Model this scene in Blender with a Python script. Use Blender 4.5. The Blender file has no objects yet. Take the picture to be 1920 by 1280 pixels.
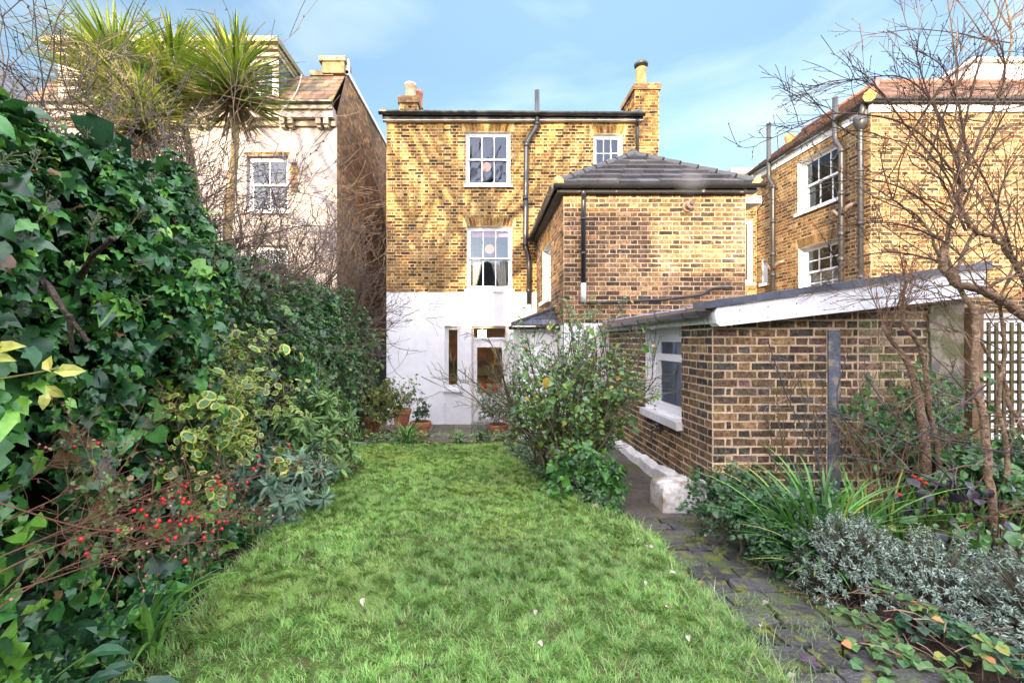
import bpy, math, random
import numpy as np
from mathutils import Vector, Matrix

# ------------------------------------------------------------------ camera, sky, sun, exposure
S = bpy.context.scene
COL = S.collection
FPX, CX, CY, CAM_H = 870.0, 905.0, 638.0, 2.04      # focal length and principal point in photo pixels, eye height

cam_data = bpy.data.cameras.new("camera")
cam_data.sensor_width = 36.0
cam_data.lens = FPX / 1920.0 * 36.0
cam_data.shift_x = (960.0 - CX) / 1920.0
cam_data.shift_y = (CY - 640.0) / 1920.0
cam_data.clip_start = 0.05
cam_data.clip_end = 400.0
cam = bpy.data.objects.new("camera", cam_data)
cam.location = (0, 0, CAM_H)
cam.rotation_euler = (math.radians(90), 0, 0)
COL.objects.link(cam)
S.camera = cam

SUN_EL, SUN_AZ = math.radians(11.8), math.radians(17.0)   # the light travels towards +Y and +X
sun_dir = Vector((math.sin(SUN_AZ) * math.cos(SUN_EL), math.cos(SUN_AZ) * math.cos(SUN_EL), -math.sin(SUN_EL)))
sun_data = bpy.data.lights.new("sun", 'SUN')
sun_data.energy = 2.5
sun_data.angle = math.radians(0.5)
sun_data.color = (0.88, 0.70, 0.46)
sun = bpy.data.objects.new("sun", sun_data)
sun.rotation_euler = sun_dir.to_track_quat('-Z', 'Y').to_euler()
sun.location = (-10, -20, 20)
COL.objects.link(sun)

W = bpy.data.worlds.new("World")
S.world = W
W.use_nodes = True
wn, wl = W.node_tree.nodes, W.node_tree.links
wn.clear()
w_out = wn.new('ShaderNodeOutputWorld')
w_bg = wn.new('ShaderNodeBackground')
w_sky = wn.new('ShaderNodeTexSky')
w_sky.sky_type = 'NISHITA'
w_sky.sun_disc = False
w_sky.sun_elevation = SUN_EL
w_sky.sun_rotation = math.atan2(-sun_dir.x, -sun_dir.y)
w_sky.air_density = 1.0
w_sky.dust_density = 0.6
w_sky.ozone_density = 1.6
w_tc = wn.new('ShaderNodeTexCoord')
w_map = wn.new('ShaderNodeMapping')
w_map.inputs['Scale'].default_value = (1.0, 1.0, 2.6)
w_noise = wn.new('ShaderNodeTexNoise')
w_noise.inputs['Scale'].default_value = 1.7
w_noise.inputs['Detail'].default_value = 6.0
w_noise.inputs['Distortion'].default_value = 0.5
w_ramp = wn.new('ShaderNodeValToRGB')
w_ramp.color_ramp.elements[0].position = 0.46
w_ramp.color_ramp.elements[1].position = 0.78
w_ramp.color_ramp.elements[0].color = (0.07, 0.07, 0.07, 1)
w_ramp.color_ramp.elements[1].color = (0.62, 0.62, 0.62, 1)
w_mix = wn.new('ShaderNodeMix')
w_mix.data_type = 'RGBA'
w_mix.inputs['B'].default_value = (5.2, 5.2, 5.0, 1)
wl.new(w_tc.outputs['Generated'], w_map.inputs['Vector'])
wl.new(w_map.outputs['Vector'], w_noise.inputs['Vector'])
wl.new(w_noise.outputs['Fac'], w_ramp.inputs['Fac'])
wl.new(w_ramp.outputs['Color'], w_mix.inputs['Factor'])
wl.new(w_sky.outputs['Color'], w_mix.inputs['A'])
# sky brightened overhead and behind the camera, dimmed ahead, as added fill for shade
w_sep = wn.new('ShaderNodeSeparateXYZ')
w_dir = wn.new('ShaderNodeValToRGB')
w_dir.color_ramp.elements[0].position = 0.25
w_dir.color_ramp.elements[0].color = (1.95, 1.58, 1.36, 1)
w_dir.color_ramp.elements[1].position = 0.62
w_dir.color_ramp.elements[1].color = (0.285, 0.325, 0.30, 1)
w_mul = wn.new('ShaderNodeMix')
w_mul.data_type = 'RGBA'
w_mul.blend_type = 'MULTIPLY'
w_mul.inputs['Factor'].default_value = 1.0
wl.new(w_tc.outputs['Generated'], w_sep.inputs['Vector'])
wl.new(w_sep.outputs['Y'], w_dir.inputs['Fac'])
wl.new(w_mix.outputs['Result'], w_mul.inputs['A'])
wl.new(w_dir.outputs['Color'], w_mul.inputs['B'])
w_hor = wn.new('ShaderNodeValToRGB')
w_hor.color_ramp.elements[0].position = 0.0
w_hor.color_ramp.elements[0].color = (0.56, 0.74, 0.98, 1)
w_hor.color_ramp.elements[1].position = 0.5
w_hor.color_ramp.elements[1].color = (1.1, 1.05, 1.12, 1)
w_e = w_hor.color_ramp.elements.new(0.95)
w_e.color = (2.3, 2.15, 2.1, 1)  # overhead sky brightened further, as extra fill on the lawn
w_mul2 = wn.new('ShaderNodeMix')
w_mul2.data_type = 'RGBA'
w_mul2.blend_type = 'MULTIPLY'
w_mul2.inputs['Factor'].default_value = 1.0
wl.new(w_sep.outputs['Z'], w_hor.inputs['Fac'])
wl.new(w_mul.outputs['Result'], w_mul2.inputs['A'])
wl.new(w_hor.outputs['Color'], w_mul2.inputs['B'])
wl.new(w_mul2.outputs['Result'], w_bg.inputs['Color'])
w_bg.inputs['Strength'].default_value = 0.15
wl.new(w_bg.outputs['Background'], w_out.inputs['Surface'])

S.view_settings.view_transform = 'Standard'
S.view_settings.look = 'None'
S.view_settings.gamma = 1.0
S.view_settings.exposure = 2.7
S.cycles.use_denoising = True
S.cycles.max_bounces = 8
S.cycles.transparent_max_bounces = 16
S.cycles.sample_clamp_indirect = 6.0

# ------------------------------------------------------------------ helpers
def P(px, py, Y):
    """World point seen at photo pixel (px, py) at distance Y in front of the camera."""
    return np.array(((px - CX) / FPX * Y, Y, CAM_H + (CY - py) / FPX * Y))

def nrm(a):
    a = np.asarray(a, float)
    return a / np.maximum(np.linalg.norm(a, axis=-1, keepdims=True), 1e-9)

class Frame:
    """A wall plane: a runs along u, b runs up, c runs out along the outward normal n."""
    def __init__(s, o, u, n):
        s.o, s.u, s.n = np.array(o, float), np.array(u, float), np.array(n, float)
    def pt(s, a, b, c=0.0):
        return s.o + s.u * a + np.array((0, 0, 1.0)) * b + s.n * c

class MB:
    def __init__(s):
        s.V, s.F, s.C, s.n = [], [], [], 0
    def add(s, verts, faces, col):
        verts = np.asarray(verts, float).reshape(-1, 3)
        by = {}
        for i, f in enumerate(faces):
            by.setdefault(len(f), []).append(i)
        col = np.asarray(col, float)
        for k, ids in by.items():
            s.F.append(np.array([faces[i] for i in ids], int) + s.n)
            s.C.append(np.tile(col, (len(ids), 1)) if col.ndim == 1 else col[ids])
        s.V.append(verts)
        s.n += len(verts)
    def poly(s, pts, col=(1, 1, 1)):
        s.add(pts, [tuple(range(len(pts)))], col)
    def fbox(s, F, a0, b0, c0, a1, b1, c1, col=(1, 1, 1)):
        v = [F.pt(a, b, c) for c in (c0, c1) for b in (b0, b1) for a in (a0, a1)]
        s.add(v, [(0, 2, 3, 1), (4, 5, 7, 6), (0, 1, 5, 4), (2, 6, 7, 3), (0, 4, 6, 2), (1, 3, 7, 5)], col)
    def box(s, x0, y0, z0, x1, y1, z1, col=(1, 1, 1)):
        v = [(x, y, z) for z in (z0, z1) for y in (y0, y1) for x in (x0, x1)]
        s.add(v, [(0, 2, 3, 1), (4, 5, 7, 6), (0, 1, 5, 4), (2, 6, 7, 3), (0, 4, 6, 2), (1, 3, 7, 5)], col)
    def tube(s, pts, rad, sides=6, col=(1, 1, 1), cap=True, rough=0.0, rng=None):
        pts = np.asarray(pts, float)
        n = len(pts)
        rad = np.full(n, rad) if np.isscalar(rad) else np.asarray(rad, float)
        t = np.gradient(pts, axis=0)
        t = nrm(t)
        ref = np.array((0, 0, 1.0)) if abs(t[0, 2]) < 0.9 else np.array((1.0, 0, 0))
        x = nrm(np.cross(ref, t[0]))
        an = np.arange(sides) * 2 * math.pi / sides
        rings = []
        for i in range(n):
            x = x - t[i] * np.dot(x, t[i])
            x = x / max(np.linalg.norm(x), 1e-9)
            y = np.cross(t[i], x)
            rr = rad[i]
            if rough and rng is not None:
                rr = rr * (1 + rough * rng.standard_normal((sides, 1)))
            rings.append(pts[i] + rr * (np.cos(an)[:, None] * x + np.sin(an)[:, None] * y))
        v = np.concatenate(rings)
        i = np.arange(n - 1)[:, None] * sides
        j = np.arange(sides)[None, :]
        k = (j + 1) % sides
        f = np.stack((i + j, i + k, i + sides + k, i + sides + j), -1).reshape(-1, 4)
        s.F.append(f + s.n)
        s.C.append(np.tile(np.asarray(col, float), (len(f), 1)))
        if cap:
            s.F.append(np.array([list(range(sides))[::-1]]) + s.n)
            s.C.append(np.asarray(col, float)[None])
            s.F.append(np.array([list(range((n - 1) * sides, n * sides))]) + s.n)
            s.C.append(np.asarray(col, float)[None])
        s.V.append(v)
        s.n += len(v)
    def lathe(s, c, prof, sides=20, col=(1, 1, 1), jit=0.0, rng=None):
        an = np.arange(sides) * 2 * math.pi / sides
        v = []
        for r, z in prof:
            v.append(np.stack((c[0] + r * np.cos(an), c[1] + r * np.sin(an), np.full(sides, c[2] + z)), -1))
        v = np.concatenate(v)
        if jit:
            v = v + rng.standard_normal(v.shape) * jit
        n = len(prof)
        f = []
        for i in range(n - 1):
            for j in range(sides):
                k = (j + 1) % sides
                f.append((i * sides + j, i * sides + k, (i + 1) * sides + k, (i + 1) * sides + j))
        s.add(v, f, col)
    def inst(s, tv, tf, R, pos, cols, fc=None):
        """Instances of a template: R (n,3,3) with scale, pos (n,3), cols (n,3); fc = per face colours or None."""
        tv = np.asarray(tv, float)
        n, kv = len(pos), len(tv)
        v = np.einsum('nij,kj->nki', R, tv) + pos[:, None, :]
        off = np.arange(n)[:, None, None] * kv + s.n
        by = {}
        for i, f in enumerate(tf):
            by.setdefault(len(f), []).append(i)
        for k, ids in by.items():
            fa = np.array([tf[i] for i in ids], int)
            s.F.append((fa[None] + off).reshape(-1, k))
            c = np.repeat(cols[:, None, :], len(ids), 1)
            if fc is not None:
                for q, i in enumerate(ids):
                    if fc[i] is not None:
                        c[:, q, :] = np.asarray(fc[i]) * (0.75 + 0.5 * (cols[:, 1:2] / max(cols[:, 1].max(), 1e-6)))
            s.C.append(c.reshape(-1, 3))
        s.V.append(v.reshape(-1, 3))
        s.n += n * kv
    def blades(s, base, ang, H, lean, wid, cols, segs=3, fold=0.0, droop=0.0, tipw=0.08):
        """Grass or strap leaves: base (n,3), heading, height, horizontal reach, width."""
        n = len(base)
        t = np.linspace(0, 1, segs + 1)[None, :]
        hd = np.stack((np.cos(ang), np.sin(ang), np.zeros(n)), -1)
        sd = np.stack((-np.sin(ang), np.cos(ang), np.zeros(n)), -1)
        up = H[:, None] * (t * (1 + droop) - droop * 1.25 * t ** 2.4)
        out = lean[:, None] * t ** 1.7
        c = base[:, None, :] + hd[:, None, :] * out[..., None]
        c[..., 2] += up
        w = wid[:, None] * np.clip(np.minimum(1.0, 0.55 + t * 2.0) * (1 - t ** 2.2), tipw, None) * 0.5
        if fold:
            L = c - sd[:, None, :] * w[..., None]
            Rr = c + sd[:, None, :] * w[..., None]
            L[..., 2] += w * fold
            Rr[..., 2] += w * fold
            v = np.stack((L, c, Rr), 2)
            m = 3
        else:
            v = np.stack((c - sd[:, None, :] * w[..., None], c + sd[:, None, :] * w[..., None]), 2)
            m = 2
        v = v.reshape(-1, 3)
        o = np.arange(n)[:, None] * (segs + 1) * m + np.arange(segs)[None, :] * m
        fs = []
        for q in range(m - 1):
            fs.append(np.stack((o + q, o + q + 1, o + q + m + 1, o + q + m), -1).reshape(-1, 4))
        for f in fs:
            s.F.append(f + s.n)
            s.C.append(np.repeat(cols, segs, 0))
        s.V.append(v)
        s.n += len(v)
    def build(s, name, mat, parent=None, smooth=False, tagd=None):
        me = bpy.data.meshes.new(name)
        v = np.concatenate(s.V)
        tot = np.concatenate([np.full(len(f), f.shape[1]) for f in s.F])
        loops = np.concatenate([f.ravel() for f in s.F])
        cols = np.concatenate(s.C)
        me.vertices.add(len(v))
        me.vertices.foreach_set('co', v.astype(np.float32).ravel())
        me.loops.add(len(loops))
        me.loops.foreach_set('vertex_index', loops.astype(np.int32))
        me.polygons.add(len(tot))
        st = np.zeros(len(tot), np.int32)
        st[1:] = np.cumsum(tot)[:-1]
        me.polygons.foreach_set('loop_start', st)
        me.polygons.foreach_set('use_smooth', np.full(len(tot), bool(smooth)))
        me.update(calc_edges=True)
        me.validate()
        if len(me.polygons) == len(cols):
            at = me.attributes.new('col', 'FLOAT_COLOR', 'FACE')
            at.data.foreach_set('color', np.concatenate((cols, np.ones((len(cols), 1))), 1).astype(np.float32).ravel())
        me.materials.append(mat)
        o = bpy.data.objects.new(name, me)
        COL.objects.link(o)
        if parent is not None:
            o.parent = parent
            if parent.type == 'EMPTY':
                o.matrix_parent_inverse = Matrix.Translation(-parent.location)
        return o

def tag(o, label, cat, group=None, kind=None):
    o['label'] = label
    if cat: o['category'] = cat
    if group: o['group'] = group
    if kind: o['kind'] = kind
    return o

def thing(name, loc, label, cat, group=None):
    o = bpy.data.objects.new(name, None)
    o.empty_display_size = 0.2
    o.location = Vector([float(q) for q in loc])
    COL.objects.link(o)
    return tag(o, label, cat, group)

def copy_tree(o, parent=None):
    c = o.copy()
    COL.objects.link(c)
    c.parent = parent
    for ch in list(o.children):
        copy_tree(ch, c)
    return c

# ------------------------------------------------------------------ materials
def mat(name, rough=0.7, spec=0.4, noise=None, bump=None, trans=0.0, metal=0.0, tint=None, mix2=None, col=None, coat=0.0):
    """Colour comes from the face attribute 'col', varied by noise; mix2 = (colour, scale, low, high) patches of a second colour."""
    m = bpy.data.materials.new(name)
    m.use_nodes = True
    N, L = m.node_tree.nodes, m.node_tree.links
    N.clear()
    out = N.new('ShaderNodeOutputMaterial')
    b = N.new('ShaderNodeBsdfPrincipled')
    b.inputs['Roughness'].default_value = rough
    b.inputs['Specular IOR Level'].default_value = spec
    b.inputs['Metallic'].default_value = metal
    b.inputs['Coat Weight'].default_value = coat
    tc = N.new('ShaderNodeTexCoord')
    if col is None:
        a = N.new('ShaderNodeAttribute')
        a.attribute_name = 'col'
        c = a.outputs['Color']
    else:
        a = N.new('ShaderNodeRGB')
        a.outputs[0].default_value = (*col, 1)
        c = a.outputs[0]
    def mul(c, scale, amt, det=4.0):
        n = N.new('ShaderNodeTexNoise')
        n.inputs['Scale'].default_value = scale
        n.inputs['Detail'].default_value = det
        L.new(tc.outputs['Object'], n.inputs['Vector'])
        r = N.new('ShaderNodeMapRange')
        r.inputs['From Min'].default_value = 0.3
        r.inputs['From Max'].default_value = 0.7
        r.inputs['To Min'].default_value = 1 - amt
        r.inputs['To Max'].default_value = 1 + amt
        L.new(n.outputs['Fac'], r.inputs['Value'])
        x = N.new('ShaderNodeMix')
        x.data_type = 'RGBA'
        x.blend_type = 'MULTIPLY'
        x.inputs['Factor'].default_value = 1.0
        L.new(c, x.inputs['A'])
        L.new(r.outputs['Result'], x.inputs['B'])
        return x.outputs['Result']
    for q in (noise or []):
        c = mul(c, *q)
    for q in (mix2 or []):
        c2, sc, lo, hi = q
        n = N.new('ShaderNodeTexNoise')
        n.inputs['Scale'].default_value = sc
        n.inputs['Detail'].default_value = 5.0
        L.new(tc.outputs['Object'], n.inputs['Vector'])
        r = N.new('ShaderNodeMapRange')
        r.inputs['From Min'].default_value = lo
        r.inputs['From Max'].default_value = hi
        L.new(n.outputs['Fac'], r.inputs['Value'])
        x = N.new('ShaderNodeMix')
        x.data_type = 'RGBA'
        L.new(r.outputs['Result'], x.inputs['Factor'])
        L.new(c, x.inputs['A'])
        x.inputs['B'].default_value = (*c2, 1)
        c = x.outputs['Result']
    L.new(c, b.inputs['Base Color'])
    if bump:
        n = N.new('ShaderNodeTexNoise')
        n.inputs['Scale'].default_value = bump[0]
        n.inputs['Detail'].default_value = 5.0
        L.new(tc.outputs['Object'], n.inputs['Vector'])
        bp = N.new('ShaderNodeBump')
        bp.inputs['Strength'].default_value = bump[1]
        bp.inputs['Distance'].default_value = bump[2] if len(bump) > 2 else 0.01
        L.new(n.outputs['Fac'], bp.inputs['Height'])
        L.new(bp.outputs['Normal'], b.inputs['Normal'])
    sh = b.outputs['BSDF']
    if trans:
        t = N.new('ShaderNodeBsdfTranslucent')
        L.new(c, t.inputs['Color'])
        x = N.new('ShaderNodeMixShader')
        x.inputs['Fac'].default_value = trans
        L.new(sh, x.inputs[1])
        L.new(t.outputs['BSDF'], x.inputs[2])
        sh = x.outputs['Shader']
    L.new(sh, out.inputs['Surface'])
    return m

def glass_mat(name, refl=0.28, tint=(0.9, 0.93, 0.95)):
    m = bpy.data.materials.new(name)
    m.use_nodes = True
    N, L = m.node_tree.nodes, m.node_tree.links
    N.clear()
    out = N.new('ShaderNodeOutputMaterial')
    g = N.new('ShaderNodeBsdfGlossy')
    g.inputs['Roughness'].default_value = 0.02
    g.inputs['Color'].default_value = (0.62, 0.78, 0.98, 1)
    t = N.new('ShaderNodeBsdfTransparent')
    t.inputs['Color'].default_value = (*tint, 1)
    fr = N.new('ShaderNodeFresnel')
    fr.inputs['IOR'].default_value = 1.5
    ad = N.new('ShaderNodeMath')
    ad.operation = 'ADD'
    ad.inputs[1].default_value = refl
    ad.use_clamp = True
    tc = N.new('ShaderNodeTexCoord')
    n = N.new('ShaderNodeTexNoise')
    n.inputs['Scale'].default_value = 2.2
    L.new(tc.outputs['Object'], n.inputs['Vector'])
    bp = N.new('ShaderNodeBump')
    bp.inputs['Strength'].default_value = 0.06
    bp.inputs['Distance'].default_value = 0.05
    L.new(n.outputs['Fac'], bp.inputs['Height'])
    L.new(bp.outputs['Normal'], g.inputs['Normal'])
    L.new(fr.outputs['Fac'], ad.inputs[0])
    x = N.new('ShaderNodeMixShader')
    L.new(ad.outputs[0], x.inputs['Fac'])
    L.new(t.outputs['BSDF'], x.inputs[1])
    L.new(g.outputs['BSDF'], x.inputs[2])
    L.new(x.outputs['Shader'], out.inputs['Surface'])
    return m

M = {
    'brick': mat('weathered_brick', 0.9, 0.2, [(0.7, 0.3), (3.1, 0.15), (9, 0.25), (40, 0.6), (200, 0.3)], (70, 0.9, 0.008), mix2=[((0.33, 0.235, 0.12), 15, 0.60, 0.78)]),
    'mortar': mat('lime_mortar', 0.95, 0.1, [(0.7, 0.28), (2.7, 0.18), (8, 0.22), (70, 0.25)], (120, 0.7, 0.006)),
    'render': mat('white_render', 0.75, 0.25, [(1.3, 0.05), (7, 0.05), (40, 0.04)], (26, 0.25, 0.01), mix2=[((0.54, 0.535, 0.51), 2.3, 0.6, 0.9)]),
    'paint': mat('white_gloss_paint', 0.35, 0.45, [(3, 0.04), (30, 0.04)], (14, 0.06, 0.004)),
    'oldpaint': mat('old_paint', 0.6, 0.3, [(2, 0.1), (18, 0.12), (70, 0.1)], (40, 0.3, 0.006), mix2=[((0.36, 0.33, 0.27), 9, 0.64, 0.8)]),
    'slate': mat('slate', 0.5, 0.22, [(4, 0.2), (40, 0.25)], (30, 0.3, 0.006)),
    'tile': mat('clay_tile', 0.8, 0.25, [(4, 0.2), (30, 0.25)], (50, 0.4, 0.006)),
    'lead': mat('lead_sheet', 0.4, 0.5, [(2, 0.2), (12, 0.22)], (8, 0.35, 0.02)),
    'black': mat('black_plastic', 0.28, 0.5, [(3, 0.25), (25, 0.2)], (40, 0.08, 0.003)),
    'iron': mat('painted_iron', 0.4, 0.5, [(5, 0.25), (40, 0.25)], (60, 0.15, 0.004)),
    'terracotta': mat('terracotta', 0.85, 0.25, [(6, 0.2), (40, 0.2)], (60, 0.3, 0.004), mix2=[((0.32, 0.26, 0.2), 5, 0.58, 0.8)]),
    'bark': mat('bark', 0.9, 0.2, [(8, 0.3), (50, 0.45)], (38, 1.0, 0.025)),
    'twig': mat('twig_bark', 0.85, 0.2, [(12, 0.3)]),
    'leaf': mat('waxy_leaf', 0.32, 0.5, [(3, 0.18), (60, 0.15)], None, 0.2),
    'soft': mat('soft_leaf', 0.6, 0.3, [(3, 0.18), (60, 0.12)], None, 0.28),
    'grass': mat('grass_blade', 0.4, 0.5, [(0.9, 0.16), (4, 0.18)], None, 0.3),
    'soil': mat('damp_soil', 0.95, 0.15, [(3, 0.25), (30, 0.4)], (40, 1.0, 0.03), col=(0.035, 0.026, 0.02)),
    'turf': mat('turf_base', 0.95, 0.1, [(4, 0.3), (40, 0.4)], (50, 1.0, 0.03), mix2=[((0.09, 0.08, 0.04), 6, 0.56, 0.68)], col=(0.085, 0.14, 0.035)),
    'stone': mat('dark_paving', 0.55, 0.5, [(4, 0.35), (35, 0.4)], (60, 1.0, 0.012), mix2=[((0.11, 0.13, 0.02), 11, 0.53, 0.62), ((0.06, 0.09, 0.03), 4, 0.55, 0.7)]),
    'concrete': mat('mossy_concrete', 0.85, 0.3, [(2, 0.25), (14, 0.25), (60, 0.2)], (30, 0.5, 0.01), mix2=[((0.07, 0.08, 0.025), 3.5, 0.52, 0.7)]),
    'wood': mat('weathered_wood', 0.85, 0.2, [(6, 0.25), (50, 0.3)], (60, 0.5, 0.006)),
    'room': mat('plastered_room', 0.9, 0.1, [(2, 0.06)]),
    'satin': mat('satin_furniture', 0.5, 0.3, [(20, 0.15)]),
    'glass': glass_mat('window_glass', 0.015),
    'glass2': glass_mat('clear_glass', 0.06),
}
def glow(name, col, st):
    m = bpy.data.materials.new(name)
    m.use_nodes = True
    N, L = m.node_tree.nodes, m.node_tree.links
    N.clear()
    o = N.new('ShaderNodeOutputMaterial')
    e = N.new('ShaderNodeEmission')
    e.inputs['Color'].default_value = (*col, 1)
    e.inputs['Strength'].default_value = st
    L.new(e.outputs[0], o.inputs['Surface'])
    return m
M['lamp'] = glow('lit_paper_globe', (1.0, 0.50, 0.26), 0.13)

WHITE = (0.62, 0.63, 0.64)
BLACK = (0.018, 0.019, 0.022)

# ------------------------------------------------------------------ walls of real bricks
def pick(rng, pal, n=1):
    w = np.array([p[3] for p in pal], float)
    i = rng.choice(len(pal), n, p=w / w.sum())
    c = np.array([p[:3] for p in pal])[i]
    return c * (1 + 0.16 * rng.standard_normal((n, 1)))

def brick_face(mb, F, W_, H_, pal, seed, holes=(), top=None, course=0.075, proud=0.006, b0=0.0, joint=0.011):
    rng = np.random.default_rng(seed)
    S_, H2 = 0.2265, 0.1145
    rows = int(H_ / course)
    V, C = [], []
    for r in range(rows + 1):
        v0, v1 = b0 + r * course + joint * 0.5, b0 + (r + 1) * course - joint * 0.5
        if v1 > b0 + H_: v1 = b0 + H_ - 0.004
        if v1 - v0 < 0.02: continue
        u = 0.0
        seq = []
        if r % 2 == 0:
            k = 0
            while u < W_:
                L_ = S_ if k % 2 == 0 else H2
                seq.append((u, min(u + L_, W_))); u += L_; k += 1
        else:
            seq.append((0, H2)); u = H2
            seq.append((u, u + 0.058)); u += 0.058
            k = 0
            while u < W_:
                L_ = S_ if k % 2 == 0 else H2
                seq.append((u, min(u + L_, W_))); u += L_; k += 1
        for (x0, x1) in seq:
            segs = [(x0 + joint * 0.5, x1 - joint * 0.5)]
            for (h0, k0, h1, k1) in holes:
                if k0 < v1 - 0.02 and k1 > v0 + 0.02:
                    ns = []
                    for (p, q) in segs:
                        if q <= h0 or p >= h1: ns.append((p, q))
                        else:
                            if p < h0 - 0.01: ns.append((p, h0 - 0.003))
                            if q > h1 + 0.01: ns.append((h1 + 0.003, q))
                    segs = ns
            for (p, q) in segs:
                if q - p < 0.02: continue
                t1 = v1
                if top is not None:
                    t1 = min(v1, top(p) - 0.004, top(q) - 0.004)
                if t1 - v0 < 0.015: continue
                V.append((p, q, v0, t1))
                C.append(pick(rng, pal)[0])
    if not V: return
    V, C = np.array(V), np.clip(np.array(C), 0.008, 0.9)
    n = len(V)
    j = lambda s: rng.standard_normal((n, 4)) * s
    p, q, v0, t1 = V.T
    pr = proud * (0.75 + 0.5 * rng.random(n))
    A = np.stack((p, q, q, p), 1) + j(0.0024)
    B = np.stack((v0, v0, t1, t1), 1) + j(0.0024)
    ia = np.array((1, -1, -1, 1)) * 0.0035
    ib = np.array((1, 1, -1, -1)) * 0.0035
    Ai, Bi = A + ia, B + ib
    def w(a, b, c):
        return F.o + a[..., None] * F.u + b[..., None] * np.array((0, 0, 1.0)) + c[..., None] * F.n
    outer = w(A, B, np.zeros((n, 4)) - 0.002)
    inner = w(Ai, Bi, np.repeat(pr[:, None], 4, 1) + j(0.001))
    v = np.concatenate((outer, inner), 1).reshape(-1, 3)
    base = np.arange(n)[:, None] * 8
    tf = np.array([(4, 5, 6, 7), (0, 1, 5, 4), (1, 2, 6, 5), (2, 3, 7, 6), (3, 0, 4, 7)])
    f = (base[:, :, None] + tf[None]).reshape(-1, 4)
    mb.F.append(f + mb.n)
    mb.C.append(np.repeat(C, 5, 0))
    mb.V.append(v)
    mb.n += len(v)

def panel(mb, F, a0, b0, a1, b1, col, holes=(), top=None, reveal=0.12, rcol=None, c=0.0):
    """A wall sheet with openings and their reveals."""
    us = sorted(set([a0, a1] + [min(max(h[k], a0), a1) for h in holes for k in (0, 2)]))
    vs = sorted(set([b0, b1] + [min(max(h[k], b0), b1) for h in holes for k in (1, 3)]))
    for i in range(len(us) - 1):
        for j in range(len(vs) - 1):
            u0, u1, v0, v1 = us[i], us[i + 1], vs[j], vs[j + 1]
            m_, k_ = (u0 + u1) / 2, (v0 + v1) / 2
            if any(h[0] < m_ < h[2] and h[1] < k_ < h[3] for h in holes): continue
            t0 = min(v1, top(u0)) if top else v1
            t1 = min(v1, top(u1)) if top else v1
            if t0 <= v0 and t1 <= v0: continue
            mb.poly([F.pt(u0, v0, c), F.pt(u1, v0, c), F.pt(u1, max(t1, v0), c), F.pt(u0, max(t0, v0), c)], col)
    rc = rcol or col
    for (h0, k0, h1, k1) in holes:
        for (p, q) in (((h0, k0), (h0, k1)), ((h0, k1), (h1, k1)), ((h1, k1), (h1, k0)), ((h1, k0), (h0, k0))):
            mb.poly([F.pt(*p, c), F.pt(*q, c), F.pt(*q, c - reveal), F.pt(*p, c - reveal)], rc)

def arch(mb, F, a0, a1, b, h, pal, seed, splay=0.06, proud=0.006):
    rng = np.random.default_rng(seed)
    n = max(4, int((a1 - a0) / 0.075))
    for i in range(n):
        t0, t1 = (i + 0.07) / n, (i + 0.93) / n
        w0, w1 = a0 + (a1 - a0) * t0, a0 + (a1 - a0) * t1
        x0, x1 = w0 + (t0 - 0.5) * 2 * splay, w1 + (t1 - 0.5) * 2 * splay
        cr = 0.02 * (1 - (2 * (t0 + t1) / 2 - 1) ** 2)
        pts = [F.pt(w0, b + cr, proud), F.pt(w1, b + cr, proud), F.pt(x1, b + h, proud), F.pt(x0, b + h, proud)]
        back = [q - F.n * (proud + 0.002) for q in pts]
        mb.add(pts + back, [(0, 1, 2, 3), (4, 5, 1, 0), (5, 6, 2, 1), (6, 7, 3, 2), (7, 4, 0, 3)], np.clip(pick(rng, pal)[0], 0.01, 0.9))

def slope(mb, A, B, C, D, rows, tw, th, pal, seed, lift=0.0):
    """Tiles on a slope: A, B eave ends, C, D top ends (C above B, D above A)."""
    rng = np.random.default_rng(seed)
    A, B, C, D = (np.array(q, float) for q in (A, B, C, D))
    n = nrm(np.cross(B - A, D - A))
    if n[2] < 0: n = -n
    u = nrm(B - A)
    for r in range(rows):
        t0, t1 = r / rows, min(1.0, (r + 1.12) / rows)
        L0, R0 = A + (D - A) * t0, B + (C - B) * t0
        L1, R1 = A + (D - A) * t1, B + (C - B) * t1
        l0, r0, l1, r1 = (np.dot(q - A, u) for q in (L0, R0, L1, R1))
        up0 = L0 - A - u * l0
        up1 = L1 - A - u * l1
        x = min(l0, l1) - (tw * 0.5 if r % 2 else 0)
        while x < max(r0, r1):
            xa, xb = x + 0.004, x + tw - 0.004
            a_, b_ = max(xa, l0), min(xb, r0)
            c_, d_ = min(xb, r1), max(xa, l1)
            x += tw
            if b_ - a_ < 0.01 and c_ - d_ < 0.01: continue
            if b_ < a_: a_ = b_ = min(max((a_ + b_) / 2, l0), r0)
            if c_ < d_: c_ = d_ = min(max((c_ + d_) / 2, l1), r1)
            k = th * (0.9 + 0.3 * rng.random())
            p = [A + u * a_ + up0 + n * (k + lift), A + u * b_ + up0 + n * (k + lift), A + u * c_ + up1 + n * (0.004 + lift), A + u * d_ + up1 + n * (0.004 + lift)]
            q = [A + u * a_ + up0 - n * 0.01, A + u * b_ + up0 - n * 0.01]
            mb.add(p + q, [(0, 1, 2, 3), (4, 5, 1, 0), (4, 0, 3), (5, 2, 1)], np.clip(pick(rng, pal)[0], 0.008, 0.9))
    mb.poly([A - n * 0.012, B - n * 0.012, C - n * 0.012, D - n * 0.012], pal[0][:3])

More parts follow.
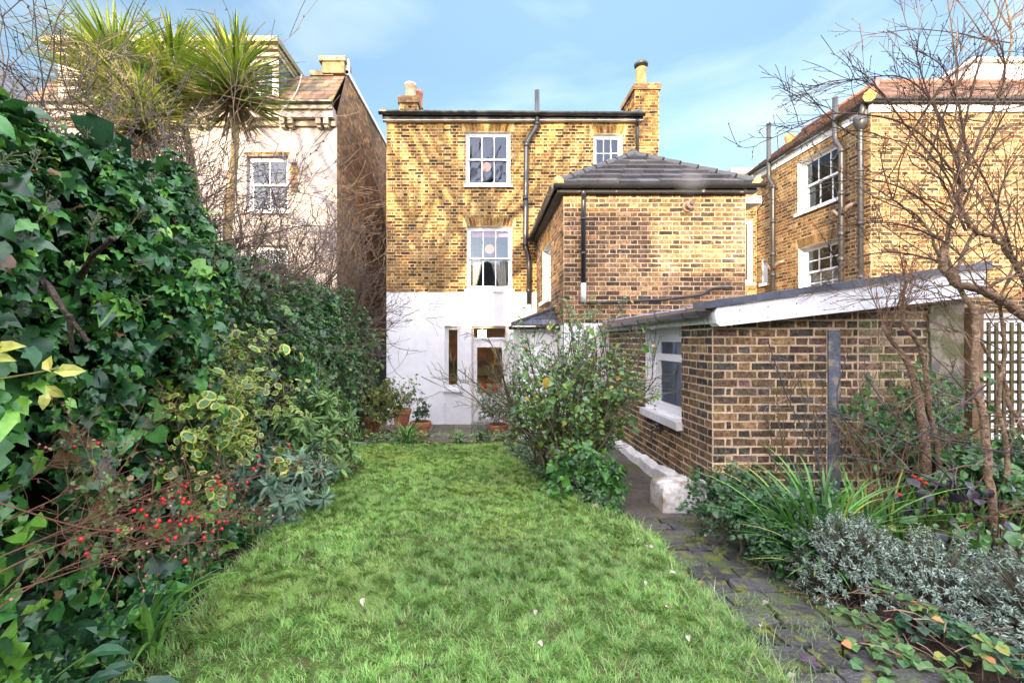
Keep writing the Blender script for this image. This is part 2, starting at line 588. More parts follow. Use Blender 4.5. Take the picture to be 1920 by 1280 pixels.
def window(par, F, a0, b0, w, h, rec=0.1, cols=3, rows=1, two=True, sill=True, glass='glass', fr=0.045, bar=0.022, name='window', sash_h=0.5, sillw=0.06):
    """Frame mesh (the part) with sashes, glass and sill as sub-parts."""
    c = -rec
    m = MB()
    a1, b1 = a0 + w, b0 + h
    m.fbox(F, a0, b0, c - 0.1, a0 + fr, b1, c, WHITE)
    m.fbox(F, a1 - fr, b0, c - 0.1, a1, b1, c, WHITE)
    m.fbox(F, a0 + fr, b1 - fr, c - 0.1, a1 - fr, b1, c - 0.001, WHITE)
    m.fbox(F, a0 + fr, b0, c - 0.1, a1 - fr, b0 + fr, c - 0.001, WHITE)
    win = m.build(name, M['paint'], par)
    ia0, ia1, ib0, ib1 = a0 + fr, a1 - fr, b0 + fr, b1 - fr
    mid = ib0 + (ib1 - ib0) * sash_h
    parts = [(mid - 0.02, ib1, -0.015), (ib0, mid + 0.02, -0.055)] if two else [(ib0, ib1, -0.02)]
    g = MB()
    for (p, q, cc) in parts:
        s_ = MB()
        k = c + cc
        st = 0.042
        s_.fbox(F, ia0, p, k - 0.035, ia0 + st, q, k, WHITE)
        s_.fbox(F, ia1 - st, p, k - 0.035, ia1, q, k, WHITE)
        s_.fbox(F, ia0 + st, p, k - 0.035, ia1 - st, p + st, k - 0.001, WHITE)
        s_.fbox(F, ia0 + st, q - st, k - 0.035, ia1 - st, q, k - 0.001, WHITE)
        for i in range(1, cols):
            x = ia0 + st + (ia1 - ia0 - 2 * st) * i / cols
            s_.fbox(F, x - bar / 2, p + st, k - 0.03, x + bar / 2, q - st, k - 0.004, WHITE)
        for i in range(1, rows):
            y = p + st + (q - p - 2 * st) * i / rows
            s_.fbox(F, ia0 + st, y - bar / 2, k - 0.029, ia1 - st, y + bar / 2, k - 0.006, WHITE)
        s_.build('sash', M['paint'], win)
        g.poly([F.pt(ia0, p, k - 0.02), F.pt(ia1, p, k - 0.02), F.pt(ia1, q, k - 0.02), F.pt(ia0, q, k - 0.02)])
    g.build('glass', M[glass], win)
    if sill:
        s_ = MB()
        s_.fbox(F, a0 - 0.05, b0 - 0.075, -rec, a1 + 0.05, b0 - 0.002, sillw, WHITE)
        s_.build('sill', M['oldpaint'], win)
    return win

def room(par, F, a0, b0, a1, b1, d, col, d0=0.24, floor=(0.25, 0.16, 0.09), name='room'):
    m = MB()
    c0, c1 = -d0, -d0 - d
    for (p, q, k) in ((((a0, b0), (a1, b0)), None, floor), (((a1, b0), (a1, b1)), None, col), (((a1, b1), (a0, b1)), None, WHITE), (((a0, b1), (a0, b0)), None, col)):
        m.poly([F.pt(*p[0], c0), F.pt(*p[1], c0), F.pt(*p[1], c1), F.pt(*p[0], c1)], k)
    m.poly([F.pt(a0, b0, c1), F.pt(a1, b0, c1), F.pt(a1, b1, c1), F.pt(a0, b1, c1)], col)
    return m.build(name, M['room'], par)

def bend(pts, k=5, r=0.25):
    """Round the corners of a polyline."""
    pts = [np.array(p, float) for p in pts]
    out = [pts[0]]
    for i in range(1, len(pts) - 1):
        a, b, c = pts[i - 1], pts[i], pts[i + 1]
        ra = min(r, np.linalg.norm(a - b) * 0.45)
        rc = min(r, np.linalg.norm(c - b) * 0.45)
        p, q = b + nrm(a - b) * ra, b + nrm(c - b) * rc
        for t in np.linspace(0, 1, k):
            out.append((1 - t) ** 2 * p + 2 * t * (1 - t) * b + t ** 2 * q)
    out.append(pts[-1])
    return np.array(out)

# ------------------------------------------------------------------ ground
def lawn_z(Y): return 0.84 - 0.04 * np.clip(Y, -6, 7)
def path_z(Y): return np.where(Y < 4.12, 0.745 - 0.062 * np.clip(Y, -6, 4.2), 0.43)
def smooth(x, a, b):
    t = np.clip((x - a) / (b - a), 0, 1)
    return t * t * (3 - 2 * t)
def ground_z(X, Y):
    z = lawn_z(Y) - 0.03
    inp = smooth(X, 0.98, 1.08) * (1 - smooth(X, 2.0, 2.1)) * (1 - smooth(Y, 7.4, 7.6))
    z = z * (1 - inp) + (path_z(Y) - 0.06) * inp
    bed = smooth(X, 2.0, 2.3)
    z = z * (1 - bed) + (0.66 - 0.03 * np.clip(Y, 0, 5)) * bed
    far = smooth(Y, 6.75, 7.15)
    return z * (1 - far) + (-0.06) * far

rng0 = np.random.default_rng(5)
xs = np.concatenate((np.linspace(-70, -5, 14), np.linspace(-4.5, 4.6, 150), np.linspace(5, 70, 14)))
ys = np.concatenate((np.linspace(-60, -2, 12), np.linspace(-1, 7.6, 150), np.linspace(8, 110, 16)))
GX, GY = np.meshgrid(xs, ys)
fine = (np.abs(GX) < 4.6) & (GY < 7) & (GY > -1)
GZ = ground_z(GX, GY) + np.where(fine, rng0.standard_normal(GX.shape) * 0.010, 0)
mb = MB()
nx = len(xs)
idx = np.arange(nx * len(ys)).reshape(len(ys), nx)
mb.V.append(np.stack((GX, GY, GZ), -1).reshape(-1, 3)); mb.n = nx * len(ys)
gf = np.stack((idx[:-1, :-1], idx[:-1, 1:], idx[1:, 1:], idx[1:, :-1]), -1).reshape(-1, 4)
mb.F.append(gf); mb.C.append(np.full((len(gf), 3), 0.05))
tag(mb.build('ground', M['soil'], smooth=True), 'bare damp dark soil of the garden beds', 'soil', kind='structure')

LE = np.array(((0.9, -1.24), (1.75, -1.27), (3.1, -1.45), (5.9, -1.73), (6.45, -1.72)))
RE = np.array(((0.9, 1.07), (2.8, 1.09), (3.45, 1.06), (3.75, 0.82), (4.6, 0.5), (5.9, 0.3), (6.45, 0.2)))
def lawn_l(Y): return np.interp(Y, LE[:, 0], LE[:, 1]) + 0.03 * np.sin(Y * 7) + 0.02 * np.sin(Y * 17 + 1)
def lawn_r(Y): return np.interp(Y, RE[:, 0], RE[:, 1]) + 0.02 * np.sin(Y * 6 + 2) + 0.015 * np.sin(Y * 19)
def lawn_h(X, Y):
    return lawn_z(Y) + 0.012 * np.sin(X * 3.1 + Y * 1.3) * np.sin(Y * 2.3 - X) + 0.006 * np.sin(X * 9 + 1) * np.sin(Y * 8)
ly = np.linspace(0.9, 6.45, 90)
lt = np.linspace(0, 1, 50)
LY, LT = np.meshgrid(ly, lt, indexing='ij')
LX = lawn_l(LY) * (1 - LT) + lawn_r(LY) * LT
LZ = lawn_h(LX, LY) - 0.06 * (np.abs(LT - 0.5) > 0.499)
mb = MB()
mb.V.append(np.stack((LX, LY, LZ), -1).reshape(-1, 3)); mb.n = LX.size
idx = np.arange(LX.size).reshape(LX.shape)
gf = np.stack((idx[:-1, :-1], idx[:-1, 1:], idx[1:, 1:], idx[1:, :-1]), -1).reshape(-1, 4)
mb.F.append(gf); mb.C.append(np.full((len(gf), 3), 0.05))
tag(mb.build('lawn', M['turf'], smooth=True), 'turf under the grass of the narrow back lawn', 'lawn', kind='structure')

# path of old setts, the concrete strip by the outhouse and the patio at the back door
rng0 = np.random.default_rng(11)
mb = MB()
y = 0.7
while y < 3.98:
    d = rng0.uniform(0.10, 0.18)
    x = 1.03 + rng0.uniform(-0.05, 0.05)
    xe = 1.92 if y < 2.7 else 2.0
    while x < xe:
        w_ = rng0.uniform(0.12, 0.30)
        z = float(path_z(np.array(y + d / 2))) + rng0.uniform(-0.012, 0.012)
        tl = rng0.uniform(-0.012, 0.012, 4)
        x1, y1 = min(x + w_, xe + 0.1) - 0.012, y + d - 0.012
        cx_, cy_ = (x + x1) / 2, (y + y1) / 2
        k_ = rng0.uniform(0.35, 1.0)
        out = []
        for (ax, ay) in ((x, y), (x1, y), (x1, y1), (x, y1)):
            out.append((ax + rng0.uniform(-0.01, 0.01), ay + rng0.uniform(-0.01, 0.01)))
        ring = []
        for i in range(4):
            a_, b_ = np.array(out[i]), np.array(out[(i + 1) % 4])
            for t in (0.1, 0.5, 0.9):
                q = a_ + (b_ - a_) * t
                ring.append(q + rng0.uniform(-0.006, 0.006, 2))
        ring = np.array(ring)
        c2 = ring.mean(0)
        topr = c2 + (ring - c2) * 0.955
        zt = z + tl[0] * (topr[:, 0] - c2[0]) / 0.15 + tl[1] * (topr[:, 1] - c2[1]) / 0.15
        v = np.concatenate((np.c_[ring, np.full(12, z - 0.07)], np.c_[ring, np.full(12, z - 0.012)], np.c_[topr, zt]))
        f = [(i, (i + 1) % 12, 12 + (i + 1) % 12, 12 + i) for i in range(12)] + [(12 + i, 12 + (i + 1) % 12, 24 + (i + 1) % 12, 24 + i) for i in range(12)] + [tuple(range(24, 36))]
        g = rng0.uniform(0.03, 0.08)
        mb.add(v, f, (g * 1.0, g * 0.97, g * 0.92))
        x += w_
    y += d
mb.build('path', M['stone'])
tag(bpy.data.objects['path'], 'dark old stone setts with moss running beside the lawn', 'path', kind='structure')
mb = MB()
for (y0, y1, zz) in ((3.99, 4.42, 0.49), (4.43, 7.5, 0.455)):
    nxs, nys = 8, 12
    for i in range(nxs):
        for j in range(nys):
            xa, xb = 0.85 + 1.2 * i / nxs, 0.85 + 1.2 * (i + 1) / nxs
            ya, yb = y0 + (y1 - y0) * j / nys, y0 + (y1 - y0) * (j + 1) / nys
            mb.poly([(xa, ya, zz), (xb, ya, zz), (xb, yb, zz), (xa, yb, zz)], (0.10, 0.088, 0.075))
    mb.poly([(0.85, y0, zz - 0.1), (2.05, y0, zz - 0.1), (2.05, y0, zz), (0.85, y0, zz)], (0.06, 0.055, 0.05))
tag(mb.build('pavement', M['concrete']), 'stained concrete strip along the outhouse side wall', 'pavement', kind='structure')
mb = MB()
for i in range(16):
    for j in range(9):
        xa, ya = -3.4 + i * 0.45, 7.2 + j * 0.455
        c = rng0.uniform(0.09, 0.15)
        mb.box(xa + 0.006, ya + 0.006, -0.05, xa + 0.444, ya + 0.449, rng0.uniform(-0.004, 0.004), (c, c * 0.9, c * 0.7))
tag(mb.build('patio', M['concrete']), 'square brown patio slabs before the back door', 'patio', kind='structure')

# ------------------------------------------------------------------ brick palettes (r, g, b, weight)
PAL_MAIN = [(0.219, 0.128, 0.0366, 4), (0.169, 0.0899, 0.0258, 4), (0.12, 0.0591, 0.0194, 3), (0.0599, 0.0307, 0.0138, 3), (0.0275, 0.0189, 0.0146, 2.2), (0.199, 0.0809, 0.0302, 0.8), (0.249, 0.161, 0.0647, 2)]
PAL_EXT = [(0.213, 0.126, 0.0632, 4), (0.152, 0.089, 0.0505, 4), (0.101, 0.0629, 0.0437, 4), (0.0557, 0.044, 0.0389, 2), (0.273, 0.157, 0.0778, 2), (0.202, 0.115, 0.0826, 1)]
PAL_OUT = [(0.128, 0.0841, 0.0479, 4), (0.085, 0.0625, 0.0421, 4), (0.0531, 0.0477, 0.0403, 5), (0.181, 0.114, 0.0574, 2.5), (0.117, 0.0705, 0.0574, 2), (0.234, 0.159, 0.0766, 0.8)]
PAL_PALE = [(0.22, 0.15, 0.08, 3), (0.13, 0.085, 0.058, 3), (0.16, 0.14, 0.075, 2), (0.12, 0.13, 0.05, 1.5), (0.08, 0.06, 0.055, 2), (0.26, 0.2, 0.12, 2)]
PAL_RIGHT = [(0.192, 0.118, 0.047, 4), (0.154, 0.0901, 0.0376, 4), (0.106, 0.057, 0.0283, 3), (0.0528, 0.0331, 0.0211, 2.5), (0.183, 0.0807, 0.0376, 1.2), (0.222, 0.156, 0.08, 3)]
PAL_SIDE = [(0.272, 0.158, 0.078, 4), (0.208, 0.12, 0.065, 4), (0.336, 0.195, 0.0845, 2), (0.136, 0.09, 0.0598, 3)]
PAL_SLATE = [(0.075, 0.085, 0.11, 4), (0.055, 0.062, 0.08, 4), (0.10, 0.105, 0.12, 2), (0.07, 0.065, 0.07, 2)]
PAL_CONC = [(0.0425, 0.045, 0.0572, 4), (0.035, 0.037, 0.0468, 4), (0.05, 0.0525, 0.0624, 2)]
PAL_TILE = [(0.157, 0.0954, 0.0759, 4), (0.127, 0.0765, 0.0625, 4), (0.185, 0.131, 0.107, 2), (0.0984, 0.0651, 0.0581, 2)]
PAL_OLDTILE = [(0.15, 0.0928, 0.055, 4), (0.12, 0.0725, 0.0468, 3), (0.132, 0.116, 0.0495, 2), (0.168, 0.104, 0.077, 3), (0.084, 0.0696, 0.0495, 2)]
MORT_MAIN = (0.40, 0.285, 0.14)
MORT_EXT = (0.47, 0.34, 0.195)
MORT_OUT = (0.50, 0.385, 0.25)

def pipe_clips(mb, pts, r, sp=1.1, off=(0, 0.06, 0)):
    pts = np.array(pts, float)
    for i in range(len(pts) - 1):
        L_ = np.linalg.norm(pts[i + 1] - pts[i])
        d = nrm(pts[i + 1] - pts[i])
        for k in range(int(L_ / sp)):
            c = pts[i] + d * (k + 0.6) * sp
            mb.tube([c - d * 0.025, c + d * 0.025], r * 1.28, 10, BLACK)
            mb.tube([c, c + np.array(off)], 0.014, 5, BLACK)

def gutter(par, a, b, r=0.055, sp=0.9, name='gutter', m='black', end=True):
    a, b = np.array(a, float), np.array(b, float)
    d = nrm(b - a)
    h = nrm(np.cross(d, (0, 0, 1)))
    mb = MB()
    an = np.linspace(math.pi, 2 * math.pi, 9)
    prof = [(math.cos(t) * r, math.sin(t) * r) for t in an] + [(math.cos(t) * r * 0.88, math.sin(t) * r * 0.88) for t in an[::-1]]
    n = len(prof)
    v = [p + h * x + np.array((0, 0, z)) for p in (a, b) for (x, z) in prof]
    f = [(i, (i + 1) % n, n + (i + 1) % n, n + i) for i in range(n)] + [tuple(range(n))[::-1], tuple(range(n, 2 * n))]
    mb.add(v, f, BLACK)
    L_ = np.linalg.norm(b - a)
    for k in range(max(1, int(L_ / sp))):
        c = a + d * (k + 0.5) * sp
        pr = [(x * 1.1, z * 1.1) for (x, z) in prof[:9]] + [(x * 0.99, z * 0.99) for (x, z) in prof[9:]]
        v = [p + h * x + np.array((0, 0, z)) for p in (c - d * 0.03, c + d * 0.03) for (x, z) in pr]
        mb.add(v, f, BLACK)
    if end:
        for p, s_ in ((a, -1), (b, 1)):
            v = [p + d * s_ * 0.004 + h * x * 1.08 + np.array((0, 0, z * 1.08)) for (x, z) in prof[:9]]
            mb.poly(v if s_ > 0 else v[::-1], BLACK)
    return mb.build(name, M[m], par, smooth=False)

# ------------------------------------------------------------------ the main house
YM, KM = 11.3, 77.0
mx = lambda p: (p - CX) / KM
mz = lambda p: CAM_H + (CY - p) / KM
house = thing('brick_house', (1, YM, 0), 'tall yellow brick house with white ground floor in the middle', 'house')
FM = Frame((mx(725), YM, 0), (1, 0, 0), (0, -1, 0))
fa = lambda p: mx(p) - mx(725)
HW, HT, HB = mx(1235) - mx(725), mz(226), mz(547)
w1 = (fa(873.5), mz(346), fa(957), mz(248))
w2 = (fa(875.5), mz(542), fa(960), mz(425))
w3 = (fa(1113), mz(318), fa(1167.5), mz(252))
wn_ = (fa(834), mz(728), fa(864), mz(611))
dr = (fa(884), 0.04, fa(952), mz(611))
mb = MB()
panel(mb, FM, 0, HB, HW, HT, MORT_MAIN, [w1, w2, w3], reveal=0.2, rcol=(0.6, 0.6, 0.58))
FS = Frame((mx(725), YM + 8.0, 0), (0, -1, 0), (-1, 0, 0))
panel(mb, FS, 0, 0, 8.0, HT, MORT_MAIN)
FE = Frame((mx(1235), YM, 0), (0, 1, 0), (1, 0, 0))
panel(mb, FE, 0, 0, 8.0, HT, MORT_MAIN)
panel(mb, Frame((mx(1235), YM + 8, 0), (-1, 0, 0), (0, 1, 0)), 0, 0, HW, HT, MORT_MAIN)
body = mb.build('wall', M['mortar'], house)
mb = MB()
ar = lambda w: (w[0] - 0.09, w[3], w[2] + 0.09, w[3] + 0.22)
brick_face(mb, FM, HW, HT - HB, PAL_MAIN, 1, [w1, w2, w3, ar(w1), ar(w2), ar(w3)], b0=HB, joint=0.0145, proud=0.004)
brick_face(mb, FS, 8.0, HT, PAL_SIDE, 2)
for k, w in enumerate((w1, w2, w3)):
    arch(mb, FM, w[0], w[2], w[3] + 0.005, 0.21, PAL_MAIN[:3] + PAL_MAIN[6:], 30 + k)
mb.build('brickwork', M['brick'], body)
mb = MB()
panel(mb, FM, 0, 0, fa(1010), HB, WHITE, [wn_, dr], reveal=0.16, c=0.022)
mb.fbox(FM, 0, HB - 0.012, 0.0, fa(1010), HB, 0.022, WHITE)
# hairline crack and the capped pipe on the render
cr = [P(x, y_, YM - 0.024) for x, y_ in ((826, 733), (812, 741), (803, 744), (796, 756), (790, 762), (785, 772))]
rend = mb.build('rendered_wall', M['render'], house)
mb = MB()
mb.tube(cr, 0.004, 4, (0.12, 0.11, 0.1))
mb.build('crack', M['oldpaint'], rend)
mb = MB()
pp = P(834, 794, YM - 0.05)
mb.tube([pp, P(834, 762, YM - 0.05)], 0.016, 8, (0.7, 0.7, 0.68))
mb.tube([P(834, 763, YM - 0.05), P(834, 754, YM - 0.05)], 0.026, 8, (0.7, 0.7, 0.68))
mb.build('waste_pipe', M['paint'], house)

window(house, FM, w1[0], w1[1] + 0.0, w1[2] - w1[0], w1[3] - w1[1], rec=0.07, cols=3, rows=1, sash_h=0.5)
window(house, FM, w2[0], w2[1], w2[2] - w2[0], w2[3] - w2[1], rec=0.07, cols=3, rows=1, sash_h=0.5)
window(house, FM, w3[0], w3[1], w3[2] - w3[0], w3[3] - w3[1], rec=0.07, cols=3, rows=2, two=False, bar=0.02)
window(house, FM, wn_[0], wn_[1], wn_[2] - wn_[0], wn_[3] - wn_[1], rec=0.08, cols=1, two=False, glass='glass2', sillw=0.09)
# back door with transom light
d0, d1 = dr[0], dr[2]
tz = mz(637)
mb = MB()
for (a, b) in ((d0, d0 + 0.05), (d1 - 0.05, d1)):
    mb.fbox(FM, a, dr[1], -0.16, b, dr[3], -0.05, (0.5, 0.47, 0.42))
mb.fbox(FM, d0 + 0.05, dr[3] - 0.05, -0.16, d1 - 0.05, dr[3], -0.052, (0.42, 0.37, 0.29))  # jambs and head toned down, standing in for shade in the opening
mb.fbox(FM, d0 + 0.05, tz, -0.16, d1 - 0.05, tz + 0.06, -0.048, WHITE)
mb.fbox(FM, d0 - 0.02, -0.02, -0.2, d1 + 0.02, dr[1], 0.06, (0.35, 0.34, 0.32))
dfm = mb.build('door_frame', M['paint'], house)
mb = MB()
a0_, a1_, gz0, gz1 = d0 + 0.052, d1 - 0.052, mz(738), mz(651)
mb.fbox(FM, a0_, dr[1], -0.12, a0_ + 0.085, tz, -0.075, WHITE)
mb.fbox(FM, a1_ - 0.085, dr[1], -0.12, a1_, tz, -0.075, WHITE)
mb.fbox(FM, a0_ + 0.085, gz1, -0.12, a1_ - 0.085, tz - 0.004, -0.077, WHITE)
mb.fbox(FM, a0_ + 0.085, gz0 - 0.16, -0.12, a1_ - 0.085, gz0, -0.077, WHITE)
mb.fbox(FM, a0_ + 0.085, dr[1], -0.12, a1_ - 0.085, dr[1] + 0.16, -0.077, WHITE)
mb.fbox(FM, a0_ + 0.085, dr[1] + 0.16, -0.11, a1_ - 0.085, gz0 - 0.16, -0.095, WHITE)
door = mb.build('door', M['oldpaint'], house)
mb = MB()
mb.poly([FM.pt(a0_ + 0.08, gz0, -0.1), FM.pt(a1_ - 0.08, gz0, -0.1), FM.pt(a1_ - 0.08, gz1, -0.1), FM.pt(a0_ + 0.08, gz1, -0.1)])
mb.poly([FM.pt(d0 + 0.05, tz + 0.06, -0.1), FM.pt(d1 - 0.05, tz + 0.06, -0.1), FM.pt(d1 - 0.05, dr[3] - 0.05, -0.1), FM.pt(d0 + 0.05, dr[3] - 0.05, -0.1)])
mb.build('glass', M['glass2'], door)
mb = MB()
mb.tube([FM.pt(a1_ - 0.045, 1.0, -0.07), FM.pt(a1_ - 0.045, 1.0, -0.03), FM.pt(a1_ - 0.15, 1.0, -0.025)], 0.011, 6, (0.5, 0.42, 0.25))
mb.build('handle', M['satin'], door)
# rooms behind the panes
room(house, FM, 0.3, 0.02, 4.2, 2.65, 4.2, (0.62, 0.48, 0.34))
room(house, FM, 0.5, HB - 0.1, 4.2, HB + 2.0, 3.8, (0.28, 0.28, 0.29))
room(house, FM, 0.5, w1[1] - 0.35, 6.2, HT - 0.02, 3.8, (0.16, 0.19, 0.24))
# roof, eaves, gutter
RY = YM - 0.16
ez = HT + 0.13
mb = MB()
A_, B_ = (mx(718), RY, ez), (mx(1198), RY, ez)
slope(mb, A_, B_, (mx(1198) - 1.6, RY + 4.1, ez + 1.15), (mx(718) + 2.4, RY + 4.1, ez + 1.15), 14, 0.3, 0.012, PAL_SLATE, 50)
slope(mb, (mx(718), RY + 8.2, ez), A_, (mx(718) + 2.4, RY + 4.1, ez + 1.15), (mx(718) + 2.4, RY + 4.12, ez + 1.15), 14, 0.3, 0.012, PAL_SLATE, 51)
slope(mb, B_, (mx(1198), RY + 8.2, ez), (mx(1198) - 1.6, RY + 4.12, ez + 1.15), (mx(1198) - 1.6, RY + 4.1, ez + 1.15), 14, 0.3, 0.012, PAL_SLATE, 52)
roof = mb.build('roof', M['slate'], house)
for (pa, pb) in ((A_, (mx(718) + 2.4, RY + 4.1, ez + 1.15)), (B_, (mx(1198) - 1.6, RY + 4.1, ez + 1.15))):
    mb = MB()
    mb.tube([np.array(pa) + (0, 0, 0.03), np.array(pb) + (0, 0, 0.03)], 0.06, 7, (0.13, 0.12, 0.11))
    mb.build('hip_tiles', M['tile'], roof)
mb = MB()
mb.box(mx(719), YM - 0.14, HT - 0.06, mx(1202), YM - 0.012, HT - 0.04, (0.55, 0.5, 0.45))
mb.box(mx(719), YM - 0.14, HT - 0.04, mx(1202), YM - 0.10, HT + 0.12, BLACK)
mb.build('fascia', M['oldpaint'], house)
gutter(house, (mx(714), YM - 0.21, HT + 0.12), (mx(1203), YM - 0.21, HT + 0.08), 0.075)
# chimneys
FCH = Frame((mx(1190), YM - 0.02, 0), (1, 0, 0), (0, -1, 0))
cw, cz0, cz1 = mx(1235.5) - mx(1190), HT - 0.6, mz(168)
mb = MB()
mb.box(mx(1190), YM - 0.018, cz0, mx(1235), YM + 0.95, cz1, MORT_MAIN)
mb.box(mx(1186), YM - 0.06, cz1 - 0.02, mx(1238), YM + 1.0, cz1 + 0.09, (0.2, 0.14, 0.08))
mb.box(mx(1189), YM - 0.03, cz1 + 0.09, mx(1235), YM + 0.97, mz(156), (0.22, 0.16, 0.09))
ch = mb.build('chimney', M['mortar'], house)
mb = MB()
brick_face(mb, FCH, cw, cz1 - cz0, PAL_MAIN, 60, b0=cz0)
brick_face(mb, Frame((mx(1190), YM + 0.95, 0), (0, -1, 0), (-1, 0, 0)), 0.96, cz1 - cz0, PAL_MAIN, 61, b0=cz0)
brick_face(mb, Frame((mx(1186), YM - 0.062, 0), (1, 0, 0), (0, -1, 0)), cw + 0.1, mz(158) - cz1, PAL_SIDE, 62, b0=cz1)
mb.build('brickwork', M['brick'], ch)
mb = MB()
pc = (mx(1210), YM + 0.3, mz(157))
mb.lathe(pc, [(0.13, -0.05), (0.14, 0.0), (0.125, 0.05), (0.115, 0.45), (0.125, 0.47), (0.135, 0.53), (0.11, 0.54), (0.09, 0.5)], 18, (0.42, 0.19, 0.07))
pot_o = mb.build('chimney_pot', M['terracotta'], ch, smooth=True)
mb = MB()
mb.lathe(pc, [(0.10, 0.52), (0.10, 0.6), (0.165, 0.6), (0.17, 0.66), (0.12, 0.70), (0.0, 0.72)], 18, (0.03, 0.03, 0.03))
mb.build('cowl', M['iron'], ch, smooth=True)
mb = MB()
YC = YM + 1.2
lx, lw = P(749, 0, YC)[0], 34 / FPX * YC
cb, ct = HT, P(0, 194, YC)[2]
mb.box(lx, YC, cb, lx + lw, YC + 0.9, ct, MORT_MAIN)
mb.box(lx - 0.04, YC - 0.05, ct, lx + lw + 0.04, YC + 0.95, P(0, 181, YC)[2], (0.2, 0.14, 0.08))
ch2 = mb.build('chimney', M['mortar'], house)
mb = MB()
brick_face(mb, Frame((lx, YC, 0), (1, 0, 0), (0, -1, 0)), lw, ct - cb, PAL_MAIN, 63, b0=cb)
brick_face(mb, Frame((lx - 0.04, YC - 0.052, 0), (1, 0, 0), (0, -1, 0)), lw + 0.08, P(0, 182, YC)[2] - ct, PAL_SIDE, 64, b0=ct)
mb.build('brickwork', M['brick'], ch2)
for (dx, dy, c_, s_, nm) in ((0.27, 0.2, (0.36, 0.28, 0.19), 1.0, 'pale chimney pot'), (0.40, 0.6, (0.36, 0.13, 0.07), 0.95, 'red chimney pot')):
    mb = MB()
    pc = (lx + dx, YC + dy, P(0, 182, YC)[2] - 0.02)
    mb.lathe(pc, [(0.17 * s_, 0.0), (0.155 * s_, 0.05), (0.145 * s_, 0.38), (0.165 * s_, 0.40), (0.165 * s_, 0.47), (0.13 * s_, 0.48), (0.11 * s_, 0.3)], 18, c_)
    mb.build('chimney_pot', M['terracotta'], ch2, smooth=True)['label'] = nm
# pipes on the facade
mb = MB()
yp = YM - 0.13
pts = [P(1007, 170, yp), P(1007, 236, yp), P(987, 268, yp), P(985, 462, yp), P(992, 482, yp), P(991.5, 572, yp)]
mb.tube(bend(pts, 5, 0.12), 0.058, 12, BLACK)
for (x, y_) in ((1007, 232), (987.5, 272), (985, 372), (985, 458), (991.5, 545)):
    q = P(x, y_, yp)
    mb.tube([q - (0, 0, 0.05), q + (0, 0, 0.05)], 0.07, 12, BLACK)
sp_ = mb.build('soil_pipe', M['black'], house, smooth=True)
mb = MB()
mb.tube(bend([P(991.5, 571, yp), P(992, 585, yp), P(1000, 592, yp), P(1001, 640, yp)], 4, 0.1), 0.062, 12, WHITE)
mb.build('pipe_boot', M['oldpaint'], sp_, smooth=True)
mb = MB()
pts = [P(1196, 224, YM - 0.2), P(1195, 236, YM - 0.07), P(1195, 330, YM - 0.07)]
mb.tube(bend(pts, 4, 0.06), 0.038, 10, BLACK)
mb.build('downpipe', M['black'], house, smooth=True)

# things inside the house
def pendant(x, y, z, r, top, label):
    t = thing('pendant_lamp', (x, y, z), label, 'lamp', 'round paper lamps')
    mb = MB()
    n = 9
    mb.lathe((x, y, z), [(r * math.sin(math.pi * i / n) + 0.002, -r * math.cos(math.pi * i / n)) for i in range(n + 1)], 16, (1, 1, 1))
    mb.build('lamp_shade', M['lamp'], t, smooth=True)
    mb = MB()
    mb.tube([(x, y, z + r), (x, y, top)], 0.006, 5, (0.6, 0.6, 0.6))
    mb.build('cord', M['satin'], t)
q = P(912, 313, YM + 1.5)
pendant(q[0], q[1], q[2], 0.125, HT - 0.05, 'round orange paper lamp behind the upper sash window')
q = P(918, 467, YM + 1.5)
pendant(q[0], q[1], q[2], 0.13, HB + 1.98, 'round orange paper lamp behind the lower sash window')
mb = MB()
a_, b_ = FM.pt(w2[0] + 0.07, w2[3] - 0.2, -0.23), FM.pt(w2[2] - 0.07, w2[3] - 0.02, -0.25)
mb.box(min(a_[0], b_[0]), min(a_[1], b_[1]), a_[2], max(a_[0], b_[0]), max(a_[1], b_[1]), b_[2], (0.55, 0.12, 0.16))
tag(mb.build('roller_blind', M['satin']), 'pink roller blind wound up in the middle sash window', 'blind')
for (a0c, a1c, lab) in ((w2[0] + 0.09, w2[0] + 0.36, 'pale draped curtain on the left of the middle sash window'), (w2[2] - 0.5, w2[2] - 0.09, 'pale draped curtain on the right of the middle sash window')):
    mb = MB()
    left_ = a0c < w2[0] + 0.2
    n = 16
    for i in range(n):
        for j in range(10):
            def cp(i_, j_):
                t, v = i_ / n, j_ / 10
                sw = (1 - v) ** 1.3
                a = a0c + (a1c - a0c) * t * (1 - 0.55 * sw) if left_ else a1c - (a1c - a0c) * (1 - t) * (1 - 0.55 * sw)
                return FM.pt(a, w2[1] + 0.03 + (w2[3] - w2[1] - 0.16) * v * 0.52, -0.3 + 0.025 * math.sin(i_ * 1.9))
            mb.poly([cp(i, j), cp(i + 1, j), cp(i + 1, j + 1), cp(i, j + 1)], (0.6, 0.58, 0.52))
    tag(mb.build('draped_curtain', M['room'], smooth=True), lab, 'curtain')
t = thing('lantern', P(905, 627, YM + 0.45), 'square glowing lantern behind the glass above the back door', 'lamp')
q = P(904, 627, YM + 0.45)
mb = MB()
mb.box(q[0] - 0.1, q[1] - 0.1, q[2] - 0.11, q[0] + 0.1, q[1] + 0.1, q[2] + 0.11)
mb.build('lamp_shade', glow('lit_lantern', (1.0, 0.70, 0.42), 7.5), t)
mb = MB()
mb.tube([q + (0, 0, 0.11), (q[0], q[1], 2.64)], 0.008, 5, (0.3, 0.28, 0.25))
mb.build('cord', M['satin'], t)
t = thing('picture', (0.3, YM + 2.2, 1.5), 'gilt framed dark portrait seen through the back door', 'picture')
pa, pb = P(926, 648, YM + 2.2), P(946, 684, YM + 2.2)
mb = MB()
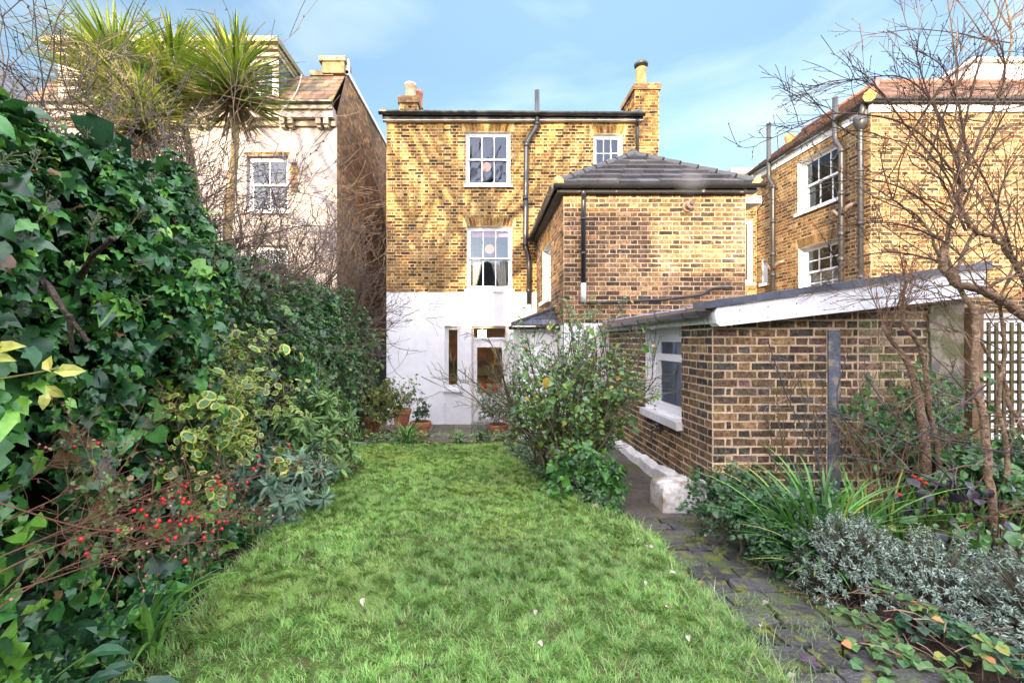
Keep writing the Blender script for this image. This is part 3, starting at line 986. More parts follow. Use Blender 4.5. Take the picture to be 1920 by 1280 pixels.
mb.box(pa[0], YM + 2.2, pb[2], pb[0] + 0.06, YM + 2.24, pa[2], (0.4, 0.25, 0.08))
mb.build('picture_frame', M['satin'], t)
mb = MB()
mb.box(pa[0] + 0.07, YM + 2.19, pb[2] + 0.09, pb[0] - 0.02, YM + 2.199, pa[2] - 0.09, (0.05, 0.045, 0.04))
mb.build('canvas', M['satin'], t)
t = thing('kitchen_cabinet', (0, YM + 3.2, 0.02), 'brown wooden kitchen units seen through the door glass', 'cabinet')
mb = MB()
mb.box(-1.6, YM + 2.9, 0.02, 0.15, YM + 3.5, 0.88, (0.3, 0.16, 0.07))
mb.build('base_unit', M['wood'], t)
mb = MB()
mb.box(-1.62, YM + 2.88, 0.885, 0.17, YM + 3.5, 0.92, (0.1, 0.08, 0.06))
mb.build('worktop', M['satin'], t)
mb = MB()
mb.box(-1.6, YM + 3.2, 1.4, 0.1, YM + 3.5, 2.1, (0.36, 0.19, 0.08))
mb.build('wall_unit', M['wood'], t)
mb = MB()
for i, c in enumerate(((0.5, 0.06, 0.05), (0.4, 0.36, 0.28), (0.5, 0.06, 0.05), (0.3, 0.32, 0.22), (0.5, 0.06, 0.05), (0.42, 0.38, 0.3))):
    mb.box(-0.32 + i * 0.14, YM + 0.6, 0.5, -0.184 + i * 0.14, YM + 1.5, 0.86, c)
tag(mb.build('sofa', M['room']), 'red and beige striped cloth covered sofa just inside the back door', 'sofa')

# ------------------------------------------------------------------ the rear extension
YE, KE = 7.52, 115.7
ex = lambda p: (p - CX) / KE
ezp = lambda p: CAM_H + (CY - p) / KE
EX0, EX1, ET, EB = 1.314, 4.262, ezp(363), ezp(606)
ext = thing('house_extension', (2.8, YE, 0), 'dark brick hip roofed extension built on the back of the house', 'extension')
FX = Frame((EX0, YE, 0), (1, 0, 0), (0, -1, 0))
FXL = Frame((EX0, YM, 0), (0, -1, 0), (-1, 0, 0))
el = lambda Y: YM - Y
wx = (el(10.15), 2.86, el(8.95), 3.98)
mb = MB()
panel(mb, FX, 0, EB, EX1 - EX0, ET, MORT_EXT)
panel(mb, FXL, 0, EB, YM - YE, ET, MORT_EXT, [wx], reveal=0.2, rcol=WHITE)
panel(mb, Frame((EX1, YE, 0), (0, 1, 0), (1, 0, 0)), 0, EB, YM - YE, ET, MORT_EXT)
eb = mb.build('wall', M['mortar'], ext)
mb = MB()
brick_face(mb, FX, EX1 - EX0, ET - EB, PAL_EXT, 70, b0=EB, joint=0.012, proud=0.004)
brick_face(mb, FXL, YM - YE, ET - EB, PAL_EXT, 71, [wx, ar(wx)], b0=EB)
arch(mb, FXL, wx[0], wx[2], wx[3] + 0.005, 0.21, PAL_MAIN[:3], 73)
mb.build('brickwork', M['brick'], eb)
mb = MB()
panel(mb, FX, 0, 0, EX1 - EX0, EB, WHITE, c=0.015)
panel(mb, FXL, 0, 0, YM - YE + 0.015, EB, WHITE, c=0.015)
mb.build('rendered_wall', M['render'], ext)
window(ext, FXL, wx[0], wx[1], wx[2] - wx[0], wx[3] - wx[1], rec=0.1, cols=2, rows=1, sillw=0.08)
room(ext, FXL, 0.3, EB + 0.1, YM - YE - 0.2, ET - 0.02, 2.4, (0.5, 0.5, 0.5))
ov = 0.13
eav = ezp(350)
a_, b_ = (EX0 - ov, YE - ov, eav), (EX1 + ov, YE - ov, eav)
ap = P(1187, 292, 8.6)
ap2 = np.array((ap[0], YM, ap[2]))
mb = MB()
slope(mb, a_, b_, ap + np.array((0.01, 0, 0)), ap, 6, 0.33, 0.055, PAL_CONC, 75)
slope(mb, (EX0 - ov, YM, eav), a_, ap, ap2, 6, 0.33, 0.03, PAL_CONC, 76)
slope(mb, b_, (EX1 + ov, YM, eav), ap2, ap, 6, 0.33, 0.03, PAL_CONC, 77)
er = mb.build('roof', M['slate'], ext)
mb = MB()
for e0 in (a_, b_):
    e0 = np.array(e0)
    d = ap - e0
    n = 7
    for i in range(n):
        p0, p1 = e0 + d * (i / n + 0.02), e0 + d * ((i + 1) / n + 0.005)
        mb.tube([p0 + (0, 0, 0.02), p1 + (0, 0, 0.012)], [0.076, 0.07], 10, (0.04, 0.043, 0.052))
for i in range(7):
    d = (ap2 - ap) / 7
    mb.tube([ap + d * i + (0, 0, 0.04), ap + d * (i + 0.97) + (0, 0, 0.04)], 0.095, 10, (0.04, 0.043, 0.052))
mb.build('ridge_tiles', M['slate'], er)
for e0, s_ in ((a_, 1), (b_, -1)):
    mb = MB()
    e0 = np.array(e0)
    q = e0 + (ap - e0) * 0.03
    mb.tube([e0 + (s_ * -0.02, -0.0, -0.0), q + (0, 0, 0.03)], [0.075, 0.095], 8, (0.42, 0.28, 0.11))
    mb.build('hip_mortar', M['mortar'], er)
mb = MB()
mb.box(EX0 - 0.1, YE - 0.12, ET - 0.02, EX1 + 0.11, YE - 0.09, eav - 0.01, BLACK)
mb.box(EX0 - 0.1, YE - 0.09, ET - 0.022, EX1 + 0.11, YE - 0.001, ET - 0.006, (0.05, 0.045, 0.045))
mb.box(EX0 - 0.12, YE - 0.12, ET - 0.02, EX0 - 0.09, YM - 0.14, eav - 0.01, BLACK)
mb.box(EX0 - 0.09, YE - 0.09, ET - 0.024, EX0 - 0.001, YM - 0.14, ET - 0.008, (0.05, 0.045, 0.045))
mb.build('fascia', M['oldpaint'], ext)
mb = MB()
mb.box(EX1 + 0.005, YE + 0.02, ET - 0.15, EX1 + 0.27, YE + 0.5, ET - 0.03, WHITE)
mb.build('box_end', M['oldpaint'], ext)
gutter(ext, (EX0 - 0.2, YE - 0.18, eav - 0.02), (EX1 + 0.2, YE - 0.18, eav - 0.02), 0.06)
gutter(ext, (EX0 - 0.18, YE - 0.16, eav - 0.02), (EX0 - 0.18, YM - 0.16, eav - 0.05), 0.06)
mb = MB()
yp = YE - 0.09
pts = [P(1094, 357, YE - 0.18), P(1094, 372, yp), P(1094, 532, yp)]
mb.tube(bend(pts, 4, 0.05), 0.037, 10, BLACK)
pipe_clips(mb, [P(1094, 372, yp), P(1094, 520, yp)], 0.037, 0.55)
dp = mb.build('downpipe', M['black'], ext, smooth=True)
mb = MB()
mb.tube([P(1094, 531, yp), P(1094, 566, yp)], 0.042, 10, (0.6, 0.62, 0.62))
mb.build('pipe_boot', M['oldpaint'], dp, smooth=True)
mb = MB()
yp = YE - 0.06
pts = [P(1100, 569, yp), P(1240, 562, yp), P(1316, 553, yp), P(1334, 540, yp), P(1372, 539, yp)]
mb.tube(bend(pts, 4, 0.07), 0.022, 8, BLACK)
mb.build('overflow_pipe', M['black'], ext, smooth=True)
mb = MB()
c = P(1288, 388, YE)
F2 = Frame(c, (1, 0, 0), (0, -1, 0))
def disc(mb, c, r, l, col, sides=18):
    mb.tube([c, c + np.array((0, -l, 0))], r, sides, col)
disc(mb, c, 0.085, 0.035, (0.2, 0.13, 0.09))
disc(mb, c - (0, 0.03, 0), 0.055, 0.10, (0.16, 0.11, 0.08))
disc(mb, c - (-0.02, 0.12, -0.02), 0.035, 0.06, (0.07, 0.05, 0.045))
mb.build('boiler_flue', M['iron'], ext)

# small lean-to against the extension
lean = thing('lean_to', (0.9, 8.6, 0), 'small white lean-to with a slate roof beside the back door', 'lean-to')
lz0, lz1 = 2.30, 2.60
mb = MB()
x0, x1, y0, y1 = 0.62, 1.29, 7.95, 9.4
panel(mb, Frame((x0, y0, 0), (1, 0, 0), (0, -1, 0)), 0, 0, x1 - x0, lz0 - 0.03, WHITE)
panel(mb, Frame((x0, y1, 0), (0, -1, 0), (-1, 0, 0)), 0, 0, y1 - y0, lz0 - 0.03, WHITE)
mb.poly([(x0, y1, 0), (x1, y1, 0), (x1, y1, lz0), (x0, y1, lz0)], WHITE)
mb.build('wall', M['render'], lean)
mb = MB()
slope(mb, (x0 - 0.12, y0 - 0.12, lz0), (x1, y0 - 0.12, lz0), (x1 + 0.0, y0 + 0.5, lz1), (x1 - 0.01, y0 + 0.5, lz1), 3, 0.25, 0.012, PAL_SLATE, 80)
slope(mb, (x0 - 0.12, y1 + 0.1, lz0), (x0 - 0.12, y0 - 0.12, lz0), (x1, y0 + 0.5, lz1), (x1, y1 + 0.1, lz1), 3, 0.25, 0.012, PAL_SLATE, 81)
mb.build('roof', M['slate'], lean)
mb = MB()
mb.tube([(x0 - 0.12, y0 - 0.12, lz0 + 0.02), (x1, y0 + 0.5, lz1 + 0.02)], 0.04, 7, (0.06, 0.065, 0.075))
mb.build('hip_tiles', M['lead'], lean)
gutter(lean, (x0 - 0.18, y0 - 0.16, lz0 - 0.03), (x1, y0 - 0.16, lz0 - 0.03), 0.05)

# ------------------------------------------------------------------ the outhouse
YO, KO = 4.14, 210.0
OX0, OX1 = 2.05, 4.25
outh = thing('outhouse', (3.1, 5.0, 0.45), 'low dark brick outhouse with white fascia and lead edged roof', 'outhouse')
FO = Frame((OX0, YO, 0), (1, 0, 0), (0, -1, 0))
FOL = Frame((OX0, YE, 0), (0, -1, 0), (-1, 0, 0))
OB = 0.42
fz0, fz1 = 2.17, 2.42                      # underside of the white fascia at its left and right ends
slope_f = (fz1 - fz0) / (OX1 - OX0)
otop = lambda a: fz0 + 0.03 + slope_f * a
ol = lambda Y: YE - Y
wo = (ol(5.84), 1.20, ol(4.78), 2.185)
strip = (1.02, 0.6, 1.135, 2.13)
pil = OX1 - 0.28 - OX0
mb = MB()
panel(mb, FO, 0, OB, OX1 - OX0, 2.6, MORT_OUT, top=otop)
panel(mb, FOL, 0, OB, YE - YO, fz0 + 0.03, MORT_OUT, [wo], reveal=0.17, rcol=WHITE)
panel(mb, Frame((OX1, YO, 0), (0, 1, 0), (1, 0, 0)), 0, OB, YE - YO, 2.45, MORT_OUT)
ob = mb.build('wall', M['mortar'], outh)
mb = MB()
brick_face(mb, Frame((OX0, YO, 0), (1, 0, 0), (0, -1, 0)), 1.3, 2.2, PAL_OUT, 90, [strip], top=otop, b0=OB, proud=0.004, joint=0.014)
brick_face(mb, Frame((OX0 + 1.3, YO, 0), (1, 0, 0), (0, -1, 0)), pil - 1.3, 2.2, PAL_PALE, 91, [], top=lambda a: otop(a + 1.3), b0=OB, proud=0.004, joint=0.014)
brick_face(mb, FOL, YE - YO, fz0 - OB + 0.03, PAL_OUT, 92, [wo], b0=OB, proud=0.004, joint=0.014)
mb.build('brickwork', M['brick'], ob)
mb = MB()
mb.fbox(FO, strip[0] + 0.005, strip[1], -0.01, strip[2] - 0.005, strip[3], 0.018, (0.115, 0.13, 0.155))
mb.build('painted_strip', mat('flaking_paint', 0.7, 0.3, [(9, 0.25), (50, 0.3)], (40, 0.4, 0.004), mix2=[((0.27, 0.23, 0.18), 9, 0.55, 0.62)]), outh)
mb = MB()
rngp = np.random.default_rng(8)
n = 14
for i in range(n):
    z0, z1 = OB + (fz1 - OB - 0.02) * i / n, OB + (fz1 - OB - 0.02) * (i + 1) / n
    e = rngp.uniform(-0.012, 0.012)
    mb.fbox(FO, pil + 0.004 + e, z0, -0.02, OX1 - OX0 + 0.02, z1 + 0.002 * i, 0.022 + rngp.uniform(0, 0.012), (0.25, 0.22, 0.165))
mb.build('pier', mat('weathered_pier', 0.9, 0.2, [(5, 0.3), (30, 0.3)], (30, 0.7, 0.015), mix2=[((0.13, 0.135, 0.07), 5, 0.5, 0.62), ((0.14, 0.13, 0.125), 4, 0.6, 0.66)]), outh)
# white plinth with a wavering top along the side wall
mb = MB()
n = 40
ptz = lambda Y: np.interp(Y, (4.1, 4.6, 5.5, 6.4, 7.5), (0.70, 0.66, 0.61, 0.575, 0.565)) + 0.012 * np.sin(Y * 9) + 0.008 * np.sin(Y * 23)
yy = np.linspace(4.08, YE, n)
for i in range(n - 1):
    ya, yb = yy[i], yy[i + 1]
    za, zb = float(ptz(ya)), float(ptz(yb))
    xa, xb = OX0 - 0.085 + 0.01 * math.sin(ya * 11), OX0 - 0.085 + 0.01 * math.sin(yb * 11)
    A0, A1, A2 = (xa - 0.01, ya, 0.40), (xa, ya, za - 0.04), (OX0, ya, za)
    B0, B1, B2 = (xb - 0.01, yb, 0.40), (xb, yb, zb - 0.04), (OX0, yb, zb)
    mb.poly([A0, A1, B1, B0], (0.62, 0.62, 0.60))
    mb.poly([A1, A2, B2, B1], (0.66, 0.66, 0.64))
    if i == 0: mb.poly([(OX0, ya, 0.4), A2, A1, A0], (0.6, 0.6, 0.58))
mb.build('plinth', mat('limewashed_plinth', 0.85, 0.2, [(4, 0.15), (20, 0.12)], (25, 0.6, 0.02), mix2=[((0.28, 0.26, 0.2), 6, 0.6, 0.8)]), outh, smooth=True)
# upvc casement
win = window(outh, FOL, wo[0] + 0.005, wo[1], wo[2] - wo[0] - 0.01, wo[3] - wo[1] - 0.07, rec=0.13, cols=1, rows=1, two=False, sill=False, glass='glass', fr=0.05)
mb = MB()
mb.fbox(FOL, wo[0] + 0.05, wo[1] + 0.60, -0.19, wo[2] - 0.05, wo[1] + 0.68, -0.128, WHITE)
mb.fbox(FOL, wo[0] + 0.3, wo[3] - 0.105, -0.13, wo[0] + 0.72, wo[3] - 0.085, -0.118, (0.6, 0.6, 0.6))
mb.build('transom', M['paint'], win)
mb = MB()
mb.fbox(FOL, wo[0], wo[3] - 0.07, -0.16, wo[2], wo[3], -0.09, (0.6, 0.6, 0.57))
mb.build('window_head', M['oldpaint'], win)
mb = MB()
mb.fbox(FOL, wo[0] - 0.03, wo[1] - 0.085, -0.17, wo[2] + 0.03, wo[1] - 0.001, 0.065, WHITE)
mb.build('sill', M['oldpaint'], win)
room(outh, FOL, 0.2, 0.5, YE - YO - 0.2, 2.15, 1.8, (0.55, 0.56, 0.56))
# roof: a sheet rising to the right with a lead edge, verge boards and eaves
rz0, rz1 = 2.33, 2.66
mb = MB()
rx0, rx1 = OX0 - 0.1, OX1 + 0.05
sl = lambda x: rz0 + (rz1 - rz0) * (x - rx0) / (rx1 - rx0)
n = 9
for i in range(n):
    ya, yb = YO - 0.1 + (YE - YO + 0.09) * i / n, YO - 0.1 + (YE - YO + 0.09) * (i + 1) / n
    mb.poly([(rx0, ya, sl(rx0)), (rx1, ya, sl(rx1)), (rx1, yb, sl(rx1)), (rx0, yb, sl(rx0))], (0.13, 0.14, 0.17))
    mb.tube([(rx0 - 0.01, yb, sl(rx0) + 0.008), (rx1, yb, sl(rx1) + 0.008)], 0.018, 6, (0.12, 0.13, 0.16))
mb.fbox(Frame((rx0, YO - 0.1, 0), (0, -1, 0), (-1, 0, 0)), -(YE - YO + 0.09), rz0 - 0.045, -0.05, 0, rz0 - 0.002, 0.012, (0.17, 0.11, 0.075))
orf = mb.build('roof', M['lead'], outh)
mb = MB()
n = 12
rngp = np.random.default_rng(3)
for i in range(n):
    t0, t1 = i / n, (i + 1.04) / n
    xa, xb = rx0 - 0.02 + (rx1 - rx0 + 0.06) * t0, rx0 - 0.02 + (rx1 - rx0 + 0.06) * min(t1, 1)
    k = 0.004 * (i % 2)
    za, zb = sl(xa), sl(xb)
    y0_, y1_ = YO - 0.185 - k, YO + 0.12
    v = [(xa, y0_, za - 0.012), (xb, y0_, zb - 0.012), (xb, y0_, zb + 0.05), (xa, y0_, za + 0.05), (xa, y1_, za + 0.055 + k), (xb, y1_, zb + 0.055 + k)]
    mb.add(v + [(xa, y1_, za + 0.004), (xb, y1_, zb + 0.004)], [(0, 1, 2, 3), (3, 2, 5, 4), (0, 3, 4, 6), (1, 7, 5, 2), (6, 7, 1, 0)], np.array((0.075, 0.088, 0.115)) * rngp.uniform(0.8, 1.2))
mb.build('roof_edge', M['lead'], orf)
mb = MB()
xa, xb = OX0 - 0.045, OX1 + 0.06
ya, yb = YO - 0.165, YO - 0.02
fzt = lambda x: sl(x) - 0.014
fzb = lambda x: fz0 + slope_f * (x - OX0) - 0.005
v = []
for y_ in (ya, yb):
    v += [(xa, y_, fzb(xa) + 0.03), (xa + 0.03, y_, fzb(xa)), (xb, y_, fzb(xb)), (xb, y_, fzt(xb)), (xa, y_, fzt(xa)), (xa - 0.015, y_, fzt(xa) - 0.06)]
mb.add(v, [(0, 1, 2, 3, 4, 5), (11, 10, 9, 8, 7, 6), (0, 6, 7, 1), (1, 7, 8, 2), (2, 8, 9, 3), (3, 9, 10, 4), (4, 10, 11, 5), (5, 11, 6, 0)], (0.74, 0.76, 0.78))
for x in np.linspace(OX0 + 0.15, OX1 - 0.1, 9):
    for dz in (0.03, -0.06):
        z = (fzt(x) + fzb(x)) / 2 + dz
        mb.tube([(x, ya - 0.003, z), (x, ya + 0.01, z)], 0.006, 6, (0.2, 0.15, 0.11))
x = OX0 + 1.32
mb.box(x, ya - 0.002, fzb(x) + 0.002, x + 0.004, ya + 0.01, fzt(x) - 0.002, (0.12, 0.11, 0.1))
mb.build('verge_board', M['oldpaint'], outh)
mb = MB()
mb.box(OX0 - 0.07, YO - 0.0, fz0 + 0.015, OX0 - 0.012, YE - 0.02, fz0 + 0.10, (0.62, 0.62, 0.58))
mb.build('fascia', M['oldpaint'], outh)
gutter(outh, (OX0 - 0.15, YO - 0.12, fz0 + 0.125), (OX0 - 0.15, YE - 0.1, fz0 + 0.105), 0.056, 0.62)
# tap under the window
t = MB()
c = P(1243, 790, 0)
q = np.array((OX0, 5.28, 1.03))
t.tube([q, q - (0.09, 0, 0)], 0.016, 7, (0.05, 0.045, 0.04))
t.tube(bend([q - (0.07, 0, 0), q - (0.12, 0, 0), q - (0.13, 0, 0.11)], 4, 0.03), 0.013, 7, (0.05, 0.045, 0.04))
t.tube([q - (0.07, 0, 0), q - (0.07, 0, -0.05)], 0.01, 6, (0.05, 0.045, 0.04))
t.tube([q - (0.07, 0.035, -0.055), q - (0.07, -0.035, -0.055)], 0.012, 6, (0.05, 0.045, 0.04))
t.build('tap', M['iron'], outh)
# white concrete block and drain at the corner
t = MB()
rngp = np.random.default_rng(4)
x0, x1, y0, y1, z0, z1 = 1.62, 1.95, 4.17, 4.5, 0.47, 0.735
N_ = 7
v, f = [], []
def bl(u, w):
    a = math.pi * 2 * u
    return a
prof = [(0.5, 0.0), (0.5, 0.12), (0.51, 0.3), (0.5, 0.55), (0.495, 0.78), (0.47, 0.94), (0.43, 0.99), (0.3, 1.0), (0.15, 1.0), (0.0, 1.0)]
sid = 48
for (r, zz) in prof:
    for k in range(sid):
        an = 2 * math.pi * k / sid
        c_, s_ = math.cos(an), math.sin(an)
        m_ = max(abs(c_), abs(s_)) ** 0.97
        v.append(((x0 + x1) / 2 + (x1 - x0) * r * c_ / m_ * (1 + rngp.normal(0, 0.012)), (y0 + y1) / 2 + (y1 - y0) * r * s_ / m_ * (1 + rngp.normal(0, 0.012)), z0 + (z1 - z0) * zz + rngp.normal(0, 0.003) + 0.05 * (r * c_ / m_) * zz))
for i in range(len(prof) - 1):
    for k in range(sid):
        f.append((i * sid + k, i * sid + (k + 1) % sid, (i + 1) * sid + (k + 1) % sid, (i + 1) * sid + k))
t.add(v, f, (0.6, 0.58, 0.54))
tag(t.build('concrete_block', mat('limewashed_block', 0.85, 0.2, [(5, 0.15), (25, 0.15)], (25, 0.6, 0.02), mix2=[((0.3, 0.23, 0.15), 6, 0.52, 0.7), ((0.12, 0.12, 0.06), 11, 0.6, 0.75)])), 'rough white painted block on the path at the outhouse corner', 'block')
t = MB()
t.tube(bend([(1.93, 4.17, 0.47), (1.93, 4.15, 0.70), (1.99, 4.22, 0.74)], 4, 0.06), 0.05, 10, (0.55, 0.54, 0.5))
t.box(1.9, 4.0, 0.44, 2.03, 4.12, 0.60, (0.5, 0.5, 0.48))
t.build('drain_cover', M['oldpaint'], outh)

# ------------------------------------------------------------------ house on the right
RX, RYY, KR = 7.2, 8.6, 101.0
right = thing('brick_house', (9, 10, 0), 'two storey pale brick house with red tiled roof on the right', 'house')
RT = 6.26
FR = Frame((RX, RYY, 0), (1, 0, 0), (0, -1, 0))
FRL = Frame((RX, 12.2, 0), (0, -1, 0), (-1, 0, 0))
rl = lambda Y: 12.2 - Y
ra = (rl(10.6), 4.93, rl(9.35), 6.1)
rb = (rl(10.57), 3.0, rl(9.37), 4.12)
rc_ = (rl(11.95), 3.5, rl(11.72), 4.08)
mb = MB()
MORT_R = (0.33, 0.25, 0.145)
panel(mb, FR, 0, 0, 6, RT, MORT_R)
panel(mb, FRL, 0, 0, 3.6, RT, MORT_R, [ra, rb, rc_], reveal=0.2, rcol=WHITE)
panel(mb, Frame((5.6, 12.2, 0), (1, 0, 0), (0, -1, 0)), 0, 0, 1.6, 5.6, MORT_MAIN, [(1.22, 3.55, 1.5, 5.2)], reveal=0.1, rcol=WHITE)
rbdy = mb.build('wall', M['mortar'], right)
mb = MB()
brick_face(mb, FR, 6, RT - 1.5, PAL_RIGHT, 100, b0=1.5, joint=0.014, proud=0.004)
brick_face(mb, FRL, 3.6, RT - 1.5, PAL_RIGHT, 101, [ra, rb, rc_, ar(rb)], b0=1.5, joint=0.014, proud=0.004)
brick_face(mb, Frame((5.6, 12.2, 0), (1, 0, 0), (0, -1, 0)), 1.6, 3.6, PAL_RIGHT, 102, [(1.22, 3.55, 1.5, 5.2)], b0=2.0)
arch(mb, FRL, rb[0], rb[2], rb[3] + 0.005, 0.21, PAL_RIGHT[:2], 103)
mb.build('brickwork', M['brick'], rbdy)
window(right, FRL, ra[0], ra[1], ra[2] - ra[0], ra[3] - ra[1], rec=0.13, cols=3, rows=1)
window(right, FRL, rb[0], rb[1], rb[2] - rb[0], rb[3] - rb[1], rec=0.13, cols=3, rows=2)
window(right, FRL, rc_[0], rc_[1], rc_[2] - rc_[0], rc_[3] - rc_[1], rec=0.1, cols=1, two=False)
window(right, Frame((5.6, 12.2, 0), (1, 0, 0), (0, -1, 0)), 1.22, 3.55, 0.28, 1.65, rec=0.04, cols=1, two=False)
room(right, FRL, 0.1, 2.6, 3.4, RT, 3.0, (0.12, 0.12, 0.12))
mb = MB()
n = 22
for i in range(n):
    a0_, a1_ = rb[0] + 0.06 + (rb[2] - rb[0] - 0.12) * i / n, rb[0] + 0.06 + (rb[2] - rb[0] - 0.12) * (i + 1) / n
    k0, k1 = -0.3 - 0.03 * (i % 2), -0.3 - 0.03 * ((i + 1) % 2)
    mb.poly([FRL.pt(a0_, rb[1] + 0.04, k0), FRL.pt(a1_, rb[1] + 0.04, k1), FRL.pt(a1_, rb[1] + 0.55, k1), FRL.pt(a0_, rb[1] + 0.55, k0)], (0.7, 0.68, 0.6))
tag(mb.build('net_curtain', M['room']), 'pale net curtain in the lower window of the right house', 'curtain')
e = RT + 0.22
ap_ = (8.55, 10.05, 7.62)
mb = MB()
cA = (RX - 0.15, RYY - 0.15, e)
slope(mb, cA, (13.3, RYY - 0.15, e), (13.3, 10.05, 7.62), ap_, 14, 0.17, 0.018, PAL_TILE, 105)
slope(mb, (RX - 0.15, 12.4, e), cA, ap_, (8.55, 12.4, 7.62), 14, 0.17, 0.018, PAL_TILE, 106)
mb.poly([ap_, (13.3, 10.05, 7.62), (13.3, 12.4, 7.62), (8.55, 12.4, 7.62)], (0.2, 0.1, 0.07))
rr = mb.build('roof', M['tile'], right)
mb = MB()
mb.tube([np.array(cA) + (0, 0, 0.03), np.array(ap_) + (0, 0, 0.03)], 0.07, 8, (0.24, 0.11, 0.08))
mb.tube([np.array(ap_) + (0, 0, 0.02), np.array((13.3, 10.05, 7.64))], 0.05, 8, (0.24, 0.11, 0.08))
mb.tube([np.array(ap_) + (0, 0, 0.02), np.array((8.55, 12.4, 7.64))], 0.05, 8, (0.24, 0.11, 0.08))
mb.build('ridge_tiles', M['tile'], rr, smooth=True)
mb = MB()
mb.tube([np.array(cA) + (-0.02, -0.02, 0.0), np.array(cA) + (0.12, 0.12, 0.1)], [0.1, 0.09], 8, (0.5, 0.36, 0.12))
mb.build('hip_mortar', M['mortar'], rr)
mb = MB()
mb.box(11.0, 10.4, 7.5, 13.3, 12.2, 8.25, (0.75, 0.75, 0.73))
mb.box(10.9, 10.3, 8.25, 13.4, 12.3, 8.33, (0.5, 0.5, 0.48))
mb.build('dormer', M['oldpaint'], rr)
mb = MB()
mb.box(RX - 0.05, RYY - 0.03, RT, 13.3, RYY - 0.002, RT + 0.17, WHITE)
mb.box(RX - 0.03, RYY - 0.05, RT - 0.01, RX - 0.002, 12.3, RT + 0.17, WHITE)
mb.build('fascia', M['oldpaint'], right)
gutter(right, (RX - 0.15, RYY - 0.11, e - 0.02), (13.3, RYY - 0.11, e - 0.02), 0.06)
gutter(right, (RX - 0.11, RYY - 0.14, e - 0.02), (RX - 0.11, 12.3, e - 0.02), 0.06)
GREY = (0.03, 0.031, 0.034)
for (px, pt_, Yw, nm) in ((1443, 232, 11.55, 'soil_pipe'), (1568, 183, 9.33, 'soil_pipe')):
    mb = MB()
    x = RX - 0.1
    Y = x * FPX / (px - CX)
    zt = CAM_H + (CY - pt_) / FPX * Y
    mb.tube(bend([(x - 0.02, Y, zt), (x - 0.02, Y, 6.05), (x, Y - 0.13, 5.85), (x, Y - 0.13, 0.3)], 4, 0.08), 0.052, 10, GREY)
    for zz in (5.75, 4.9, 4.1, 3.6, 3.0):
        mb.tube([(x, Y - 0.13, zz), (x, Y - 0.13, zz + 0.09)], 0.066, 10, GREY)
    zj = 3.75 if px < 1500 else 4.5
    for s_ in (1, -1):
        mb.tube(bend([(x, Y - 0.13, zj), (x - 0.02, Y - 0.13 + s_ * 0.18, zj + 0.14), (x + 0.09, Y - 0.13 + s_ * 0.3, zj + 0.18)], 4, 0.06), 0.04, 8, (0.16, 0.12, 0.09))
    mb.build(nm, M['iron'], right, smooth=True)
mb = MB()
x, Y = RX - 0.1, 8.72
mb.tube(bend([(x - 0.02, Y - 0.1, e - 0.05), (x, Y, 6.2), (x, Y, 0.3)], 4, 0.08), 0.048, 10, GREY)
mb.lathe((x, Y, 5.98), [(0.05, 0.0), (0.11, 0.1), (0.12, 0.25), (0.1, 0.26)], 10, GREY)
for zz in (5.2, 4.2, 3.2):
    mb.tube([(x, Y, zz), (x, Y, zz + 0.06)], 0.062, 10, GREY)
mb.build('downpipe', M['iron'], right, smooth=True)
# chimney pot peeping over the left slope
mb = MB()
c = P(1486, 276, 12.0)
mb.lathe((c[0], 12.1, 6.7), [(0.12, 0.0), (0.1, 0.1), (0.1, 0.55), (0.125, 0.6), (0.125, 0.68), (0.09, 0.69)], 14, (0.42, 0.17, 0.07))
mb.build('chimney_pot', M['terracotta'], right, smooth=True)

# distant red roof between the houses
far = thing('brick_house', (9, 17, 0), 'far low roof of red tiles seen between the two brick houses', 'house')
mb = MB()
slope(mb, (6.0, 15.0, 7.4), (12, 15.0, 7.4), (12, 17.5, 8.35), (6.0, 17.5, 8.35), 10, 0.25, 0.02, PAL_TILE, 110)
fr_ = mb.build('roof', M['tile'], far)
mb = MB()
mb.box(8.3, 15.5, 7.62, 9.1, 16.2, 7.8, (0.2, 0.22, 0.25))
mb.build('skylight', M['lead'], fr_)
mb = MB()
panel(mb, Frame((6.1, 15.2, 0), (1, 0, 0), (0, -1, 0)), 0, 0, 5.8, 7.4, (0.3, 0.2, 0.1))
mb.build('wall', M['brick'], far)

# ------------------------------------------------------------------ white house on the left
LXX, LYY, KL = -3.3, 10.5, 82.86
left = thing('rendered_house', (-6, LYY, 0), 'pinkish white rendered house with mansard roof and bare brick side', 'house')
lzp = lambda p: CAM_H + (CY - p) / KL
lxp = lambda p: (p - CX) / KL
PINK = (0.31, 0.265, 0.245)
LT_ = lzp(214)
FL = Frame((-10.2, LYY, 0), (1, 0, 0), (0, -1, 0))
la = lambda p: lxp(p) + 10.2
wl1 = (la(462), lzp(395), la(540), lzp(292))
wl2 = (la(462), lzp(570), la(540), lzp(460))
wl3 = (la(250), lzp(395), la(328), lzp(292))
mb = MB()
panel(mb, FL, 0, 0, 6.9, LT_, PINK, [wl1, wl2, wl3], reveal=0.16)
mb.build('rendered_wall', M['render'], left)
FLS = Frame((LXX, LYY, 0), (0, 1, 0), (1, 0, 0))
PT = 8.62
ltop = lambda a: np.interp(a, (0, 0.02, 0.75, 6.5), (7.18, 7.2, 8.5, 8.75))
mb = MB()
panel(mb, FLS, 0, 0, 0.02, 9, MORT_EXT, top=ltop)
panel(mb, FLS, 0.02, 0, 0.75, 9, (0.2, 0.14, 0.09), top=ltop)
panel(mb, FLS, 0.75, 0, 6.5, 9, (0.2, 0.14, 0.09), top=ltop)
lw = mb.build('wall', M['mortar'], left)
mb = MB()
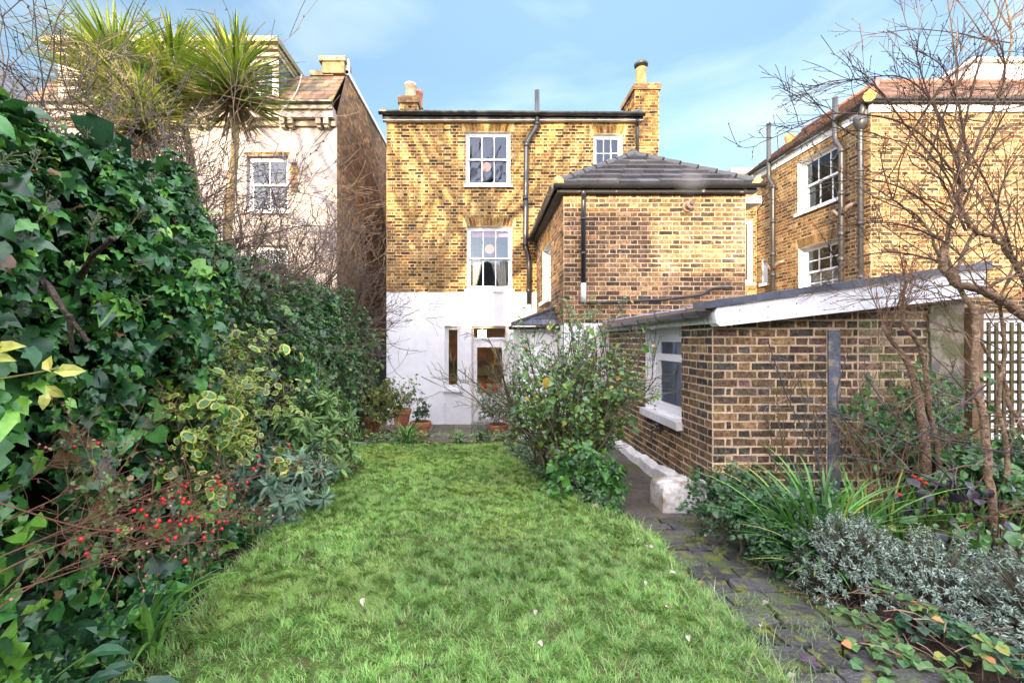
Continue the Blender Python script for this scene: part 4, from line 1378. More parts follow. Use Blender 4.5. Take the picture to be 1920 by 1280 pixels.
brick_face(mb, FLS, 6.5, 7.9, PAL_SIDE, 121, top=ltop, b0=1.0, joint=0.009)
mb.build('brickwork', M['brick'], lw)
mb = MB()
mb.fbox(FLS, 0.3, 0, 0.002, 6.5, 2.05, 0.012, (0.10, 0.12, 0.16))
mb.build('painted_wall', M['oldpaint'], left)
for k, w in enumerate((wl1, wl2, wl3)):
    window(left, FL, w[0], w[1], w[2] - w[0], w[3] - w[1], rec=0.12, cols=2, rows=1)
for k, w in enumerate((wl1, wl3)):
    mb = MB()
    arch(mb, FL, w[0] - 0.02, w[2] + 0.02, w[3] + 0.005, 0.075, PAL_MAIN[:3], 124 + k, splay=0.03, proud=0.012)
    mb.build('brick_arch', M['brick'], left)
mb = MB()
rngp = np.random.default_rng(77)
for i in range(9):
    mb.fbox(FL, la(545) + rngp.uniform(-0.02, 0.03), lzp(360) + i * 0.075, 0, la(545) + rngp.uniform(0.12, 0.22), lzp(360) + i * 0.075 + 0.062, 0.012, pick(rngp, PAL_MAIN)[0])
mb.build('bare_bricks', M['brick'], left)
# cornice with paired brackets
mb = MB()
mb.fbox(FL, 0, LT_ - 0.02, 0, 6.88, LT_ + 0.06, 0.3, (0.26, 0.22, 0.17))
mb.fbox(FL, 0, LT_ - 0.17, 0.0, 6.88, LT_ - 0.02, 0.22, PINK)
mb.fbox(FL, 0, LT_ - 0.3, 0.0, 6.89, LT_ - 0.17, 0.08, (0.25, 0.2, 0.14))
for px in (535, 550, 602, 616, 470, 455, 390, 375, 310, 295):
    a = la(px)
    mb.fbox(FL, a - 0.055, LT_ - 0.3, 0.08, a + 0.055, LT_ - 0.171, 0.2, (0.27, 0.22, 0.16))
    mb.fbox(FL, a - 0.045, LT_ - 0.36, 0.002, a + 0.045, LT_ - 0.301, 0.14, (0.27, 0.22, 0.16))
mb.build('cornice', M['oldpaint'], left)
gutter(left, FL.pt(0, LT_ + 0.12, 0.33), FL.pt(6.9, LT_ + 0.12, 0.33), 0.06, 0.9, m='iron')
mz0, mz1 = LT_ + 0.08, lzp(150) + 0.35
mb = MB()
y0_, y1_ = LYY - 0.3, LYY + 0.72
slope(mb, (-10.2, y0_, mz0), (LXX - 0.03, y0_, mz0), (LXX - 0.03, y1_, 8.42), (-10.2, y1_, 8.42), 7, 0.3, 0.014, PAL_OLDTILE, 130)
mb.poly([(-10.2, y1_, 8.42), (LXX, y1_, 8.42), (LXX, 17, 8.6), (-10.2, 17, 8.6)], (0.12, 0.11, 0.1))
lr = mb.build('roof', M['tile'], left)
mb = MB()
mb.box(lxp(560), y1_ - 0.05, 8.42, LXX - 0.3, y1_ + 0.1, 8.54, (0.21, 0.185, 0.125))
mb.box(LXX - 0.55, y1_ - 0.1, 8.45, LXX - 0.02, y1_ + 0.35, 8.72, (0.24, 0.16, 0.085))
mb.box(LXX - 0.62, y1_ - 0.14, 8.72, LXX + 0.02, y1_ + 0.4, 8.84, (0.21, 0.185, 0.125))
mb.build('parapet', M['mortar'], lr)
mb = MB()
n = 12
for i in range(n):
    ya, yb = LYY + 0.75 + 5.6 * i / n, LYY + 0.75 + 5.6 * (i + 1) / n
    za, zb = float(ltop(ya - LYY)), float(ltop(yb - LYY))
    v = [(LXX - 0.15, ya, za), (LXX + 0.05, ya, za - 0.03), (LXX + 0.05, ya, za + 0.08), (LXX - 0.15, ya, za + 0.09), (LXX - 0.15, yb, zb), (LXX + 0.05, yb, zb - 0.03), (LXX + 0.05, yb, zb + 0.08), (LXX - 0.15, yb, zb + 0.09)]
    mb.add(v, [(0, 1, 2, 3), (7, 6, 5, 4), (1, 5, 6, 2), (3, 2, 6, 7), (0, 4, 5, 1)], (0.62, 0.63, 0.64))
mb.box(LXX - 0.1, LYY + 0.75, 8.5, LXX + 0.055, LYY + 0.85, 8.85, WHITE)
mb.build('coping', M['oldpaint'], left)
# long dormer
dx0, dx1 = lxp(118), lxp(527)
dz0, dz1 = mz0 + 0.02, lzp(102)
FD = Frame((dx0, LYY - 0.12, 0), (1, 0, 0), (0, -1, 0))
da = lambda p: lxp(p) - dx0
dw = [(da(484), lzp(192), da(521), lzp(118)), (da(436), lzp(192), da(473), lzp(118)), (da(240), lzp(192), da(277), lzp(118)), (da(190), lzp(192), da(228), lzp(118))]
mb = MB()
panel(mb, FD, 0, dz0, dx1 - dx0, dz1, PINK, dw, reveal=0.05)
dm = mb.build('dormer', M['render'], left)
mb = MB()
FDC = Frame((dx1, LYY - 0.12, 0), (0, 1, 0), (1, 0, 0))
rngp = np.random.default_rng(71)
for r in range(9):
    for k in range(6):
        a0_, b0_ = 0.03 + k * 0.2 + (0.1 if r % 2 else 0), dz0 + r * 0.135
        if b0_ + 0.13 > dz1 or a0_ > 1.15: continue
        mb.fbox(FDC, a0_, b0_, 0, min(a0_ + 0.195, 1.25), b0_ + 0.15, 0.006 + 0.002 * (r % 2), pick(rngp, PAL_SLATE)[0])
panel(mb, FDC, 0, dz0, 1.25, dz1, (0.08, 0.085, 0.1))
mb.build('cheek', M['slate'], dm)
mb = MB()
mb.box(dx0 - 0.14, LYY - 0.42, dz1 + 0.03, dx1 + 0.1, LYY + 1.15, dz1 + 0.145, (0.2, 0.175, 0.115))
mb.box(dx0 - 0.09, LYY - 0.3, dz1 - 0.06, dx1 + 0.05, LYY + 1.14, dz1 + 0.03, (0.28, 0.23, 0.16))
mb.box(dx0 - 0.05, LYY - 0.2, dz1 - 0.16, dx1 + 0.03, LYY + 1.13, dz1 - 0.061, (0.3, 0.26, 0.2))
mb.build('dormer_roof', M['oldpaint'], left)
for w in dw:
    window(left, FD, w[0], w[1], w[2] - w[0], w[3] - w[1], rec=0.02, cols=1, rows=2, two=False, sill=False, bar=0.03)
room(left, FL, 0.1, 0.3, 6.8, LT_ - 0.1, 2.5, (0.5, 0.5, 0.5))
mb = MB()
pts = [P(x, y_, LYY - 0.35) for x, y_ in ((566, 140), (559, 168), (545, 190), (524, 210), (526, 246))] + [P(532, 300, LYY - 0.03)]
mb.tube(bend(pts, 4, 0.15), 0.012, 5, (0.4, 0.4, 0.4))
mb.build('cable', M['satin'], left)

# dark gabled house farther left
lf = thing('brick_house', (-12, 9, 0), 'brown gabled brick house at the far left edge', 'house')
FG = Frame((-13.0, 10.6, 0), (1, 0, 0), (0, -1, 0))
gt = lambda a: np.interp(a, (0, 2.3), (9.2, 7.3))
mb = MB()
panel(mb, FG, 0, 0, 2.3, 9.5, MORT_EXT, top=gt)
lb = mb.build('wall', M['mortar'], lf)
mb = MB()
brick_face(mb, FG, 2.3, 6.5, PAL_SIDE + [(0.35, 0.24, 0.13, 4)], 140, top=gt, b0=2.9)
mb.build('brickwork', M['brick'], lb)
mb = MB()
mb.add([(-13.0, 10.5, 9.2), (-10.6, 10.5, 7.22), (-10.6, 16, 7.22), (-13, 16, 9.2), (-13.0, 10.5, 9.32), (-10.6, 10.5, 7.34), (-10.6, 16, 7.34), (-13, 16, 9.32)], [(0, 1, 2, 3), (4, 5, 6, 7), (0, 1, 5, 4), (1, 2, 6, 5)], (0.12, 0.12, 0.14))
mb.build('roof', M['slate'], lf)

# ------------------------------------------------------------------ garden walls and fences
tf_ = thing('trellis_fence', (5.2, 4.2, 0.5), 'brown trellis on fence posts to the right of the outhouse', 'trellis')
mb = MB()
mb.box(4.285, 4.06, 0.3, 4.385, 4.16, 2.33, (0.2, 0.13, 0.075))
mb.build('post', M['wood'], tf_)
mb = MB()
mb.box(6.2, 4.06, 0.3, 6.3, 4.16, 2.33, (0.2, 0.13, 0.075))
mb.build('post', M['wood'], tf_)
mb = MB()
for i in range(26):
    mb.box(4.42 + i * 0.068, 4.12, 0.55, 4.446 + i * 0.068, 4.135, 2.2, (0.11, 0.095, 0.045))
for i in range(18):
    mb.box(4.39, 4.136, 0.6 + i * 0.088, 6.2, 4.15, 0.628 + i * 0.088, (0.11, 0.09, 0.045))
mb.build('lattice', M['wood'], tf_)
mb = MB()
mb.box(4.3, 6.6, 0.2, 9.5, 6.8, 2.35, (0.72, 0.72, 0.7))
mb.box(4.28, 6.55, 2.35, 9.5, 6.85, 2.42, (0.4, 0.39, 0.36))
tag(mb.build('garden_wall', M['render']), 'white garden wall glimpsed through the trellis', 'wall')
lfence = thing('wooden_fence', (-2.35, 4.5, 0.5), 'boarded garden fence smothered under the ivy on the left', 'fence')
mb = MB()
for i in range(70):
    yb_ = -0.5 + i * 0.15
    mb.box(-2.36, yb_, 0.2, -2.335, yb_ + 0.145, 2.3 if yb_ > 3.2 else 2.5, (0.09, 0.065, 0.045))
mb.build('boards', M['wood'], lfence)
for yb_ in (0.5, 3.2, 6.0, 9.0):
    mb = MB()
    mb.box(-2.45, yb_, 0.1, -2.365, yb_ + 0.09, 2.35, (0.09, 0.065, 0.045))
    mb.build('post', M['wood'], lfence)

# houses behind the camera that keep the low sun off the garden
bh = thing('brick_house', (0, -16, 0), 'long brick terrace closing the far end of the garden behind', 'house')
BT = 2.04 + 1.12 + 0.2194 * (YE + 15.5)
mb = MB()
mb.box(-22, -20, 0, 22, -14.5, BT - 2.2, (0.2, 0.12, 0.07))
mb.build('wall', M['brick'], bh)
mb = MB()
e_ = BT - 2.2
for (p, q) in ((-14.2, -17.2), (-20.3, -17.2)):
    mb.poly([(-22, p, e_ - 0.1), (22, p, e_ - 0.1), (22, q, BT + 0.35), (-22, q, BT + 0.35)], (0.08, 0.07, 0.07))
br_ = mb.build('roof', M['slate'], bh)
for x in (-13.5, -6.2, 7.5):
    mb = MB()
    mb.box(x, -17.6, BT - 0.8, x + 1.3, -16.9, BT + 1.3, (0.2, 0.12, 0.07))
    mb.build('chimney', M['brick'], br_)

# ------------------------------------------------------------------ plant makers
def basis(n, t, s):
    z = nrm(n)
    y = t - z * np.sum(t * z, -1, keepdims=True)
    y = nrm(y)
    x = np.cross(y, z)
    return np.stack((x, y, z), -1) * np.asarray(s).reshape(-1, 1, 1)

def ivy_t():
    r = [(0.22, -0.12, 0.03), (0.50, 0.06, -0.06), (0.40, 0.28, 0.05), (0.46, 0.46, -0.03), (0.27, 0.62, 0.04)]
    v = [(0, 0, 0), (0, 0.33, 0.0), (0, 0.66, 0.0), (0, 1.0, -0.07)] + r + [(-x, y, z) for x, y, z in r]
    f = [(0, 4, 5, 1), (1, 5, 6), (1, 6, 2), (6, 7, 8), (2, 6, 8), (2, 8, 3)]
    v = [(x, y, z * 2.0) for x, y, z in v]
    g = {4: 9, 5: 10, 6: 11, 7: 12, 8: 13}
    return v, f + [tuple(g.get(i, i) for i in q)[::-1] for q in f]
def leaf_t(w=0.35, curl=0.12, fold=0.1):
    v = [(0, 0, 0), (0, 0.35, 0.02), (0, 0.7, -curl * 0.4), (0, 1, -curl * 1.4), (w, 0.3, fold), (w * 0.85, 0.65, fold - curl * 0.4), (-w, 0.3, fold), (-w * 0.85, 0.65, fold - curl * 0.4)]
    f = [(0, 4, 1), (1, 4, 5, 2), (2, 5, 3), (0, 1, 6), (1, 2, 7, 6), (2, 3, 7)]
    return v, f
def varieg_t(w=0.32):
    v, f, n = [], [], 8
    for k, rad in ((0, 1.0), (1, 0.7)):
        for i in range(n):
            a = 2 * math.pi * i / n
            v.append((w * rad * math.sin(a), 0.5 - 0.5 * rad * math.cos(a), 0.07 * abs(math.sin(a)) * rad - (0.1 if i == 4 else 0) * rad))
    f = [(i, (i + 1) % n, n + (i + 1) % n, n + i) for i in range(n)] + [tuple(range(n, 2 * n))]
    return v, f
IVY2 = ([(x * 0.9, y, z * 1.6 + 0.16 * x * x * 2 - 0.22 * y * y) for x, y, z in ivy_t()[0]], ivy_t()[1])
IVY, LEAF, SLIM, ROUND, VAR = ivy_t(), leaf_t(), leaf_t(0.14, 0.2, 0.04), leaf_t(0.46, 0.1, 0.1), varieg_t()

def leafcols(rng, n, pal):
    w = np.array([p[3] for p in pal], float)
    i = rng.choice(len(pal), n, p=w / w.sum())
    return np.clip(np.array([p[:3] for p in pal])[i] * (1 + 0.22 * rng.standard_normal((n, 1))), 0.004, 0.8)

def put_leaves(mb, T, rng, pos, out, size, pal, up=0.35, spread=0.55, down=0.7, fc=None):
    n = len(pos)
    nn = nrm(out * 0.9 + np.array((0, 0, up)) + rng.standard_normal((n, 3)) * spread)
    t = out * 0.25 + np.array((0, 0, -down)) + rng.standard_normal((n, 3)) * 0.5
    s = size * np.exp(rng.standard_normal(n) * 0.36)
    mb.inst(T[0], T[1], basis(nn, t, s), pos, leafcols(rng, n, pal), fc)

def grow(mb, rng, p, d, L, r, lvl, cfg, tips, col):
    seg = cfg.get('seg', 0.12)
    n = max(3, int(L / seg))
    pts, dirs = [np.array(p, float)], []
    d = nrm(d)
    st = L / n
    for i in range(n):
        d = nrm(d + rng.standard_normal(3) * cfg['wig'] + np.array((0, 0, cfg['up'])) * (1 if lvl else cfg.get('tipup', 1)) + np.array(cfg.get('pull', (0, 0, 0))))
        pts.append(pts[-1] + d * st)
        dirs.append(d)
    te = cfg.get('taper', 0.5) if lvl > 0 else 0.35
    rad = np.linspace(r, r * te, n + 1)
    mb.tube(pts, np.maximum(rad, cfg.get('rmin', 0.0015)), 7 if r > 0.02 else (5 if r > 0.006 else 3), np.asarray(col) * rng.uniform(0.75, 1.25), cap=False)
    if lvl == 0 or cfg.get('alltips'):
        for i in range(1, n + 1):
            tips.append((pts[i], dirs[i - 1], lvl))
    if lvl > 0:
        k = cfg['kids'][len(cfg['kids']) - lvl] if isinstance(cfg['kids'], (list, tuple)) else cfg['kids']
        k = max(1, int(round(k * rng.uniform(0.7, 1.3))))
        for j in range(k):
            t = rng.uniform(cfg.get('t0', 0.25), 1.0)
            i = min(int(t * n), n - 1)
            q = pts[i] + (pts[i + 1] - pts[i]) * (t * n - i if t < 1 else 1)
            a = nrm(np.cross(dirs[i], rng.standard_normal(3)))
            sp = cfg['spread'] * rng.uniform(0.6, 1.3)
            nd = dirs[i] * math.cos(sp) + a * math.sin(sp)
            grow(mb, rng, q, nd, L * cfg['ratio'] * rng.uniform(0.65, 1.25), max(rad[i] * cfg.get('rr', 0.55), cfg.get('rmin', 0.0015)), lvl - 1, cfg, tips, col)

G_IVY = [(0.0512, 0.173, 0.0375, 4), (0.032, 0.105, 0.035, 4), (0.064, 0.195, 0.0375, 3), (0.12, 0.285, 0.0375, 1.3), (0.048, 0.128, 0.0562, 2), (0.0192, 0.06, 0.025, 2)]
G_IVYF = [(0.056, 0.15, 0.0438, 4), (0.04, 0.105, 0.0375, 4), (0.08, 0.195, 0.0438, 3), (0.048, 0.128, 0.0625, 2), (0.16, 0.225, 0.0625, 0.5)]
TWIG = (0.13, 0.095, 0.07)

# ------------------------------------------------------------------ ivy on the fence
def hedge(thing_o, rng, y0, y1, xc, w, zt, zb, n, size, pal, leaf, xend=None, lump=0.16, th1=2.5, core=True, clump=1.0, foli='foliage', deep=0.22):
    """Leaves over a lumpy hedge body; xc, w, zt, zb are functions of Y."""
    ph = rng.uniform(0, 6, 12)
    def lumps(y, th):
        s_ = y * 2.2
        return lump * (0.55 * np.sin(s_ * 1.3 + ph[0]) * np.sin(th * 3.1 + ph[1]) + 0.5 * np.sin(s_ * 2.9 + th * 2 + ph[2]) + 0.35 * np.sin(s_ * 5.3 - th * 5 + ph[3]) + 0.3 * np.sin(s_ * 8.7 + th * 9 + ph[4]))
    def surf(y, th, dep=0.0):
        c, s_ = np.cos(th), np.sin(th)
        e = 0.62
        endt = np.minimum(1.0, (np.clip(y1 + 0.12 - y, 0.0, None) / 0.5)) ** 0.5 * np.minimum(1.0, (np.clip(y - y0 + 0.2, 0, None) / 0.5)) ** 0.5
        ww = w(y) * (0.35 + 0.65 * endt)
        hh = (zt(y) - zb(y)) * (0.75 + 0.25 * endt)
        k = lumps(y, th) - dep
        x = xc(y) + ww * np.sign(c) * np.abs(c) ** e + k * c
        z = zb(y) + hh * np.abs(s_) ** e + k * s_
        return np.stack((x, y, z), -1), np.stack((c, 0 * c, s_), -1)
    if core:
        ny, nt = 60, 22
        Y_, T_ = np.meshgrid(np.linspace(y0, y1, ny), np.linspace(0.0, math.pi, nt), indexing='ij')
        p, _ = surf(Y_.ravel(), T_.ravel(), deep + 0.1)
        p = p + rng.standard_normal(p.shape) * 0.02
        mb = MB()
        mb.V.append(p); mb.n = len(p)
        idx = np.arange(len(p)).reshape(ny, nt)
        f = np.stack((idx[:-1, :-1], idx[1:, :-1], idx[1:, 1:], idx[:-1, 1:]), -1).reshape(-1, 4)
        mb.F.append(f); mb.C.append(np.full((len(f), 3), 1.0) * np.array((0.02, 0.018, 0.012)))  # near-black solid body: shade between the leaves is put into its colour
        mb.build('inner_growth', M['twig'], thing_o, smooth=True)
    y = rng.uniform(y0, y1, n)
    th = np.abs(rng.beta(1.15, 1.6, n)) * th1 + 0.02
    dens = 0.5 + 0.5 * np.sin(y * 9 + ph[5]) * np.sin(th * 7 + ph[6])
    keep = rng.random(n) < 0.32 + 0.75 * dens * clump
    y, th = y[keep], th[keep]
    m = len(y)
    dep = rng.random(m) ** 1.3 * deep - 0.05
    p, o = surf(y, th, dep)
    p += rng.standard_normal(p.shape) * 0.02
    mb = MB()
    yo = (rng.random(m) < 0.12) & (dep < 0.06)
    for q_, T_, pl_ in ((~yo & (np.arange(m) % 2 == 0), leaf, pal), (~yo & (np.arange(m) % 2 == 1), IVY2, pal), (yo, leaf, [(0.17, 0.36, 0.05, 3), (0.13, 0.3, 0.05, 2), (0.22, 0.36, 0.06, 0.7), (0.16, 0.10, 0.045, 0.9)])):
        put_leaves(mb, T_, rng, p[q_], o[q_], size * (0.8 if q_ is yo else 1.0), pl_, spread=0.65)
    mb.build(foli, M['leaf'], thing_o, smooth=True)
    return surf

def sprays(surf, rng, par, n, y0, y1, name='berry_clusters'):
    mb = MB()
    for i in range(n):
        p, o = surf(np.array([rng.uniform(y0, y1)]), np.array([rng.uniform(0.5, 2.0)]), np.array([-0.06]))
        p, o = p[0], o[0]
        tips = []
        d = nrm(o + np.array((0, 0, 0.5)) + rng.standard_normal(3) * 0.3)
        mb.tube([p - d * 0.1, p, p + d * 0.06], [0.003, 0.0025, 0.002], 3, (0.2, 0.2, 0.1), cap=False)
        for k in range(rng.integers(7, 13)):
            e = nrm(d + rng.standard_normal(3) * 0.8)
            q = p + d * 0.05 * rng.random()
            t = q + e * 0.035
            mb.tube([q, t], 0.0012, 3, (0.22, 0.22, 0.12), cap=False)
            mb.tube([t, t + e * 0.008], 0.004, 4, (0.16, 0.19, 0.10))
    mb.build(name, M['soft'], par)

rng = np.random.default_rng(21)
cr_y = (0.3, 1.2, 1.83, 2.34, 2.93, 3.25)
cr_z = (2.85, 2.9, 2.92, 2.98, 3.08, 2.85)
ivy = thing('ivy', (-1.9, 1.8, 0.7), 'big glossy dark green ivy mound towering over the near left fence', 'ivy')
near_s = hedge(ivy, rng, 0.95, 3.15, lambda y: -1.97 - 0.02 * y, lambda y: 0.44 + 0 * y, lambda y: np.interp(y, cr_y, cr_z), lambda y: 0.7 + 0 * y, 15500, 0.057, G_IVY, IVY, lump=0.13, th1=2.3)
sprays(near_s, rng, ivy, 70, 0.8, 3.1)
# broken dead branches poking out of it
for (pl, r0) in (([P(150, 520, 1.75), P(172, 480, 1.62), P(212, 446, 1.5)], 0.013), ([P(30, 540, 1.7), P(80, 520, 1.6), P(125, 590, 1.55), P(165, 640, 1.6)], 0.013), ([P(130, 590, 1.55), P(135, 660, 1.6)], 0.009), ([P(60, 545, 1.6), P(45, 575, 1.58)], 0.008)):
    mb = MB()
    mb.tube(bend(pl, 4, 0.06), np.linspace(r0, r0 * 0.6, len(bend(pl, 4, 0.06))), 8, (0.06, 0.045, 0.035) if r0 < 0.02 else (0.16, 0.10, 0.07), rough=0.12, rng=rng)
    mb.build('dead_branch', M['bark'], ivy)
fh = thing('ivy_hedge', (-2.2, 6.5, 0.6), 'darker ivy covered hedge along the left boundary up to the house', 'hedge')
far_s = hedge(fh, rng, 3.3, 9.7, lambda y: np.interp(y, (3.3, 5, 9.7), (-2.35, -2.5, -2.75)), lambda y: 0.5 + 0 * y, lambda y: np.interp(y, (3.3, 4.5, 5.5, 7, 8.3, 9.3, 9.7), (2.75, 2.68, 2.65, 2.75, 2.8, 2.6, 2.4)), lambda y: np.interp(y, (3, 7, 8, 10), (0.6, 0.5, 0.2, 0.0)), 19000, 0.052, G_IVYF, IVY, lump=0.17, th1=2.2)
sprays(far_s, rng, fh, 50, 3.4, 9.3)
# privet like shrub closing the hedge by the house
t = thing('shrub', (-2.35, 9.5, 0.0), 'loose yellowish green shrub at the house end of the hedge', 'shrub')
mb, tips = MB(), []
for i in range(9):
    grow(mb, rng, (-2.6 + rng.uniform(-0.25, 0.2), 9.2 + rng.uniform(-0.5, 0.4), 0.2), nrm(np.array((rng.uniform(-0.1, 0.35), rng.uniform(-0.4, 0.3), 1))), 1.9, 0.012, 2, dict(wig=0.1, up=0.05, kids=[5, 5], spread=0.6, ratio=0.33, alltips=False, rmin=0.002), tips, TWIG)
mb.build('stems', M['twig'], t)
tp = np.array([q[0] for q in tips]); td = np.array([q[1] for q in tips])
tp = np.repeat(tp, 3, 0) + rng.standard_normal((len(tp) * 3, 3)) * 0.03; td = np.repeat(td, 3, 0)
mb = MB()
put_leaves(mb, LEAF, rng, tp, td + np.array((0.3, -0.3, 0.1)), 0.06, [(0.10, 0.16, 0.05, 3), (0.06, 0.12, 0.04, 3), (0.18, 0.2, 0.07, 1)])
mb.build('foliage', M['leaf'], t)

# ------------------------------------------------------------------ bare shrubs and palms beyond the fence
def bare(name, label, base, n, L, r, lvl, seed, cfg, lean, group=None, buds=0.0, col=TWIG, cat='shrub', spreadb=0.3):
    rg = np.random.default_rng(seed)
    t = thing(name, base, label, cat, group)
    mb, tips = MB(), []
    for i in range(n):
        b = np.array(base) + np.array((rg.uniform(-1, 1) * spreadb, rg.uniform(-1, 1) * spreadb, 0))
        d = nrm(np.array(lean) + rg.standard_normal(3) * np.array((0.42, 0.42, 0.12)))
        grow(mb, rg, b, d, L * rg.uniform(0.75, 1.1), r * rg.uniform(0.7, 1.1), lvl, cfg, tips, col)
    if buds:
        for (p, d, l) in tips:
            if rg.random() < buds:
                e = nrm(d + rg.standard_normal(3) * 0.7)
                mb.tube([p, p + e * 0.012, p + e * 0.022], [0.002, 0.0065, 0.002], 4, np.asarray(col) * 0.7, cap=False)
    mb.build('branches', M['twig'], t)
    return t
CF = dict(wig=0.16, up=0.03, kids=[6, 6, 4], spread=0.75, ratio=0.5, rmin=0.0028, seg=0.13)
bare('bare_shrub', 'leafless tangled grey shrub behind the ivy under the palms', (-3.3, 4.6, 1.4), 15, 2.5, 0.024, 3, 31, CF, (0.0, 0.0, 1), 'bare shrubs beyond the fence', 0.12, (0.10, 0.078, 0.058))
bare('bare_shrub', 'leafless shrub with dark buds at the far left corner', (-2.95, 3.0, 1.6), 8, 1.9, 0.018, 3, 32, dict(CF, up=0.07, kids=[5, 5, 3]), (0.02, 0, 1), 'bare shrubs beyond the fence', 0.3, (0.10, 0.082, 0.07))
bare('bare_shrub', 'twiggy leafless shrub before the white house wall', (-3.5, 6.9, 1.2), 19, 2.9, 0.024, 3, 33, dict(CF, kids=[6, 6, 4]), (0.1, 0, 1), 'bare shrubs beyond the fence', 0.1, (0.095, 0.07, 0.052))
bare('bare_shrub', 'brown leafless shrub beside the bare brick side wall', (-3.0, 8.4, 1.0), 12, 2.5, 0.02, 3, 34, dict(CF, kids=[6, 6, 3]), (0.1, 0, 1), 'bare shrubs beyond the fence', 0.0, (0.095, 0.068, 0.048))
bare('bare_shrub', 'tall leafless shrub between the palms and the left edge', (-4.3, 5.0, 1.2), 15, 2.9, 0.024, 3, 35, CF, (0.05, 0, 1), 'bare shrubs beyond the fence', 0.1, (0.11, 0.085, 0.064))

def palm(label, head, base, r, n, seed, dead=0.35, up=0.3, L=0.62):
    rg = np.random.default_rng(seed)
    t = thing('cabbage_palm', base, label, 'palm', 'cabbage palms')
    head, base = np.array(head), np.array(base)
    mb = MB()
    k = 14
    pts = [base + (head - base) * i / k + np.array((0.05 * math.sin(i * 0.35 + seed), 0, 0)) * math.sin(math.pi * i / k) for i in range(k + 1)]
    mb.tube(pts, np.linspace(r * 1.15, r * 0.85, k + 1), 9, (0.33, 0.24, 0.12), rough=0.05, rng=rg)
    mb.build('trunk', M['bark'], t, smooth=True)
    def fan(m, zlo, zhi, L_, pal, droop, wid):
        b = MB()
        th = rg.uniform(0, 2 * math.pi, m)
        s_ = rg.uniform(zlo, zhi, m)
        l_ = L_ * rg.uniform(0.75, 1.1, m)
        ce = np.sqrt(np.clip(1 - s_ ** 2, 0, 1))
        b.blades(head + rg.standard_normal((m, 3)) * 0.03, th, l_ * s_, l_ * ce, wid * rg.uniform(0.8, 1.2, m), leafcols(rg, m, pal), segs=6, fold=0.5, droop=droop, tipw=0.03)
        return b
    b = fan(n, -0.45, 0.98, L, [(0.20, 0.29, 0.03, 3), (0.28, 0.36, 0.04, 3), (0.10, 0.18, 0.028, 2.5), (0.38, 0.38, 0.07, 1.4)], up, 0.042)
    b.build('fronds', M['leaf'], t)
    b = fan(int(n * dead), -0.95, -0.15, L * 0.85, [(0.26, 0.19, 0.1, 3), (0.2, 0.14, 0.08, 2), (0.3, 0.26, 0.12, 1)], 0.25, 0.03)
    b.build('dead_fronds', M['soft'], t)
    return t
YP = 5.6
palm('green cabbage palm in front of the dormer, nearest the white houses gap', P(440, 170, YP), P(428, 600, YP), 0.05, 400, 41, L=0.85)
palm('cabbage palm with many dry flower stems, middle one of three', P(325, 150, YP + 0.5), P(400, 560, YP + 0.3), 0.05, 380, 42, dead=0.6, L=0.88)
palm('cabbage palm with stiff upright leaves, leftmost of three', P(215, 150, YP + 0.1), P(270, 520, YP + 0.1), 0.05, 400, 43, up=0.10, L=0.98)
palm('cabbage palm lit yellow green low behind the bare twigs at left', P(262, 230, YP - 0.3), P(290, 560, YP - 0.3), 0.045, 300, 44, up=0.3, L=0.75)
for o in [q for q in COL.objects if q.name.startswith('cabbage_palm')]:
    rg = np.random.default_rng(len(o.name) + int(o.location.x * 100) % 97)
    hd = [c for c in o.children if c.name.startswith('fronds')][0]
    n_v = len(hd.data.vertices)
    c0 = np.array(hd.data.vertices[0].co) if n_v else np.zeros(3)
    if 'nearest' in o['label']: 
        nst = 5
    else:
        nst = 16
    mb, tips = MB(), []
    for i in range(nst):
        grow(mb, rg, c0, nrm(rg.standard_normal(3) * np.array((1, 0.7, 0.4)) + np.array((0.25, 0, 0.45))), 0.62, 0.005, 2, dict(wig=0.12, up=-0.02, kids=[9, 6], spread=0.9, ratio=0.36, rmin=0.0022, seg=0.07), tips, (0.3, 0.25, 0.17))
    mb.build('flower_stems', M['twig'], o)

# ------------------------------------------------------------------ left border
def bush(name, label, cat, base, n, L, cfg, leaf, size, pal, seed, lvl=2, r=0.008, per=2, mats='leaf', lean=(0, 0, 1), out=(0.2, -0.4, 0.3), spreadb=0.15, col=TWIG, fan=0.45, fc=None, group=None, jit=0.02, kid=None):
    rg = np.random.default_rng(seed)
    t = thing(name, base, label, cat, group)
    mb, tips = MB(), []
    for i in range(n):
        b = np.array(base) + np.array((rg.uniform(-1, 1) * spreadb, rg.uniform(-1, 1) * spreadb, 0))
        d = nrm(np.array(lean) + rg.standard_normal(3) * np.array((fan, fan, 0.1)))
        grow(mb, rg, b, d, L * rg.uniform(0.7, 1.1), r, lvl, cfg, tips, col)
    mb.build('stems', M['twig'], t)
    tp = np.repeat(np.array([q[0] for q in tips]), per, 0)
    td = np.repeat(np.array([q[1] for q in tips]), per, 0)
    tp = tp + rg.standard_normal(tp.shape) * jit
    mb = MB()
    put_leaves(mb, leaf, rg, tp, nrm(td * 0.6 + np.array(out)), size, pal, fc=fc, down=0.3)
    mb.build('foliage', M[mats], t)
    return t
BC = dict(wig=0.12, up=0.04, kids=[5, 5], spread=0.7, ratio=0.45, rmin=0.0018, seg=0.07)
YEL = [(0.36, 0.38, 0.06)] * 8
bush('variegated_shrub', 'shrub with yellow edged leaves in front of the dark ivy', 'shrub', (-1.62, 2.62, 0.72), 17, 1.02, dict(BC, t0=0.5), VAR, 0.042, [(0.05, 0.14, 0.03, 3), (0.08, 0.2, 0.04, 2)], 51, per=2, fc=YEL + [None], fan=0.22, spreadb=0.1)

